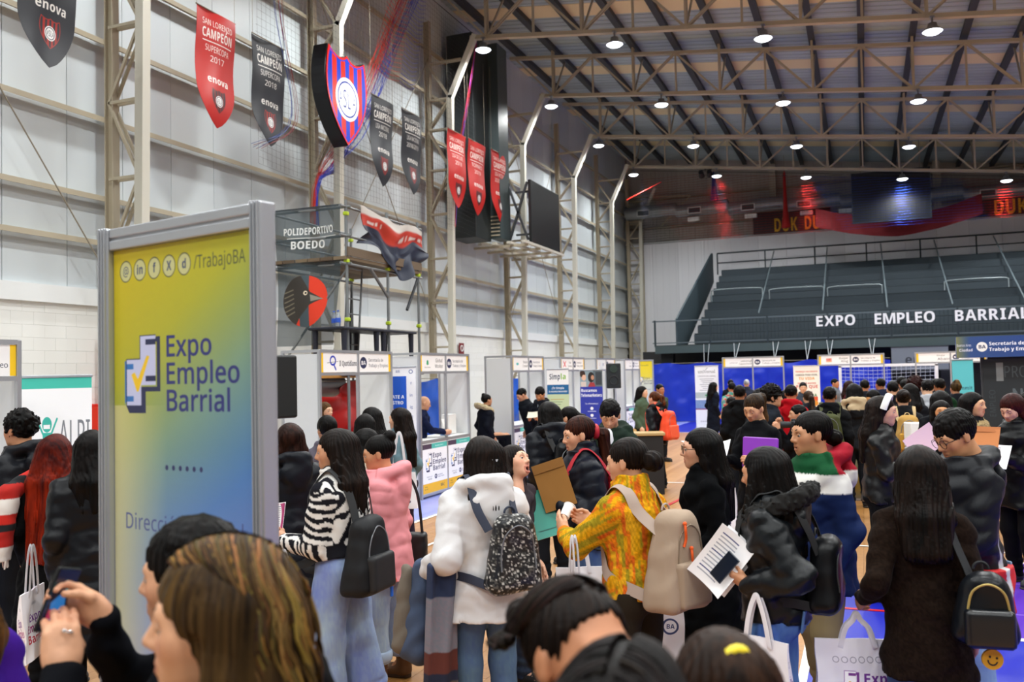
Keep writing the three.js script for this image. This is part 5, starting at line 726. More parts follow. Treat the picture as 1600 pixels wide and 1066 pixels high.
  t.updateMatrixWorld(true);
  return { t, S, T, skinF, fromH, arms, HM, legs, toW: (p) => t.localToWorld(V(...p)), mat: () => t.matrixWorld.clone() };
}
const ell3 = (c, r) => new THREE.SphereGeometry(1, 24, 16).scale(...r).translate(...c);
const q0 = (top) => top.quilt;
function hair(t, o, { toH, fromH, HM, T, lod }) {
  const h = o.hair, base = lin(h.color), hi = lin(h.hi ?? h.color), cell = h.cell ?? (lod >= 2 ? 0.0055 : lod >= 1 ? 0.009 : 0.014), vol = h.vol ?? 0, fs = [], long = h.len ?? 0;
  const capF = h.style === 'short' ? ell([0, 0.04, -0.016], [0.083 + vol, 0.094 + vol * 1.2, 0.106 + vol]) : ell([0, 0.036, -0.02], [0.086 + vol, 0.096 + vol, 0.108 + vol]);
  const face = ell([0, (h.fringe ? -0.05 : -0.034) + (h.hairline ?? 0), 0.1], [0.08 + (h.open ?? 0), h.fringe ? 0.078 : 0.086, h.style === 'short' ? 0.085 : 0.097]), earCut = (h.style === 'short' || h.tied) ? [-1, 1].map((s) => ell([s * 0.09, -0.028, 0.012], [0.032, 0.042, 0.036])) : [];
  const nape = h.style === 'short' ? -0.055 : h.tied ? -0.075 : -0.2, strand = h.strand ?? 0.0034;
  if (h.style === 'bun' || h.bun) { const b = h.bun ?? [0, 0.06, -0.155, 0.046]; const p = fromH(b[0], b[1], b[2]); fs.push(ell(p, [b[3] * 1.05, b[3], b[3] * 1.05])); }
  if (h.style === 'pony') { const b = h.tie ?? [0, 0.03, -0.12]; const p0 = fromH(...b), p1 = fromH(b[0], b[1] - 0.03, b[2] - 0.05), L = long || 0.35, p2 = [p1[0], p1[1] - L * 0.5, p1[2] - 0.02], p3 = [p1[0], p1[1] - L, p1[2] + 0.02]; fs.push(chain([p0, p1, p2, p3], [0.028, 0.04, 0.045, 0.016], 0.03)); }
  if (h.style === 'long') { // a curtain behind the shoulders, optionally locks in front
    const p0 = fromH(0, 0.02, -0.06), e = h.end ?? [0, 0, 0], yE = hc_y(fromH) - long, pm = T(0, 1.38, -0.125), pe = T(0 + e[0], Math.max(yE, 0.7), -0.15 + e[2]); const w = h.w ?? 0.1;
    const seg = (a, b, r0, r1) => { const f = cap(a, b, r0, r1); return f; };
    for (const sx of [-1, 0, 1]) fs.push(chain([[p0[0] + sx * 0.035, p0[1], p0[2]], [pm[0] + sx * w * 0.75, pm[1], pm[2] + (sx ? 0.03 : 0)], [pe[0] + sx * w * 0.62, pe[1], pe[2] + (sx ? 0.02 : 0)]], [0.075, 0.055, h.tip ?? 0.022], 0.03));
    for (const s of h.front ?? []) { const q0 = fromH(s * 0.075, 0.0, 0.02), q1 = T(s * 0.1, 1.4, 0.07), q2 = T(s * 0.1, 1.4 - (h.flen ?? 0.25), 0.13); fs.push(chain([q0, q1, q2], [0.03, 0.034, 0.014], 0.02)); }
    for (const s of [-1, 1]) fs.push(chain([fromH(s * 0.07, 0.02, -0.01), fromH(s * 0.082, -0.08, -0.02), fromH(s * 0.085, -0.15, -0.04)], [0.028, 0.03, 0.03], 0.02));
  }
  if (h.style === 'bob') for (const s of [-1, 0, 1]) fs.push(chain([fromH(s * 0.05, 0.03, -0.04), fromH(s * 0.078, -0.07, -0.03 - (s ? 0 : 0.04)), fromH(s * 0.08, -0.07 - (h.drop ?? 0.09), -0.02 - (s ? 0 : 0.05))], [0.05, 0.048, 0.03], 0.03));
  const drape = fs.length ? uni(fs, 0.03) : null, curl = h.curl ?? (h.style === 'short' ? 0.006 : 0), dk = h.style === 'bun' || h.bun ? 0.012 : 0.035;
  const f = (x, y, z) => {
    const [a, b, c] = toH(x, y, z); let d = capF(a, b, c); d = smax(d, -face(a, b, c), 0.012); for (const e of earCut) d = smax(d, -e(a, b, c), 0.01); d = Math.max(d, nape - b);
    if (h.part) { const g = Math.abs(a - h.part * 0.02 * 1) ; d += 0.006 * Math.exp(-g * g / 0.00005) * (b > 0.05 && c > -0.05 ? 1 : 0); }
    if (drape) { let e = drape(x, y, z); if (h.style === 'long' || h.style === 'bob') { const fc = ell([0, -0.06, 0.1], [0.085, 0.14, 0.098])(a, b, c); e = smax(e, -fc, 0.02); } d = smin(d, e, dk); }
    if (curl) d += curl * noise(x * 62, y * 62, z * 62) + curl * 0.5 * noise(x * 120, y * 120, z * 120);
    if (strand) { const an = Math.atan2(a, c + 0.02) ; d += strand * Math.sin(an * 34 + 3 * noise(x * 14, y * 5, z * 14)) * (b > -0.03 ? clamp(1.2 - b * 8, 0.25, 1) : 0.4) + strand * 0.9 * Math.sin((a * 1.1 + c * 0.4) * 330 + 4 * noise(x * 16, y * 6, z * 16)) * (b < -0.03 ? 1 : 0.2); }
    return d;
  };
  const lo = [hc_p(fromH)[0] - 0.36, Math.max(0.55, hc_p(fromH)[1] - long - 0.25), hc_p(fromH)[2] - 0.4], hh = [hc_p(fromH)[0] + 0.36, hc_p(fromH)[1] + 0.26, hc_p(fromH)[2] + 0.3];
  const g = surf(f, lo, hh, cell, (x, y, z) => { const [a, b, c] = toH(x, y, z), an = Math.atan2(a, c), s = 0.5 + 0.5 * noise(an * 9 + a * 60, y * 3.5, c * 50), k = clamp(s * (h.mix ?? 0.5) + (h.grad ? h.grad * clamp(0.05 - b, 0, 0.4) * 3 : 0), 0, 1), v = 0.85 + 0.75 * noise(an * 24 + a * 150, y * 5, c * 140); return [0, 1, 2].map((i) => Math.max(0.002, mixf(base[i], hi[i], k) * v)); });
  const geos = [g]; if (h.locks) geos.push(...locks(h, base, hi, fromH, T));
  part(t, 'hair', geos, hairMat);
  if (h.clip) { const p = fromH(...h.clip.at); part(t, h.clip.name ?? 'hair_tie', h.clip.geo ? h.clip.geo().translate(...p) : new THREE.TorusGeometry(0.028, 0.015, 8, 16).translate(...p), M(h.clip.color, h.clip.rough ?? 0.6)); }
}
const hc_p = (fromH) => fromH(0, 0, 0), hc_y = (fromH) => fromH(0, 0, 0)[1];
function locks(h, base, hi, fromH, T) { // separate wavy locks from the parting over the crown and down
  const out = [], n = h.locks; for (let i = 0; i < n; i++) {
    const s = i % 2 ? 1 : -1, u = rnd(), c0 = (h.lockFront ?? 0.075) - u * ((h.lockFront ?? 0.075) + 0.115), ph = rnd() * 6, wv = h.wave ?? 0.012, r = rr(0.0018, 0.0042), L = (h.lockLen ?? 0.3) * rr(0.7, 1.05), pts = [];
    const zc = -0.02, rx = 0.089 + (h.vol ?? 0), ry = 0.1 + (h.vol ?? 0), rz = 0.112 + (h.vol ?? 0), k = Math.sqrt(Math.max(0.02, 1 - ((c0 - zc) / rz) ** 2));
    for (let j = 0; j <= 5; j++) { const a = (0.12 + j / 5 * 1.45), back = -(0.04 + Math.max(0, c0 + 0.03) * 1.25) * (j / 5) * (j / 5); pts.push(fromH(s * rx * k * Math.sin(a) * 1.03, 0.036 + ry * k * Math.cos(a) * 1.03, c0 + back + 0.004 * Math.sin(ph + j))); }
    const e = pts[5]; for (let j = 1; j <= 6; j++) { const f = j / 6; pts.push([e[0] + s * 0.012 * f + wv * Math.sin(ph + f * 8), e[1] - L * f, e[2] - 0.03 * f - (h.sweep ?? 0) * f + wv * Math.cos(ph + f * 7)]); }
    const c = mixf(0, 1, rnd()), q = rnd() < (h.hiShare ?? 0.5) ? c : c * 0.25, col = [0, 1, 2].map((m) => mixf(base[m], hi[m], q) * rr(0.8, 1.2)); const g = tube(pts, r, 22, 5); out.push(paint(g, { r: col[0], g: col[1], b: col[2] }));
  } return out;
}
// ---------------------------------------------------------------- things people carry
function hold(p, o, at, rot = [0, 0, 0]) { // puts a top-level thing at a place given in the person's own axes
  const m = new THREE.Matrix4().makeRotationFromEuler(new THREE.Euler(...rot)).setPosition(...at); m.premultiply(p.mat()); m.decompose(o.position, o.quaternion, o.scale); return o;
}
const toteTex = (v) => tex(256, 300, (g, w, h) => { fill(g, '#eceaf0', 0, 0, w, h); if (v === 0) { for (let i = 0; i < 6; i++) ring(g, '#8a8894', 60 + i * 26, 62, 9, 2); ballot(g, 46, 96, 120, { dark: '#7a3a8c', mid: '#c03a4a', outline: '#7a3a8c' }); ['Expo', 'Empleo', 'Barrial'].forEach((s, i) => text(g, s, 136, 118 + i * 42, 44, ['#6a2a8a', '#7a2f9a', '#b8304a'][i], { align: 'left', bold: true, fit: 110 })); } else if (v === 1) { disc(g, NAVY, 92, 92, 32); text(g, 'BA', 92, 92, 30, '#fff', { bold: true }); text(g, 'Secretaría de', 60, 160, 30, '#2a2e50', { align: 'left', fit: 170 }); text(g, 'Trabajo y Empleo', 60, 192, 30, '#2a2e50', { align: 'left', fit: 180 }); text(g, 'Ministerio de Desarrollo', 60, 226, 18, '#666', { align: 'left' }); fill(g, '#2a2e50', 190, 266, 34, 12); } else if (v === 2) { text(g, 'Trabajo', 128, 60, 18, '#889'); ['Expo', 'Empleo', 'Barrial'].forEach((s, i) => text(g, s, 128, 120 + i * 46, 50, ['#6a2a8a', '#a0307a', '#c23042'][i], { bold: true, fit: 170 })); disc(g, NAVY, 200, 240, 14); } else { ring(g, '#3a4570', 190, 110, 34, 9); text(g, 'BA', 190, 110, 30, '#3a4570', { bold: true }); fill(g, '#b8b6c2', 40, 250, 60, 5); } });
const toteMats = [0, 1, 2, 3].map((v) => printMat(toteTex(v), 0.8)), toteCloth = M(0xe4e2e8, 0.85);
function tote(label, v, w = 0.36, h = 0.4, drop = 0.26) {
  const t = thing('tote_bag', label, 'bag'), g = new THREE.BoxGeometry(w, h, 0.05, 10, 12, 2), p = g.attributes.position;
  for (let i = 0; i < p.count; i++) { const x = p.getX(i), y = p.getY(i), u = y / h + 0.5; p.setZ(i, p.getZ(i) * (1.5 - 1.3 * u) + 0.006 * Math.sin(x * 30 + y * 17) + 0.004 * noise(x * 20, y * 20, v)); p.setX(i, x * (1 - 0.05 * u) + 0.004 * Math.sin(y * 24)); } g.computeVertexNormals();
  part(t, 'cloth_body', g.translate(0, -drop - h / 2, 0), toteMats[v]); for (const s of [-1, 1]) part(t, 'handle', bandLoop([[-w * 0.2, -drop - 0.04, s * 0.012], [-w * 0.13, -drop * 0.55, s * 0.012], [-0.018, -0.03, s * 0.01], [0, 0, s * 0.008], [0.018, -0.03, s * 0.01], [w * 0.13, -drop * 0.55, s * 0.012], [w * 0.2, -drop - 0.04, s * 0.012]], 0.024, 0.004, 36), toteCloth);
  return t;
}
function bandLoop(pts, w, th, n = 24) { // flat strap along a curve; its width lies along a steady side direction
  const c = new THREE.CatmullRomCurve3(pts.map(P3)), pos = [], idx = [], d = P3(pts[pts.length - 1]).sub(P3(pts[0])).normalize(), plane = P3(pts[Math.floor(pts.length / 2)]).sub(P3(pts[0])).cross(d).normalize();
  for (let i = 0; i <= n; i++) { const p = c.getPoint(i / n), t = c.getTangent(i / n), s = t.clone().cross(plane).normalize(), nn = plane; for (const [a, b] of [[1, 1], [1, -1], [-1, -1], [-1, 1]]) { const q = p.clone().addScaledVector(s, a * w / 2).addScaledVector(nn, b * th / 2); pos.push(q.x, q.y, q.z); } }
  for (let i = 0; i < n; i++) for (let k = 0; k < 4; k++) { const a = i * 4 + k, b = i * 4 + (k + 1) % 4; idx.push(a, a + 4, b, b, a + 4, b + 4); } idx.push(0, 1, 2, 0, 2, 3, n * 4, n * 4 + 2, n * 4 + 1, n * 4, n * 4 + 3, n * 4 + 2);
  const g = new THREE.BufferGeometry(); g.setAttribute('position', new THREE.Float32BufferAttribute(pos, 3)); g.setIndex(idx); g.computeVertexNormals(); return g;
}
function strap(pts, w, nrm, th = 0.006, n = 26) { // strap whose flat side faces nrm(p)
  const c = new THREE.CatmullRomCurve3(pts.map(P3)), pos = [], idx = []; for (let i = 0; i <= n; i++) { const p = c.getPoint(i / n), t = c.getTangent(i / n), nn = nrm(p).normalize(), s = t.clone().cross(nn).normalize(); for (const [a, b] of [[1, 1], [1, 0], [-1, 0], [-1, 1]]) { const q = p.clone().addScaledVector(s, a * w / 2).addScaledVector(nn, b * th); pos.push(q.x, q.y, q.z); } }
  for (let i = 0; i < n; i++) for (let k = 0; k < 4; k++) { const a = i * 4 + k, b = i * 4 + (k + 1) % 4; idx.push(a, a + 4, b, b, a + 4, b + 4); } const g = new THREE.BufferGeometry(); g.setAttribute('position', new THREE.Float32BufferAttribute(pos, 3)); g.setIndex(idx); g.computeVertexNormals(); return g;
}
function backpack(p, label, o = {}) { // worn on the person's back; local axes are the person's
  const t = thing('backpack', label, 'backpack'), w = o.w ?? 0.15, h = o.h ?? 0.22, d = o.d ?? 0.085, y0 = o.y ?? 1.14, th = o.gap ?? 0.05, x0 = o.x ?? 0, z0 = -(0.115 + th + d), lod = o.cell ?? 0.012;
  const f = (x, y, z) => { const a = x - x0, b = y - y0, c = z - z0, tap = 0.94 - 0.24 * clamp(b / h, -1, 1); const q = [Math.abs(a) - (w * tap - 0.07), Math.abs(b) - (h - 0.08), Math.abs(c + 0.02 * (b / h)) - Math.max(0.004, d * (1 - 0.25 * clamp(b / h, -1, 1)) - 0.065)]; return Math.hypot(Math.max(q[0], 0), Math.max(q[1], 0), Math.max(q[2], 0)) + Math.min(Math.max(...q), 0) - 0.065 + 0.004 * fold(x, y, z, 24) + 0.004 * fold(x, y, z, 13); };
  part(t, 'body', surf(f, [x0 - w - 0.1, y0 - h - 0.1, z0 - d - 0.1], [x0 + w + 0.1, y0 + h + 0.1, z0 + d + 0.1], lod, o.color2 ?? null), o.mat ?? new THREE.MeshPhysicalMaterial({ color: o.color2 ? 0xffffff : o.color ?? 0x16171a, roughness: o.rough ?? 0.6, specularIntensity: 0.5, vertexColors: !!o.color2 }));
  if (o.pocket) part(t, 'pocket', surf((x, y, z) => { const a = Math.abs(x - x0) - w * 0.6, b = Math.abs(y - y0 + h * 0.4) - h * 0.34, c = Math.abs(z - z0 + d) - 0.012; return Math.hypot(Math.max(a, 0), Math.max(b, 0), Math.max(c, 0)) - 0.022; }, [x0 - w, y0 - h, z0 - d - 0.08], [x0 + w, y0 + h, z0], lod), M(o.pocketColor ?? o.color ?? 0x16171a, o.rough ?? 0.6));
  const zipc = o.zipColor ?? 0x777a80; const on = (x, y) => { let z = z0 - d - 0.1; for (let k = 0; k < 60; k++) { const v = f(x, y, z); if (v < 0.001) break; z += Math.max(v * 0.7, 0.0008); if (z > z0 + d) break; } return [x, y, z]; }; part(t, 'zip', tube([[-0.66, -0.35], [-0.62, 0.1], [-0.45, 0.5], [0, 0.68], [0.45, 0.5], [0.62, 0.1], [0.66, -0.35]].map(([u, v]) => on(x0 + u * w, y0 + v * h)), o.zipR ?? 0.0045, 32, 5), M(zipc, 0.4, { metalness: 0.4 }));
  const sm_ = M(o.strapColor ?? o.color ?? 0x16171a, 0.7), th2 = o.over ?? 0.03; for (const s of o.straps ?? [-1, 1]) { const X = s * 0.105; const mz = (x, y, s) => { let z = 0.5 * s; for (let k = 0; k < 90; k++) { const v = p.skinF(x, y, z); if (v < 0.004 || z * s < -0.3) break; z -= s * Math.max(v * 0.6, 0.002); } return [x, y, z + s * 0.003]; }, my = (x, z) => { let y = 1.75; for (let k = 0; k < 90; k++) { const v = p.skinF(x, y, z); if (v < 0.004 || y < 1.2) break; y -= Math.max(v * 0.6, 0.002); } return [x, y + 0.003, z]; }, mx = (s, y, z) => { let x = 0.5 * s; for (let k = 0; k < 90; k++) { const v = p.skinF(x, y, z); if (v < 0.004 || x * s < 0) break; x -= s * Math.max(v * 0.6, 0.002); } return [x + s * 0.003, y, z]; };
    const lz = Math.sin(o.lean ?? 0.04); part(t, 'strap', strap([[X * 0.8 + x0 * 0.4, y0 + h * 0.6, z0 + d * 0.3 + lz * 0.2], mz(X * 0.95, 1.34, -1), my(X * 1.02, -0.06), my(X * 1.05, 0.0), my(X * 1.05, 0.05), mz(X * 1.08, 1.31, 1), mz(X * 1.15, 1.2, 1), mz(X * 1.35, 1.08, 1), mx(s, 1.0, 0.02), mz(X * 1.3, y0 - h * 0.55, -1), [X * 0.9 + x0 * 0.6, y0 - h * 0.7, z0 + d * 0.4]], o.sw ?? 0.045, (q) => q.clone().sub(V(0, 1.2, 0)).setY(0.02 + Math.max(0, (q.y - 1.36) * 4)), 0.006, 40), sm_); }
  part(t, 'top_loop', new THREE.TorusGeometry(0.03, 0.006, 6, 14, Math.PI).translate(x0, y0 + h * 0.93, z0 + d * 0.5), sm_);
  for (const c of t.children) { const g = c.geometry; if (c.name !== 'strap') { const q = g.attributes.position; for (let i = 0; i < q.count; i++) { const v = p.T(q.getX(i), q.getY(i), q.getZ(i)); q.setXYZ(i, ...v); } g.computeVertexNormals(); } }
  t.on = (u, v) => p.T(...on(x0 + u * w, y0 + v * h)); return hold(p, t, [0, 0, 0]);
}
function sheetOf(name, label, cat, w, h, mat, o = {}) { // paper, folder or envelope with a slight bend
  const t = thing(name, label, cat), g = new THREE.BoxGeometry(w, h, o.th ?? 0.003, 10, 10, 1), p = g.attributes.position; for (let i = 0; i < p.count; i++) { const x = p.getX(i) / w, y = p.getY(i) / h; p.setZ(i, p.getZ(i) + (o.bend ?? 0.02) * (x * x + 0.4 * y * y) * 2); } g.computeVertexNormals(); part(t, o.part ?? 'sheet', g, mat); return t;
}
const paperTex = tex(128, 180, (g, w, h) => { fill(g, '#f2f1f4', 0, 0, w, h); for (let i = 0; i < 12; i++) fill(g, i % 5 ? '#a5a8b4' : '#5a6088', 16, 20 + i * 12, 60 + (i * 37) % 36, 4); });
const paperMat = printMat(paperTex, 0.8);
// ---------------------------------------------------------------- who is in the picture
const JN = (c, o = {}) => ({ color: c, denim: true, pockets: o.pockets, ...o }), BLK = 0x0b0c0f, HB = { color: 0x080606, hi: 0x1a1310 }, HD = { color: 0x0f0a08, hi: 0x2e1f18 };
const SK = [0xc98f6c, 0xb87a56, 0xd9a583, 0xa86b48, 0xe0b495];
const band = (v, p) => ((v / p) % 1 + 1) % 1;
// --- close to the camera
{ // person filming with a phone
  const p = person({ label: 'person in black holding up a phone, dark hair showing just behind the highlighted hair', x: -1.455, z: -1.672, H: 1.73, phi: 90, lod: 2, skin: 0xd09a78, hair: { style: 'short', ...HB, vol: 0.006, curl: 0.003, cell: 0.004 }, top: { color: 0x0a0b10, hem: 0.8, collar: 1.2, rough: 0.85 }, legs: { color: 0x14151a },
    R: { to: [-0.05, 1.47, 0.27], dir: [0.12, 0.62, 0.78], palm: [0.85, -0.3, -0.1], pose: 'hold', elbow: [-0.6, -0.9, 0.1] }, L: { to: [0.06, 1.385, 0.31], dir: [-0.22, 0.95, 0.12], palm: [-0.8, -0.1, 0.6], pose: 'pinch', elbow: [0.6, -0.9, 0] } });
  const ph = thing('phone', 'dark phone with a lit bluish screen held up in two hands', 'phone'); part(ph, 'case', rbox(0.074, 0.15, 0.009, 0.004), M(0x0d0e12, 0.4)); part(ph, 'screen', box(0.066, 0.14, 0.001, 0, 0, -0.005), new THREE.MeshStandardMaterial({ color: 0x05070c, emissive: 0xffffff, emissiveIntensity: 0.7, emissiveMap: tex(64, 128, (g, w, h) => { fill(g, '#101828', 0, 0, w, h); shapeOf(g, '#2f7fc8', [[8, 70], [40, 40], [60, 90], [20, 110]]); shapeOf(g, '#59c0b0', [[30, 20], [60, 30], [50, 60]]); fill(g, '#c03a5a', 10, 84, 14, 20); }), roughness: 0.2 }));
  hold(p, ph, [-0.005, 1.525, 0.352], [-0.25, -0.3, 0.2]);
  for (const [a, b, l] of [[[0.032, 1.475, 0.327], 0.3, 'silver ring on the upper pointing finger of the filming hand'], [[0.052, 1.468, 0.3], 0.2, 'chunky silver ring on the lower finger of the filming hand']]) { const r = thing('finger_ring', l, 'ring', [0, 0, 0], 0, 'silver rings'); part(r, 'hoop', new THREE.TorusGeometry(0.0105, 0.0026, 8, 20), M(0xd8d8dc, 0.2, { metalness: 0.9 })); part(r, 'stone', new THREE.SphereGeometry(0.0045, 10, 8).translate(0.011, 0, 0), M(0xf0f0f4, 0.15, { metalness: 0.7 })); hold(p, r, a, [1.2, b, 0.3]); }
}
person({ label: 'woman with long brown hair streaked blond, head bowed, in front of the printed panel', x: -1.06, z: -1.3, H: 1.76, phi: 84, lod: 2, skin: 0xd6a07c, head: [6, -2, 0], lids: 1.5, hair: { style: 'long', tied: true, color: 0x22160e, hi: 0x94703a, mix: 0.3, len: 0.42, w: 0.1, cell: 0.0048, locks: 420, lockLen: 0.42, wave: 0.016, lockFront: 0.075, vol: 0.01, hiShare: 0.6, strand: 0.002 }, top: { color: 0x0b0b0d, hem: 0.7, hood: 0.9, rough: 0.9 }, legs: { color: 0x121214 } });
person({ label: 'person with parted, gathered black hair and a bare forehead at the lower picture edge', x: -0.51, z: -1.5, H: 1.69, phi: 326, lod: 2, skin: 0xb97c58, head: [0, -8, -6], hair: { style: 'bun', tied: true, ...HD, part: 1, hairline: 0.03, bun: [-0.03, 0.06, -0.125, 0.036], cell: 0.0045, open: 0.012, lockFront: 0.03, locks: 120, lockLen: 0.03, wave: 0.01 }, top: { color: 0x1a1c22, hem: 0.7, collar: 1 }, legs: { color: 0x16171b } });
person({ label: 'person with smooth black hair seen from behind, closest to the camera', x: -0.3, z: -1.125, H: 1.69, phi: 190, lod: 2, head: [-12, 8, 0], hair: { style: 'long', ...HB, len: 0.3, w: 0.1, cell: 0.005, locks: 220, lockLen: 0.25, wave: 0.006 }, top: { color: 0x101116, hem: 0.7, collar: 1 }, legs: { color: 0x16171b } });
person({ label: 'person with brown hair held by a yellow clip at the lower picture edge', x: -0.235, z: -1.56, H: 1.60, phi: 170, lod: 2, head: [0, 4, 0], hair: { style: 'bob', color: 0x1c110c, hi: 0x4a3020, cell: 0.005, clip: { at: [0.0, 0.085, -0.085], name: 'hair_clip', color: 0xe8d020, rough: 0.35, geo: () => mergeGeometries([new THREE.TorusGeometry(0.02, 0.011, 8, 16), new THREE.SphereGeometry(1, 12, 10).scale(0.012, 0.034, 0.012).translate(0.012, -0.04, -0.012)].map((g) => g.toNonIndexed())) } }, top: { color: 0x2a2019, hem: 0.7, hood: 0.9 }, legs: { color: 0x1b1b1f } });
person({ label: 'person in a purple top with long light brown hair, cut by the picture edge', x: -2.36, z: -1.66, H: 1.68, phi: 120, lod: 1.5, hair: { style: 'long', color: 0x4a3016, hi: 0x8a5a24, len: 0.32 }, top: { color: 0x4a2396, hem: 0.8, arm: 0.006, rough: 0.8, name: 'sweater' }, legs: { color: 0x1a1a20 }, R: { to: [-0.26, 0.84, 0.1] } });
// --- behind the printed panel
person({ label: 'man with curly black hair in a black quilted hooded jacket facing the turquoise banner', x: -5.9, z: -4.8, H: 1.86, phi: 105, lod: 1, man: true, skin: 0xc08560, hair: { style: 'short', ...HB, vol: 0.012, curl: 0.016 }, top: { color: 0x111319, quilt: 0.01, th: 0.035, arm: 0.026, hood: 1.05, hem: 0.78, rough: 0.45 }, legs: { color: 0x16181d } });
{ const sc = (a, b) => { const k = band(b, 0.3); return k < 0.32 ? lin(0xe4e0dc) : k < 0.64 ? lin(0xa81a12) : k < 0.8 ? lin(0x16171c) : lin(0xc02014); };
  const p = person({ label: 'woman with very long copper red hair seen from behind, striped scarf on her shoulder', x: -5.15, z: -4.42, H: 1.72, phi: 172, lod: 1.5, hair: { style: 'long', color: 0x3a0c06, hi: 0x7c1e08, mix: 0.3, grad: 0.9, len: 0.68, w: 0.13, tip: 0.05, cell: 0.008 }, top: { color: 0x0b0b0d, hem: 0.45, flare: 0.08, name: 'coat' }, legs: { color: 0x101114 } });
  part(p.t, 'scarf', surf((x, y, z) => { const f1 = cap([0.12, 1.42, -0.03], [0.3, 1.3, -0.02], 0.06, 0.07)(x, y, z), f2 = cap([0.25, 1.32, -0.12], [0.3, 0.92, -0.16], 0.075, 0.09)(x, y, z), f3 = cap([0.32, 1.3, 0.06], [0.34, 0.98, 0.1], 0.06, 0.07)(x, y, z); return Math.max(smin(smin(f1, f2, 0.05), f3, 0.05) + 0.006 * fold(x, y, z, 30), 0.9 - y); }, [0, 0.85, -0.35], [0.5, 1.55, 0.3], 0.009, sc), M(0xffffff, 0.95, { vertexColors: true }));
  const fr = []; for (let i = 0; i < 34; i++) { const a = i / 33; fr.push(rod([0.22 + a * 0.17, 0.905, -0.22 + 0.1 * Math.sin(a * 9)], [0.22 + a * 0.17 + rr(-0.01, 0.01), 0.855, -0.22 + 0.1 * Math.sin(a * 9)], 0.005, 4)); } part(p.t, 'fringe', fr, M(0xe8e4de, 0.95), null, 'stuff'); }
{ const p = person({ label: 'woman with straight black hair, long black quilted coat, half hidden by the tall panel', x: -4.62, z: -4.25, H: 1.76, phi: 150, lod: 1, hair: { style: 'long', ...HB, len: 0.36 }, top: { color: 0x0e1015, quilt: 0.011, th: 0.04, arm: 0.03, hem: 0.4, flare: 0.04, rough: 0.4, name: 'coat' }, legs: { color: 0x101114 } });
  hold(p, tote('white tote bag with purple and red print between the red-haired woman and the tall panel', 2), [0.33, 1.02, 0.05], [0, 1.2, 0]); }
// --- the queue in the middle
{ const zeb = (a, b, c, arms) => { const arm = Math.abs(a) > 0.17 && b < 1.36; const w = 0.1 * noise(a * 5 + 3, b * 4, c * 5) + 0.05 * noise(a * 13, b * 11, c * 13); const A = arms[a > 0 ? 0 : 1], u = (a - A.sh[0]) * (A.el[0] - A.sh[0]) + (b - A.sh[1]) * (A.el[1] - A.sh[1]) + (c - A.sh[2]) * (A.el[2] - A.sh[2]); const v = arm ? band((u / 0.285 > 0.27 ? 0.27 + (c - A.el[2]) * 0.9 : u / 0.285) + w * 0.45, 0.05) : band(a * 0.85 + (c > 0 ? 1 : -1) * c * 0.3 + b * 0.42 + w, 0.062); return v < 0.52 ? [0.012, 0.012, 0.016] : [0.72, 0.7, 0.67]; };
  const p = person({ label: 'woman in a black and white zebra striped sweater and light wide jeans', x: -2.95, z: -4.55, H: 1.75, phi: 112, lod: 2, skin: 0xc6906e, head: [26, 4, 0], hair: { style: 'long', ...HD, len: 0.34, w: 0.085, cell: 0.005 }, top: { name: 'sweater', color2: zeb, th: 0.045, arm: 0.034, hem: 0.98, fold: 0.006, cell: 0.0078, rough: 0.95, collar: 1 }, legs: JN(0x93a6c2, { wide: 0.055, w: 0.02, hem: 0.02, pockets: true }), L: { to: [0.14, 1.06, 0.3], dir: [-0.1, 0.3, 0.9], palm: [-0.9, 0.2, 0], pose: 'grip', elbow: [0.25, -0.8, -0.5] }, R: { to: [-0.2, 0.98, 0.24], pose: 'grip' }, feet: [[0.14, 0.05], [-0.12, -0.08]] });
  backpack(p, 'plain black backpack hanging low behind the zebra striped sweater', { w: 0.16, h: 0.235, d: 0.085, y: 0.99, gap: 0.015, x: 0.07, straps: [-1, 1], cell: 0.01, over: 0.045, pocket: true });
  hold(p, tote('white tote bag reading Secretaría de Trabajo, hanging in front of the light wide jeans', 1, 0.38, 0.42, 0.24), [0.22, 1.02, 0.25], [0, 1.35, 0]);
  const f = sheetOf('card_folder', 'bright pink folder in the hand of the zebra sweater woman', 'folder', 0.16, 0.2, M(0xb8387a, 0.6), { th: 0.006, part: 'cover' }); part(f, 'inner_sheet', box(0.14, 0.19, 0.002, 0.012, 0.012, 0.006), paperMat); hold(p, f, [0.06, 1.16, 0.4], [-0.4, 1.0, 0.5]);
  const k = thing('key_charm', 'blue and orange charm dangling from the plain black backpack', 'charm'); part(k, 'loop', new THREE.TorusGeometry(0.014, 0.003, 6, 14).translate(0, 0.05, 0), M(0x8a8c90, 0.3, { metalness: 0.8 })); part(k, 'blue_tassel', mergeGeometries([rbox(0.03, 0.04, 0.025, 0.008, 0, 0.015, 0), rbox(0.022, 0.09, 0.015, 0.006, 0.012, -0.05, 0)]), M(0x1465d8, 0.4)); part(k, 'orange_tassel', rbox(0.05, 0.028, 0.02, 0.008).rotateZ(-0.6).translate(-0.03, -0.02, 0.01), M(0xe8501a, 0.5)); hold(p, k, [-0.04, 0.84, -0.31]); }
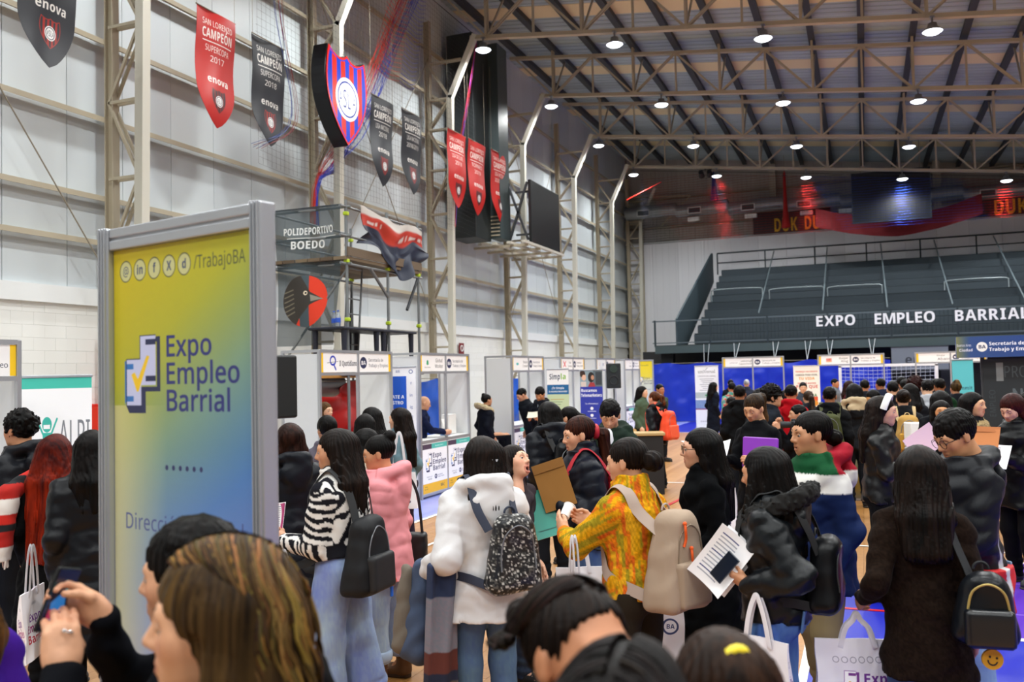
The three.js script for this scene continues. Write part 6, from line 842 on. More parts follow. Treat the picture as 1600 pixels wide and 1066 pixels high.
{ const p = person({ label: 'woman in a pale pink puffer jacket with her black hair in a bun, brown boots', x: -3.07, z: -5.27, H: 1.66, phi: 92, lod: 2, skin: 0xbe8560, head: [8, 9, 0], hair: { style: 'bun', tied: true, ...HB, bun: [0, 0.105, -0.1, 0.044], cell: 0.005, strand: 0.0018, clip: { at: [0, 0.085, -0.075], color: 0x5a1a24 } }, top: { color: 0xe08f95, quilt: 0.014, pitch: 0.19, th: 0.06, arm: 0.04, hem: 0.72, hood: 1.2, cell: 0.01, rough: 0.6, fold: 0.006, wide: 1 }, legs: JN(0x9fb0c6, { wide: 0.02, w: 0.02, hem: 0.16, cuff: true }), shoes: { boot: true, color: 0x5a3818, sole: 0x3a2412 }, feet: [[0.1, 0.08], [-0.1, -0.06]], L: { to: [0.12, 1.0, 0.28], pose: 'grip', elbow: [0.25, -0.8, -0.5] } });
  const b = thing('shoulder_bag', 'black shoulder bag behind the pale pink puffer jacket', 'bag'); part(b, 'body', surf((x, y, z) => { const q = [Math.abs(x) - 0.03, Math.abs(y) - 0.12, Math.abs(z) - 0.1]; return Math.hypot(...q.map((v) => Math.max(v, 0))) + Math.min(Math.max(...q), 0) - 0.03 + 0.004 * fold(x, y, z, 30); }, [-0.12, -0.2, -0.2], [0.12, 0.2, 0.2], 0.01), M(0x101113, 0.5)); part(b, 'strap', strap([[0, 0.12, 0.1], [0.0, 0.45, 0.06], [0, 0.55, 0], [0, 0.45, -0.06], [0, 0.12, -0.1]], 0.02, () => V(1, 0, 0)), M(0x15161a, 0.6)); hold(p, b, [-0.3, 0.82, -0.12]); }
{ const p = person({ label: 'woman in a thick off-white hooded jacket seen from behind, small clip in dark hair', x: -1.96, z: -4.43, H: 1.72, phi: 158, lod: 2, head: [10, 0, 0], hair: { style: 'long', ...HD, len: 0.24, w: 0.075, tip: 0.05, cell: 0.005, clip: { at: [0.0, 0.0, -0.14], name: 'hair_clip', color: 0xb8bcc4, rough: 0.2, geo: () => box(0.05, 0.018, 0.012) } }, top: { color: 0xd3d1d2, quilt: 0.004, pitch: 0.24, th: 0.06, arm: 0.045, hem: 0.74, hood: 1.08, cell: 0.01, rough: 0.75, fold: 0.0075, flare: 0.02 }, legs: JN(0x57708c, { w: 0.012 }), L: { to: [0.3, 0.98, 0.12], pose: 'grip', show: true }, R: { to: [-0.2, 1.05, 0.25] } });
  const seq = (x, y, z) => { const v = hash(Math.floor(x * 125 + y * 20), Math.floor(y * 125 - x * 15), Math.floor(z * 60)); return v > 0.88 ? [0.5, 0.49, 0.46] : v > 0.7 ? [0.09, 0.088, 0.082] : [0.016, 0.016, 0.018]; };
  backpack(p, 'black sequined backpack glittering on the off-white jacket', { w: 0.145, h: 0.22, d: 0.07, y: 1.1, gap: 0.065, x: -0.07, color2: seq, rough: 0.28, cell: 0.006, over: 0.06, strapColor: 0x2a3144 });
  const s = thing('scarf', 'long blue, grey, rust and brown woven scarf hanging from the off-white jacket sleeve', 'scarf'), sc = (x, y) => (y > -0.14 ? lin(0x24304e) : y > -0.42 ? [0.16 + 0.05 * hash(Math.floor(x * 120), Math.floor(y * 120), 1), 0.18, 0.22] : y > -0.53 ? lin(0x5a2a22) : y > -0.58 ? lin(0x1a2036) : [0.08 + 0.03 * hash(Math.floor(x * 120), Math.floor(y * 120), 2), 0.07, 0.06]);
  part(s, 'cloth', surf((x, y, z) => { const q = [Math.abs(x) - 0.075, Math.abs(y + 0.48) - 0.5, Math.abs(z - 0.02 * Math.sin(x * 50 + y * 3)) - 0.02]; return Math.hypot(...q.map((v) => Math.max(v, 0))) + Math.min(Math.max(...q), 0) - 0.014; }, [-0.14, -1.05, -0.1], [0.14, 0.1, 0.1], 0.009, sc), M(0xffffff, 0.95, { vertexColors: true })); const fr = []; for (let i = 0; i < 16; i++) fr.push(rod([-0.07 + i * 0.0095, -0.98, 0], [-0.072 + i * 0.0095, -1.08, 0.01], 0.004, 4)); part(s, 'fringe', fr, M(0x4a4038, 0.95), null, 'stuff'); hold(p, s, [0.26, 1.03, -0.06], [0, 0.2, 0.03]);
  const j = thing('folded_jacket', 'grey denim jacket with brown lining hung over the arm of the off-white jacket', 'jacket'); part(j, 'shell', surf((x, y, z) => { const d = uni([cap([0, 0, 0], [0.02, -0.42, 0.02], 0.05, 0.1), cap([-0.05, -0.02, 0.03], [-0.06, -0.46, 0.05], 0.045, 0.075)], 0.03)(x, y, z); return d + 0.012 * fold(x, y, z, 22); }, [-0.25, -0.62, -0.2], [0.25, 0.12, 0.25], 0.01), M(0x3e4c66, 0.9)); part(j, 'lining', surf((x, y, z) => cap([0.07, -0.02, 0.02], [0.1, -0.4, 0.03], 0.035, 0.06)(x, y, z) + 0.008 * fold(x, y, z, 26), [-0.05, -0.55, -0.12], [0.25, 0.08, 0.18], 0.01), M(0x6a6258, 0.95)); hold(p, j, [0.33, 1.02, 0.1]); }
person({ label: 'woman laughing with her head thrown back behind the off-white hood', x: -2.19, z: -5.4, H: 1.6, phi: 312, lod: 2, skin: 0xe0aa8c, open: 0.06, head: [10, -22, -12], hair: { style: 'long', ...HD, len: 0.3 }, top: { color: 0x3a3236, hem: 0.8, collar: 1 }, legs: JN(0x39465a) });
{ const p = person({ label: 'smiling woman with reddish brown ponytail and black puffer jacket, holding a brown envelope', x: -1.86, z: -5.99, H: 1.75, phi: 82, lod: 2, skin: 0xd9a07e, open: 0.012, head: [4, 8, 0], hair: { style: 'pony', tied: true, fringe: true, color: 0x24100b, hi: 0x5a2a18, len: 0.4, tie: [0, 0.0, -0.125], clip: { at: [0, 0.0, -0.125], color: 0xb01428, geo: () => new THREE.TorusGeometry(0.034, 0.021, 10, 20) } }, top: { color: 0x141822, quilt: 0.013, pitch: 0.12, th: 0.045, arm: 0.036, hem: 0.82, collar: 2, rough: 0.4, cell: 0.011 }, legs: JN(0x5a7698), L: { to: [0.16, 1.12, 0.2], pose: 'grip', dir: [-0.3, 0.4, 0.8], elbow: [0.25, -0.8, -0.5] }, R: { to: [-0.08, 1.1, 0.34], pose: 'grip' } });
  const e = sheetOf('envelope', 'brown paper envelope held upright by the smiling ponytail woman', 'envelope', 0.22, 0.32, M(0x9a6a2c, 0.75), { th: 0.008, part: 'body', bend: 0.012 }); part(e, 'flap', new THREE.BoxGeometry(0.22, 0.06, 0.003).translate(0, 0.13, 0.012), M(0x8a5d25, 0.8)); hold(p, e, [0.17, 1.26, 0.25], [-0.25, 1.2, 0.55]);
  const f = sheetOf('document_folder', 'teal green plastic folder under the brown envelope', 'folder', 0.32, 0.24, M(0x0f8a78, 0.35), { th: 0.012, part: 'cover', bend: 0.02 }); part(f, 'elastic_band', box(0.008, 0.245, 0.016, 0.11, 0, 0.004), M(0x0a5a50, 0.5)); hold(p, f, [0.16, 1.07, 0.33], [-1.45, 1.2, 0.12]);
  backpack(p, 'red backpack mostly hidden behind the smiling ponytail woman', { color: 0xa81224, w: 0.14, h: 0.2, d: 0.06, y: 1.12, gap: 0.04, over: 0.035, sw: 0.03 });
  hold(p, tote('white tote bag with a round badge beside the blue jeans, behind the yellow knit', 3, 0.32, 0.4, 0.24), [0.3, 0.98, 0.12], [0, 1.5, 0]); }
{ const knit = (a, b, c) => { const arm = Math.abs(a) > 0.185 && b < 1.36, P = [[0.82, 0.38, 0.01], [0.82, 0.22, 0.012], [0.78, 0.4, 0.01], [0.4, 0.3, 0.02], [0.8, 0.16, 0.02], [0.85, 0.44, 0.02]]; const u = arm ? b + c * 0.5 : Math.atan2(a, c) * 0.17, v = arm ? Math.atan2(a, c) * 0.2 : b, i = Math.floor(u / 0.017), j = Math.floor((v + hash(i, 1, 2) * 0.3) / 0.085); const q = P[Math.floor(hash(i, j, 5) * 6)], k = 0.75 + 0.25 * Math.sin(v * 900) * Math.sin(u * 700) + 0.12 * (hash(Math.floor(u * 220), Math.floor(v * 220), 7) - 0.5); return q.map((x) => x * k); };
  const p = person({ label: 'woman in a chunky yellow and orange striped knit sweater, dark hair in a low bun', x: -1.17, z: -4.62, H: 1.7, phi: 138, lod: 2, skin: 0xd09a78, head: [22, 6, 0], hair: { style: 'bun', tied: true, ...HD, bun: [0.0, -0.01, -0.145, 0.055], cell: 0.005 }, top: { name: 'sweater', color2: knit, th: 0.04, arm: 0.032, hem: 0.87, collar: 1.5, rough: 1, cell: 0.0085, fold: 0.007 }, legs: { color: 0x2a241c, w: 0.016 }, L: { to: [0.1, 1.16, 0.42], pose: 'open', dir: [-0.25, 0.55, 0.75], palm: [-0.85, 0, -0.4], elbow: [0.8, -0.8, -0.3] }, R: { to: [-0.1, 1.2, 0.4], pose: 'hold', dir: [0.5, 0.3, 0.75], palm: [0.6, 0.3, -0.5] } });
  const bp = backpack(p, 'beige canvas backpack with orange zip pulls', { color: 0xa38f7c, w: 0.16, h: 0.27, d: 0.1, y: 1.08, gap: 0.05, x: -0.02, rough: 0.9, pocket: true, pocketColor: 0x9a8672, zipColor: 0x8a7864, strapColor: 0xa9968a, over: 0.05, cell: 0.009, sw: 0.06 });
  for (const [q, l] of [[bp.on(0.35, 0.62), 'orange zip pull at the top of the beige backpack'], [bp.on(0.1, 0.15), 'orange zip pull in the middle of the beige backpack'], [bp.on(-0.3, -0.3), 'orange zip pull on the pocket of the beige backpack']]) { const z = thing('zip_pull', l, 'cord', [0, 0, 0], 0, 'orange zip pulls'); part(z, 'cord', tube([[0, 0.03, 0], [0.006, 0, -0.008], [-0.004, -0.05, 0], [0.008, -0.085, 0.004]], 0.007, 14, 6), M(0xe85a14, 0.6)); part(z, 'knot', new THREE.SphereGeometry(0.011, 10, 8).translate(0, 0.03, 0), M(0xe85a14, 0.6)); hold(p, z, [q[0], q[1], q[2] - 0.012]); }
  hold(p, tote('white tote bag with purple print hanging from the arm of the yellow knit sweater', 0, 0.3, 0.4, 0.28), [0.3, 1.2, 0.16], [0, 1.1, 0]);
  const c = thing('paper_cup', 'small white paper cup between the hands of the yellow knit woman', 'cup'); part(c, 'cup_body', new THREE.CylinderGeometry(0.036, 0.028, 0.085, 20), white); part(c, 'rim', new THREE.TorusGeometry(0.036, 0.003, 6, 20).rotateX(E).translate(0, 0.042, 0), white); hold(p, c, [0.0, 1.26, 0.5], [0.3, 0, 0.9]); }
{ const p = person({ label: 'woman in a long plain black coat with straight black hair and thin glasses, in profile', x: -0.92, z: -5.48, H: 1.7, phi: 95, lod: 2, skin: 0xcf9a7c, hair: { style: 'long', ...HB, len: 0.42, w: 0.085, cell: 0.0055 }, top: { name: 'coat', color: 0x08090b, th: 0.035, arm: 0.022, hem: 0.16, flare: 0.05, rough: 0.95, collar: 1.2 }, legs: { color: 0x0c0d10 }, L: { to: [0.18, 0.98, 0.2], show: true } }); glassesOn(p, 'thin wire glasses on the woman in the long black coat');
  hold(p, tote('white tote bag low beside the long black coat', 3, 0.34, 0.36, 0.24), [0.1, 0.9, 0.34], [0, 1.4, 0]); }
function glassesOn(p, label) { const g = thing('glasses', label, 'glasses'), fm = M(0x1c1a1a, 0.3, { metalness: 0.5 }); for (const s of [-1, 1]) { part(g, 'rim', new THREE.TorusGeometry(0.024, 0.0016, 6, 24).translate(s * 0.032, 0, 0.104), fm); part(g, 'temple', rod([s * 0.056, 0.006, 0.1], [s * 0.08, 0.004, 0.0], 0.0016, 5), fm); } part(g, 'bridge', rod([-0.009, 0.002, 0.106], [0.009, 0.002, 0.106], 0.0018, 5), fm); const m = p.mat().multiply(p.HM); m.decompose(g.position, g.quaternion, g.scale); return g; }
{ const p = person({ label: 'woman in a glossy black padded jacket with fur collar and long black hair', x: -0.44, z: -4.5, H: 1.67, phi: 118, lod: 2, skin: 0xc08864, head: [-6, 8, 0], hair: { style: 'long', ...HB, len: 0.4, w: 0.1, front: [1], flen: 0.3, cell: 0.0055 }, top: { color: 0x0c1014, quilt: 0.008, pitch: 0.11, th: 0.045, arm: 0.036, hem: 0.86, rough: 0.38, coat: 0.15, fold: 0.011, hood: 1.05, fur: 0x0a0908, cell: 0.01 }, legs: JN(0x5d82b4, { w: 0.008, pockets: true }), L: { to: [0.19, 1.05, 0.09], pose: 'hold', dir: [-0.2, 0.35, 0.9], palm: [-0.6, 0.6, 0], elbow: [0.25, -0.8, -0.5] }, R: { to: [-0.06, 1.05, 0.2], pose: 'hold' }, feet: [[0.12, 0.06], [-0.1, -0.06]] });
  const s = sheetOf('paper_sheet', 'loose white printed sheets in the hand of the leather jacket woman', 'paper', 0.21, 0.3, paperMat, { bend: 0.05 }); part(s, 'second_sheet', box(0.2, 0.29, 0.002, 0.012, 0.01, -0.008), paperMat); hold(p, s, [0.15, 1.15, 0.22], [-0.9, 1.35, 0.25]);
  const ph = thing('phone', 'grey phone held on top of the white sheets', 'phone'); part(ph, 'case', rbox(0.075, 0.155, 0.009, 0.004), M(0x4d5560, 0.35)); part(ph, 'screen', box(0.068, 0.146, 0.001, 0, 0, 0.005), M(0x0c0e13, 0.15)); hold(p, ph, [0.2, 1.13, 0.2], [-0.9, 1.3, 0.2]);
  hold(p, tote('white tote bag with purple and red print in front of the leather jacket woman', 0, 0.34, 0.46, 0.2), [0.23, 1.02, 0.04], [0, 1.2, 0]);
  backpack(p, 'black studded leather backpack on the leather jacket', { color: 0x0d0e11, w: 0.14, h: 0.2, d: 0.07, y: 1.08, gap: 0.06, rough: 0.35, x: -0.03, over: 0.05, zipColor: 0x3a3c40 }); }
{ const tri = (a, b, c) => (b > 1.37 ? (c < -0.02 ? lin(0x8f1626) : lin(0x15482a)) : b > 1.27 ? lin(0xd8d6d2) : lin(0x16244a));
  person({ label: 'smiling person with dark hair tied back in a navy, white and red hooded jacket', x: -0.27, z: -5.52, H: 1.8, phi: 84, lod: 2, man: true, skin: 0xc18a64, open: 0.012, head: [2, 2, 0], hair: { style: 'bun', tied: true, ...HB, bun: [0.0, -0.03, -0.135, 0.045], cell: 0.005 }, top: { color2: tri, th: 0.05, arm: 0.035, hem: 0.72, hood: 1.15, rough: 0.75, cell: 0.011 }, legs: { color: 0x8a7a58, w: 0.014 } }); }
{ const p = person({ label: 'woman in a dark brown fuzzy coat with long dark hair, seen from behind', x: 0.22, z: -4.42, H: 1.69, phi: 196, lod: 2, sw: 0.148, wide: 0.92, hair: { style: 'long', color: 0x0d0908, hi: 0x2a1c16, len: 0.34, w: 0.09, tip: 0.05, cell: 0.0055, clip: { at: [0.04, 0.03, -0.12], name: 'hair_clip', color: 0x8a6a48, geo: () => rbox(0.03, 0.016, 0.012, 0.004) } }, top: { color2: (a, b, c) => { const v = 0.6 + 0.8 * hash(Math.floor(a * 200), Math.floor(b * 200), Math.floor(c * 200)); return [0.012 * v, 0.007 * v, 0.005 * v]; }, th: 0.03, arm: 0.016, hem: 0.66, flare: 0.01, collar: 1.5, rough: 1, fold: 0.01, cell: 0.01, sheen: 0.05, name: 'coat' }, legs: JN(0x44587a, { w: 0.01 }), L: { to: [0.26, 0.98, 0.08], pose: 'grip' }, feet: [[0.1, 0.0], [-0.1, 0.05]] });
  hold(p, tote('white tote bag with a checked ballot emblem hanging low beside the fuzzy coat', 0, 0.4, 0.46, 0.12), [0.29, 0.9, 0.1], [0, Math.PI + 0.15, 0]);
  const b = backpack(p, 'small dark leather backpack with gold zips at the side of the fuzzy coat', { color: 0x0e1116, w: 0.125, h: 0.17, d: 0.08, y: 1.02, x: -0.2, gap: 0.02, rough: 0.32, zipColor: 0xb09a5a, zipR: 0.006, pocket: true, straps: [-1], over: 0.05 });
  const k = thing('smiley_charm', 'round yellow smiley charm under the small leather backpack', 'charm'); part(k, 'face_disc', new THREE.CylinderGeometry(0.042, 0.042, 0.014, 24).rotateX(E), M(0xd39a1a, 0.5)); for (const s of [-1, 1]) part(k, 'eye', new THREE.SphereGeometry(0.005, 8, 6).translate(s * 0.014, 0.01, -0.008), black); part(k, 'mouth', new THREE.TorusGeometry(0.018, 0.003, 6, 14, Math.PI).rotateZ(Math.PI).translate(0, -0.004, -0.008), black); part(k, 'loop', new THREE.TorusGeometry(0.01, 0.003, 6, 12).translate(0, 0.052, 0), alu); hold(p, k, [-0.21, 0.83, -0.26], [0, 0.1, 0.2]); }
{ const p = person({ label: 'young man with glasses looking down, red jacket tied around the waist of his black one', x: 0.49, z: -5.45, H: 1.8, phi: 80, lod: 2, man: true, skin: 0xc48c66, head: [0, 24, 0], lids: 1.4, hair: { style: 'short', ...HB, vol: 0.006, curl: 0.004, fringe: true, cell: 0.005 }, top: { color2: (a, b, c) => (Math.abs(a - 0.18) < 0.012 && b < 1.25 && c < -0.03 ? lin(0xb0b4ba) : [0.008, 0.009, 0.012]), th: 0.045, arm: 0.036, hem: 0.86, hood: 1.1, rough: 0.5, cell: 0.01 }, legs: JN(0x8aa4c4, { w: 0.012, pockets: true }), L: { to: [0.1, 1.06, 0.3], pose: 'hold', elbow: [0.25, -0.8, -0.5] } }); glassesOn(p, 'wire glasses on the young man in the black jacket');
  part(p.t, 'tied_jacket', surf((x, y, z) => { const k = Math.hypot(x / 0.235, (z + 0.01) / 0.19); return Math.max((k - 1) * 0.18 + 0.01 * fold(x, y, z, 18), 0.68 - y, y - 0.92); }, [-0.4, 0.6, -0.4], [0.4, 0.98, 0.4], 0.011, (x, y, z) => (Math.abs(x - 0.1 - (0.8 - y) * 0.1) < 0.02 && z < 0.05 || Math.abs(z + 0.06) < 0.018 && x > 0 ? lin(0xc8c6c6) : lin(0xc01218))), M(0xffffff, 0.7, { vertexColors: true })); }
// --- middle distance, right
{ const p = person({ label: 'woman with short auburn hair in a black leather jacket reading beside an orange envelope', x: 1.3, z: -9.4, H: 1.76, phi: 66, lod: 1.5, skin: 0xd7a286, head: [0, 22, 0], lids: 1.4, hair: { style: 'bob', color: 0x2a0c0a, hi: 0x4a1a14, drop: 0.04, vol: 0.008 }, top: { color: 0x0a0b0d, th: 0.04, arm: 0.034, hem: 0.7, flare: 0.06, rough: 0.4, collar: 1.6 }, legs: { color: 0x0b0b0d }, L: { to: [0.12, 1.16, 0.34], pose: 'hold', elbow: [0.25, -0.8, -0.5] }, R: { to: [-0.12, 1.2, 0.36], pose: 'hold' } });
  const e = sheetOf('envelope', 'orange brown envelope held open before the auburn-haired woman', 'envelope', 0.34, 0.24, M(0xc47a44, 0.75), { th: 0.008, part: 'body' }); part(e, 'flap', box(0.34, 0.05, 0.003, 0, 0.12, 0.012), M(0xb06a38, 0.8)); hold(p, e, [0.0, 1.3, 0.5], [-0.5, 0.3, 0.15]); const s = sheetOf('paper_sheet', 'white sheet in the hand of the auburn-haired woman', 'paper', 0.2, 0.27, paperMat); part(s, 'staple', box(0.012, 0.002, 0.004, -0.08, 0.12, 0.003), alu); hold(p, s, [0.14, 1.18, 0.46], [-0.9, 0.4, 0.3]); }
{ const p = person({ label: 'woman with a wide white headband and long dark wavy hair holding a pink sheet', x: 0.1, z: -8.47, H: 1.79, phi: 300, lod: 1.5, skin: 0xd9a48a, head: [0, 4, 0], hair: { style: 'long', ...HD, len: 0.42, w: 0.12 }, top: { color: 0x08090b, th: 0.03, arm: 0.024, hem: 0.82, rough: 0.4, coat: 0.3, collar: 0.8 }, legs: { color: 0x0b0c0e, wide: 0.02 }, R: { to: [-0.12, 1.18, 0.3], pose: 'hold', elbow: [-0.25, -0.8, -0.5] }, L: { to: [0.1, 1.1, 0.34], pose: 'grip' } });
  const g = new THREE.TorusGeometry(0.112, 0.013, 10, 40, Math.PI).scale(0.9, 1.1, 2.2); part(p.t, 'headband', g.rotateX(0.25).translate(0, 0.022, 0.012).applyMatrix4(p.HM), M(0xe8e6e2, 0.7)); const er = new THREE.SphereGeometry(0.008, 10, 8); part(p.t, 'earring', er.translate(-0.086, -0.045, 0.0).applyMatrix4(p.HM), M(0xe8e8ec, 0.2, { metalness: 0.6 }));
  const s = sheetOf('paper_sheet', 'pale pink sheet held by the woman with the white headband', 'paper', 0.3, 0.21, M(0xd9b6c4, 0.8)); part(s, 'staple', box(0.012, 0.002, 0.004, -0.12, 0.09, 0.003), alu); hold(p, s, [-0.02, 1.32, 0.34], [-0.5, -0.9, 0.12]);
  const w = thing('wallet', 'black zipped wallet in the hands of the headband woman', 'wallet'); part(w, 'body', rbox(0.11, 0.18, 0.025, 0.01), M(0x0c0d10, 0.4)); part(w, 'zip', rod([-0.05, 0.08, 0.014], [0.05, 0.08, 0.014], 0.003, 5), alu); hold(p, w, [-0.04, 1.16, 0.4], [0, -0.8, 0.3]);
  hold(p, tote('white tote bag reading Secretaría de Trabajo in front of the headband woman', 1, 0.34, 0.36, 0.12), [-0.12, 1.14, 0.36], [0.1, -0.9, 0.12]); hold(p, tote('white tote bag with a round badge hanging at knee height beside the headband woman', 3, 0.34, 0.44, 0.22), [-0.06, 0.84, 0.42], [0, -0.8, 0]); }
{ const p = person({ label: 'woman with a blond-streaked ponytail reading, a purple binder under her arm', x: -0.98, z: -8.8, H: 1.81, phi: 52, lod: 1.5, skin: 0xd09a72, head: [4, 22, 0], lids: 1.4, hair: { style: 'pony', tied: true, color: 0x120c0a, hi: 0x8a6030, mix: 0.2, grad: 0.5, len: 0.36, tie: [0, 0.07, -0.1] }, top: { color: 0x0a0b0e, hem: 0.5, flare: 0.05, name: 'coat', th: 0.03, arm: 0.024 }, legs: JN(0x4a6a86), L: { to: [0.16, 1.12, 0.28], pose: 'grip', elbow: [0.25, -0.8, -0.5] }, R: { to: [-0.1, 1.14, 0.36], pose: 'hold' } });
  const f = thing('ring_binder', 'purple binder under the arm of the ponytailed reader', 'binder'); part(f, 'cover', rbox(0.3, 0.26, 0.045, 0.008), M(0x8a34b8, 0.5)); part(f, 'paper_block', box(0.28, 0.245, 0.03, 0.0, 0.012, 0), M(0xc79ad8, 0.8)); hold(p, f, [0.2, 1.2, 0.24], [-0.1, 0.5, 0]); const s = sheetOf('paper_sheet', 'white sheet read by the woman with the purple binder', 'paper', 0.2, 0.2, paperMat); part(s, 'staple', box(0.012, 0.002, 0.004, -0.08, 0.08, 0.003), alu); hold(p, s, [-0.08, 1.22, 0.45], [-0.8, 0, 0.3]);
  hold(p, tote('white tote bag with red print below the purple binder', 2, 0.3, 0.38, 0.2), [-0.16, 1.08, 0.36], [0, 0.5, 0]); }
{ const p = person({ label: 'young man in a dark green zipped hoodie over a white shirt looking down', x: -2.16, z: -7.8, H: 1.8, phi: 20, lod: 1.5, man: true, skin: 0xd09a76, head: [8, 26, 0], lids: 1.4, hair: { style: 'short', ...HB, vol: 0.006, fringe: true }, top: { color: 0x1d2a22, hem: 0.8, hood: 1.15, th: 0.04, arm: 0.034, shirt: 0xdcdde0 }, legs: JN(0x2c3444), L: { to: [0.1, 1.1, 0.3], pose: 'hold' }, R: { to: [-0.1, 1.1, 0.3], pose: 'hold' } }); }
{ const p = person({ label: 'person in a black padded jacket bent over forms near the printed counter, seen from behind', x: -2.9, z: -8.2, H: 1.78, phi: 150, lod: 1, hair: { style: 'long', ...HB, len: 0.32 }, top: { color: 0x12151c, quilt: 0.013, th: 0.05, arm: 0.036, hem: 0.8, hood: 1.1, rough: 0.4 }, legs: { color: 0x15171c } }); backpack(p, 'black shiny printed backpack on the person near the counter', { color: 0x0c0d10, rough: 0.2, over: 0.05, gap: 0.06, w: 0.14, y: 1.12 }); }
person({ label: 'woman with centre-parted black hair tied back, behind the smiling ponytail woman', x: -3.0, z: -9.2, H: 1.69, phi: 110, lod: 1, skin: 0xd09a78, hair: { style: 'pony', tied: true, ...HB, len: 0.3, part: 1 }, top: { color: 0x1a1d26, quilt: 0.01, th: 0.04, hem: 0.8 }, legs: { color: 0x15171c } });
// --- left middle: around the first booths
{ const p = person({ label: 'woman with a brown bob in a black padded coat right beside the tall panel edge', x: -4.0, z: -5.5, H: 1.72, phi: 150, lod: 1.5, hair: { style: 'bob', color: 0x1e100c, hi: 0x4a2a20, drop: 0.06, vol: 0.01 }, top: { color: 0x0f131b, quilt: 0.011, th: 0.045, arm: 0.034, hem: 0.5, hood: 1.05, rough: 0.45, name: 'coat' }, legs: { color: 0x12141a }, L: { to: [0.2, 1.15, 0.3], pose: 'grip' }, R: { to: [-0.16, 1.1, 0.3], pose: 'hold' } }); const s = sheetOf('paper_sheet', 'white leaflet held by the woman with the brown bob', 'paper', 0.1, 0.2, paperMat); part(s, 'fold_line', box(0.1, 0.002, 0.004, 0, 0, 0.002), white); hold(p, s, [-0.2, 1.2, 0.4], [-0.2, -0.9, 0.1]); }
person({ label: 'person in a beige coat and dark cap of hair behind the zebra sweater woman', x: -3.62, z: -5.98, H: 1.66, phi: 110, lod: 1, hair: { style: 'bob', ...HB, drop: 0.04 }, top: { color: 0xb8ab98, hem: 0.7, th: 0.04 }, legs: JN(0x394a62) });
person({ label: 'woman at the counter of the Q booth with blond-streaked brown hair, behind the opening', x: -7.25, z: -10.75, H: 1.72, phi: 300, lod: 1, skin: 0xd6a483, hair: { style: 'bob', color: 0x3a2416, hi: 0x9a7040, drop: 0.03 }, top: { color: 0x7a4a38, hem: 0.8 }, legs: { color: 0x202228 } });
person({ label: 'person with black hair tied low, standing before the Q booth counter', x: -4.9, z: -7.35, H: 1.68, phi: 140, lod: 1, hair: { style: 'short', ...HB, vol: 0.012, curl: 0.002 }, top: { color: 0x5a5560, hem: 0.8, hood: 1 }, legs: { color: 0x1a1c22 } });
person({ label: 'woman in a black jacket with straight black hair, seen from behind before the booth pillar', x: -4.85, z: -7.95, H: 1.68, phi: 178, lod: 1, hair: { style: 'long', ...HB, len: 0.26 }, top: { color: 0x101116, hem: 0.75, th: 0.035, hood: 0.9 }, legs: { color: 0x14161b } });
person({ label: 'woman with very long straight black hair in profile before the white booth wall', x: -5.2, z: -8.7, H: 1.72, phi: 105, lod: 1, skin: 0xd9a98a, hair: { style: 'long', ...HB, len: 0.5, w: 0.09 }, top: { color: 0x17181d, hem: 0.75, th: 0.03 }, legs: { color: 0x14161b } });
{ const p = person({ label: 'woman in a blue denim jacket with long dark hair beside the equipo banner', x: -4.72, z: -8.5, H: 1.72, phi: 112, lod: 1, skin: 0xd6a483, hair: { style: 'long', ...HD, len: 0.5, w: 0.085 }, top: { color: 0x6b8792, hem: 0.86, th: 0.025, arm: 0.018, collar: 1 }, legs: { color: 0x2a2030 } }); hold(p, tote('white tote bag with red print on the shoulder of the denim jacket woman', 2, 0.36, 0.38, 0.42), [0.21, 1.45, -0.08], [0, 1.9, 0]); }
{ person({ label: 'bald man in a navy shirt leaning on the counter of the second booth', x: -7.3, z: -13.75, H: 1.72, phi: 262, lod: 1, man: true, skin: 0xd09c7a, lean: 0.14, head: [0, 12, 0], top: { color: 0x141a36, hem: 0.85, th: 0.02, name: 'shirt' }, legs: { color: 0x20232c }, L: { to: [0.12, 1.06, 0.45], pose: 'hold' }, R: { to: [-0.06, 1.06, 0.45], pose: 'hold' } });
  const s = thing('leaflet_stand', 'white tilted leaflet stand on the counter of the second booth', 'stand', [-7.08, 0.985, -14.35], E); part(s, 'board', box(0.16, 0.3, 0.012).rotateX(-0.3).translate(0, 0.15, 0), white); part(s, 'foot', rbox(0.16, 0.02, 0.14, 0.005, 0, 0.01, 0), M(0x7a9ad0, 0.5));
  const w = thing('white_box', 'white cardboard box on the second booth counter by the far post', 'box', [-7.2, 0.985, -14.75], E); part(w, 'case', rbox(0.3, 0.36, 0.16, 0.006, 0, 0.18, 0), white); part(w, 'lid_edge', box(0.304, 0.012, 0.164, 0, 0.35, 0), M(0xd8d8d8, 0.7)); }
{ const p = person({ label: 'woman in a dark coat seated sideways on a stool beside the third booth', x: -6.98, z: -15.95, y: 0.0, H: 1.68, phi: 240, lod: 0.9, seated: true, hair: { style: 'bun', tied: true, ...HB, bun: [0.03, 0.11, -0.06, 0.04] }, top: { color: 0x10131c, hem: 0.82, th: 0.05, arm: 0.03, fur: 0xb5a684 }, legs: { color: 0x12141a } });
  const s = thing('stool', 'chrome wire stool under the seated woman', 'stool', [-6.98, 0, -15.95]); part(s, 'seat', new THREE.CylinderGeometry(0.17, 0.17, 0.04, 24).translate(0, 0.76, 0), black); for (let i = 0; i < 4; i++) { const a = i * E + 0.4; part(s, 'leg', rod([0.08 * Math.cos(a), 0.75, 0.08 * Math.sin(a)], [0.2 * Math.cos(a + 0.6), 0.01, 0.2 * Math.sin(a + 0.6)], 0.012), alu); } part(s, 'ring', new THREE.TorusGeometry(0.17, 0.01, 6, 24).rotateX(E).translate(0, 0.22, 0), alu); }
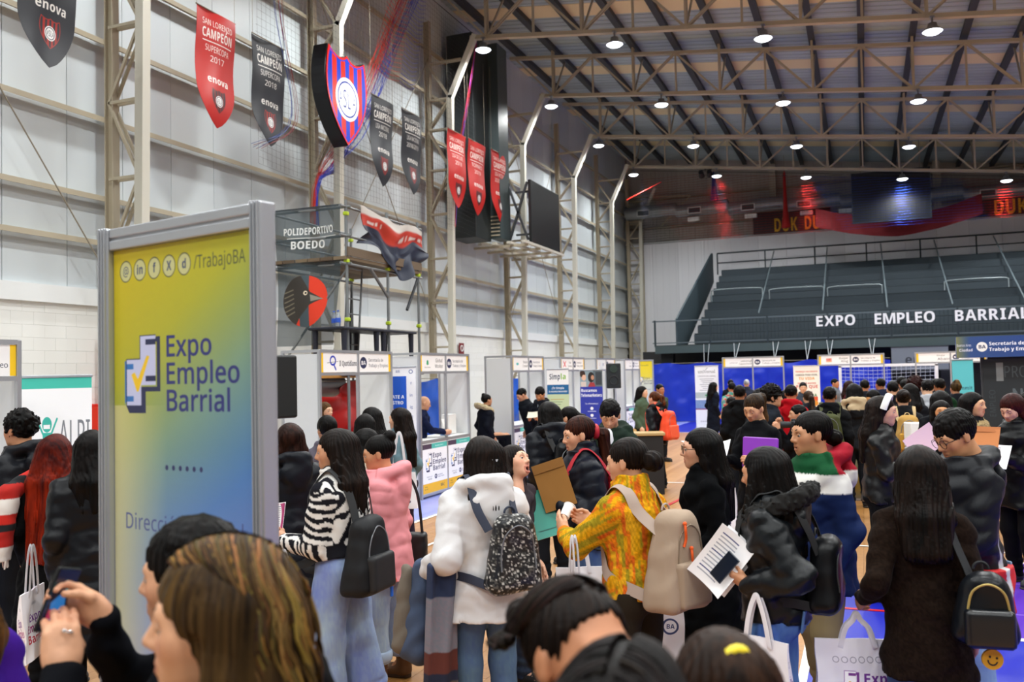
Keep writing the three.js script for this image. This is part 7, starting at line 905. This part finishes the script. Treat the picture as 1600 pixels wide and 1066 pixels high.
person({ label: 'man in a black jacket stooping over the counter of the third booth', x: -6.35, z: -16.9, H: 1.8, phi: 70, lod: 1, man: true, skin: 0xc99070, lean: 0.3, head: [0, 22, 0], hair: { style: 'short', ...HB }, top: { color: 0x12151b, th: 0.04, hem: 0.8, quilt: 0.008 }, legs: { color: 0x15171c } });
{ const p = person({ label: 'young man in a black hooded jacket reading a leaflet before the pale green banner', x: -5.75, z: -15.8, H: 1.8, phi: 25, lod: 1, man: true, skin: 0xc08458, head: [4, 24, 0], hair: { style: 'short', ...HB, fringe: true, vol: 0.006 }, top: { color: 0x11131a, th: 0.04, hem: 0.78, hood: 1, zip: 0x9aa0a8 }, legs: { color: 0x15171c }, L: { to: [0.12, 1.14, 0.34], pose: 'hold' }, R: { to: [-0.08, 1.14, 0.34], pose: 'hold' } }); const s = sheetOf('paper_sheet', 'cream leaflet in the hands of the hooded young man', 'paper', 0.2, 0.14, M(0xd8d0bc, 0.8)); part(s, 'staple', box(0.012, 0.002, 0.004, -0.08, 0.06, 0.003), alu); hold(p, s, [0.02, 1.22, 0.42], [-0.8, 0, 0.1]); }
{ const p = person({ label: 'woman in a black leather jacket with tied ginger hair wearing a coral backpack', x: -3.42, z: -15.3, H: 1.7, phi: 135, lod: 1, skin: 0xd9a483, hair: { style: 'pony', tied: true, color: 0x4a2414, hi: 0x8a5028, len: 0.2, tie: [0, 0.05, -0.12] }, top: { color: 0x101318, th: 0.05, arm: 0.036, hem: 0.78, hood: 1.1, rough: 0.4 }, legs: { color: 0x15171c } }); backpack(p, 'bright coral orange backpack by the dark counter', { color: 0xf0502e, w: 0.17, h: 0.27, d: 0.1, y: 1.1, gap: 0.05, rough: 0.5, pocket: true, pocketColor: 0xf5603c, strapColor: 0xf0583a, over: 0.05, sw: 0.07 }); }
// --- the far crowd: [label, x, z, H, phi, hair style, hair colour, top colour, extras]
const S2 = { style: 'short', ...HB }, L2 = { style: 'long', ...HB, len: 0.3 }, far = (label, x, z, H, phi, hr, topc, e = {}) => person({ label, x, z, H, phi, lod: z < -15 ? 0.6 : 1, group: 'visitors crowding the far half of the hall', skin: e.skin ?? SK[Math.floor(hash(Math.round(x * 100), Math.round(z * 100), 4) * 5)], man: hr.style === 'short', head: e.head, lean: e.lean, hair: hr, top: { color: topc, th: 0.03, arm: 0.022, hem: e.hem ?? 0.8, hood: e.hood, collar: e.hood ? 0 : 1, quilt: e.quilt, color2: e.color2, ...e.top }, legs: { color: e.legs ?? 0x171a21 }, L: e.L, R: e.R, eyes: e.eyes });
far('woman with black hair before the yellow stand, arms folded', -4.5, -18.7, 1.74, 300, { ...L2, len: 0.2 }, 0x4a5a48); far('man half hidden behind the ginger-haired woman at the yellow stand', -4.35, -19.8, 1.76, 330, S2, 0x3a4a3c);
far('woman in a long dark coat with loose hair before the leafy banner', -3.85, -24.3, 1.72, 250, { ...L2, len: 0.35 }, 0x0f1420, { hem: 0.4 }); far('man in black under the booth sign beside the flowered shirt', -3.65, -26.3, 1.76, 200, S2, 0x12161f);
far('person in a bright flowered shirt seen from behind', -2.8, -20.4, 1.76, 185, S2, 0x8aa08a, { color2: (a, b, c) => { const v = hash(Math.floor(a * 28), Math.floor(b * 28), Math.floor(c * 28)); return v < 0.3 ? [0.5, 0.05, 0.06] : v < 0.5 ? [0.5, 0.42, 0.3] : v < 0.7 ? [0.04, 0.25, 0.16] : [0.1, 0.3, 0.3]; }, hem: 0.8 });
far('bulky person in a black jacket with a hooded back, left of the ponytailed reader', -1.72, -13.3, 1.82, 195, { ...S2, curl: 0.004 }, 0x0d0e10, { hood: 1, top: { th: 0.06, arm: 0.04 } }); far('man in a dark grey coat with smooth dark hair, right behind the ponytailed reader', -1.33, -12.3, 1.78, 250, { ...S2, vol: 0.01 }, 0x1c1f26);
far('young man with thick curly black hair in profile looking towards the kiosk', -1.15, -11.7, 1.83, 285, { ...S2, vol: 0.024, curl: 0.02 }, 0x1a1e26, { skin: 0xd09a78 }); far('woman in a black cap of hair in profile, beside the red jacket', -1.3, -15.6, 1.68, 280, { style: 'bob', ...HB, drop: 0.0 }, 0x14161c);
far('man in a bright red hooded jacket seen from behind', -1.02, -13.6, 1.81, 205, S2, 0xa00c18, { hood: 1.05, top: { th: 0.045 } }); far('young man with a dark fringe facing this way before the slogan banner', -1.3, -20.9, 1.73, 15, { ...S2, fringe: true }, 0x3a3f4a, { skin: 0xd6a483 });
far('woman with a glossy brown ponytail seen from behind below the slogan banner', -0.9, -15.9, 1.66, 180, { style: 'pony', tied: true, color: 0x1a120e, hi: 0x6a4a34, len: 0.4 }, 0x22262e);
{ const p = far('person in a big black jacket with an olive backpack', -0.45, -12.7, 1.79, 200, S2, 0x0c0d0f, { hood: 1, top: { th: 0.06, arm: 0.04 } }); backpack(p, 'olive green backpack with a pale round badge', { color: 0x3f4420, w: 0.15, h: 0.23, d: 0.08, gap: 0.06, over: 0.06, rough: 0.7, pocket: true }); }
far('man far away in a grey open vest against the blue tarpaulin', -0.78, -25.4, 1.74, 320, S2, 0x6a7078); far('woman in a maroon top beside the goal post', -0.35, -21.3, 1.74, 300, { ...L2, color: 0x2a0f0c }, 0x4a1620);
far('person in a dark jacket with a beige hood seen from behind', -0.15, -13.9, 1.81, 186, L2, 0x17191e, { top: { color2: (a, b) => (b > 1.33 ? lin(0xb8a484) : [0.01, 0.011, 0.013]) }, hood: 1.15 });
far('man in a dark coat near the goal, close to the beige hood', 0.0, -18.3, 1.8, 200, S2, 0x1a1d24); far('man in navy behind the dark coat near the goal', 0.32, -19.6, 1.8, 170, S2, 0x20263a); far('man in a black jacket with a grey collar seen from behind in the crowd', 0.42, -15.3, 1.81, 190, S2, 0x0e0f12, { top: { th: 0.05 } });
far('man with a cap of dark hair in profile below the goal crossbar', 0.75, -21.7, 1.8, 260, S2, 0x2a2d36);
{ const p = far('woman bending over the laptop at the curved counter', 0.2, -15.6, 1.68, 65, { ...L2, len: 0.2 }, 0x12141c, { lean: 0.2, head: [0, 24, 0], L: { to: [0.1, 1.1, 0.4], pose: 'hold' }, R: { to: [-0.1, 1.1, 0.4], pose: 'hold' }, skin: 0xc88c54 }); const s = sheetOf('paper_sheet', 'white folded sheet standing beside the laptop', 'paper', 0.1, 0.22, white); part(s, 'fold_line', box(0.1, 0.002, 0.004, 0, 0, 0.002), white); hold(p, s, [-0.2, 1.3, 0.4], [0, 0.9, 0]); }
far('balding man with a bare crown in the middle of the crowd', 0.72, -18.5, 1.78, 185, { style: 'short', ...HB, fringe: false }, 0x14161b); far('woman with a big reddish afro before the goal', 0.85, -17.5, 1.8, 190, { style: 'short', color: 0x220a0a, hi: 0x3a1414, vol: 0.05, curl: 0.03 }, 0x5a6070);
far('person with dark hair in a black top beside the tan backpack', 0.62, -14.2, 1.79, 195, L2, 0x121318);
{ const p = far('man in a white and black top wearing a grey backpack', 0.9, -14.9, 1.83, 188, S2, 0xb0b2b8); backpack(p, 'light grey backpack with black straps and a red lower flash', { color: 0x8d9096, w: 0.16, h: 0.24, d: 0.09, gap: 0.04, strapColor: 0x15161a, pocket: true, pocketColor: 0xa8141a, over: 0.04 }); }
{ const p = far('person in a dark jacket wearing a tan backpack near the white counter', 0.47, -12.7, 1.74, 195, { style: 'bun', tied: true, ...HD }, 0x17191c, { top: { th: 0.05 } }); backpack(p, 'tan and mustard canvas backpack near the white counter', { color: 0xb08a4a, w: 0.16, h: 0.25, d: 0.09, gap: 0.06, strapColor: 0xc2a878, pocket: true, pocketColor: 0xb98a2e, over: 0.05, rough: 0.85 }); }
far('man in dark clothes at the far right of the goal', 1.35, -19.9, 1.77, 200, S2, 0x22252c); far('man in a dark green sweater seen from behind', 1.2, -16.7, 1.82, 190, S2, 0x17351f); far('woman with bleached hair tied on top near the turquoise banner', 1.5, -17.3, 1.76, 185, { style: 'bun', tied: true, color: 0x1a120d, hi: 0x8a6a3a, mix: 0.6, bun: [0, 0.11, -0.05, 0.05] }, 0x1c1e24);
far('woman with long loose black hair seen from behind, in front of the dark backdrop edge', 0.8, -11.2, 1.76, 190, { ...L2, len: 0.45 }, 0x101116); far('woman with dark hair and a fur-edged hood turning her face this way', 1.02, -10.4, 1.76, 322, { ...L2, len: 0.3 }, 0x14161b, { skin: 0xd6a07a, hood: 1, top: { fur: 0x9a845a } });
far('person with a dark fringe partly behind the woman with the fur-edged hood', 0.78, -10.9, 1.66, 20, L2, 0x121318, { skin: 0xc88c5c }); far('man standing behind the auburn-haired woman before the backdrop', 1.72, -11.6, 1.72, 10, S2, 0x1a1c22, { skin: 0xc98f6c });
far('person in a dark red jacket bending beside the flowered shirt', -1.95, -14.6, 1.62, 160, S2, 0x4a0c14, { lean: 0.2 }); far('person deep in the crowd wearing a pale cap', -3.3, -27.2, 1.74, 190, { style: 'short', color: 0xb0b4ba, hi: 0xc8ccd0, curl: 0.001 }, 0x2a3040);
{ const t = thing('camera', 'black camera with a big lens in the crowd next to the red jacket', 'camera', [-0.82, 1.37, -11.2], -1.4); part(t, 'body', rbox(0.13, 0.09, 0.06, 0.012), black); part(t, 'lens', new THREE.CylinderGeometry(0.042, 0.038, 0.13, 24).rotateX(E).translate(0, 0, 0.09), black); part(t, 'viewfinder', rbox(0.05, 0.03, 0.05, 0.008, 0, 0.055, 0), black); part(t, 'hand_strap', new THREE.TorusGeometry(0.05, 0.006, 6, 16).translate(0.06, 0, 0), darkGrey); }
person({ label: 'man in black aiming a camera to the side, next to the red jacket', x: -0.75, z: -11.45, H: 1.6, phi: 95, lod: 1, man: true, hair: S2, top: { color: 0x0d0e12, th: 0.04, hem: 0.8 }, legs: { color: 0x14161b }, L: { to: [0.04, 1.38, 0.3], pose: 'grip' }, R: { to: [-0.1, 1.42, 0.26], pose: 'grip' } });
renderer.render(scene, camera);
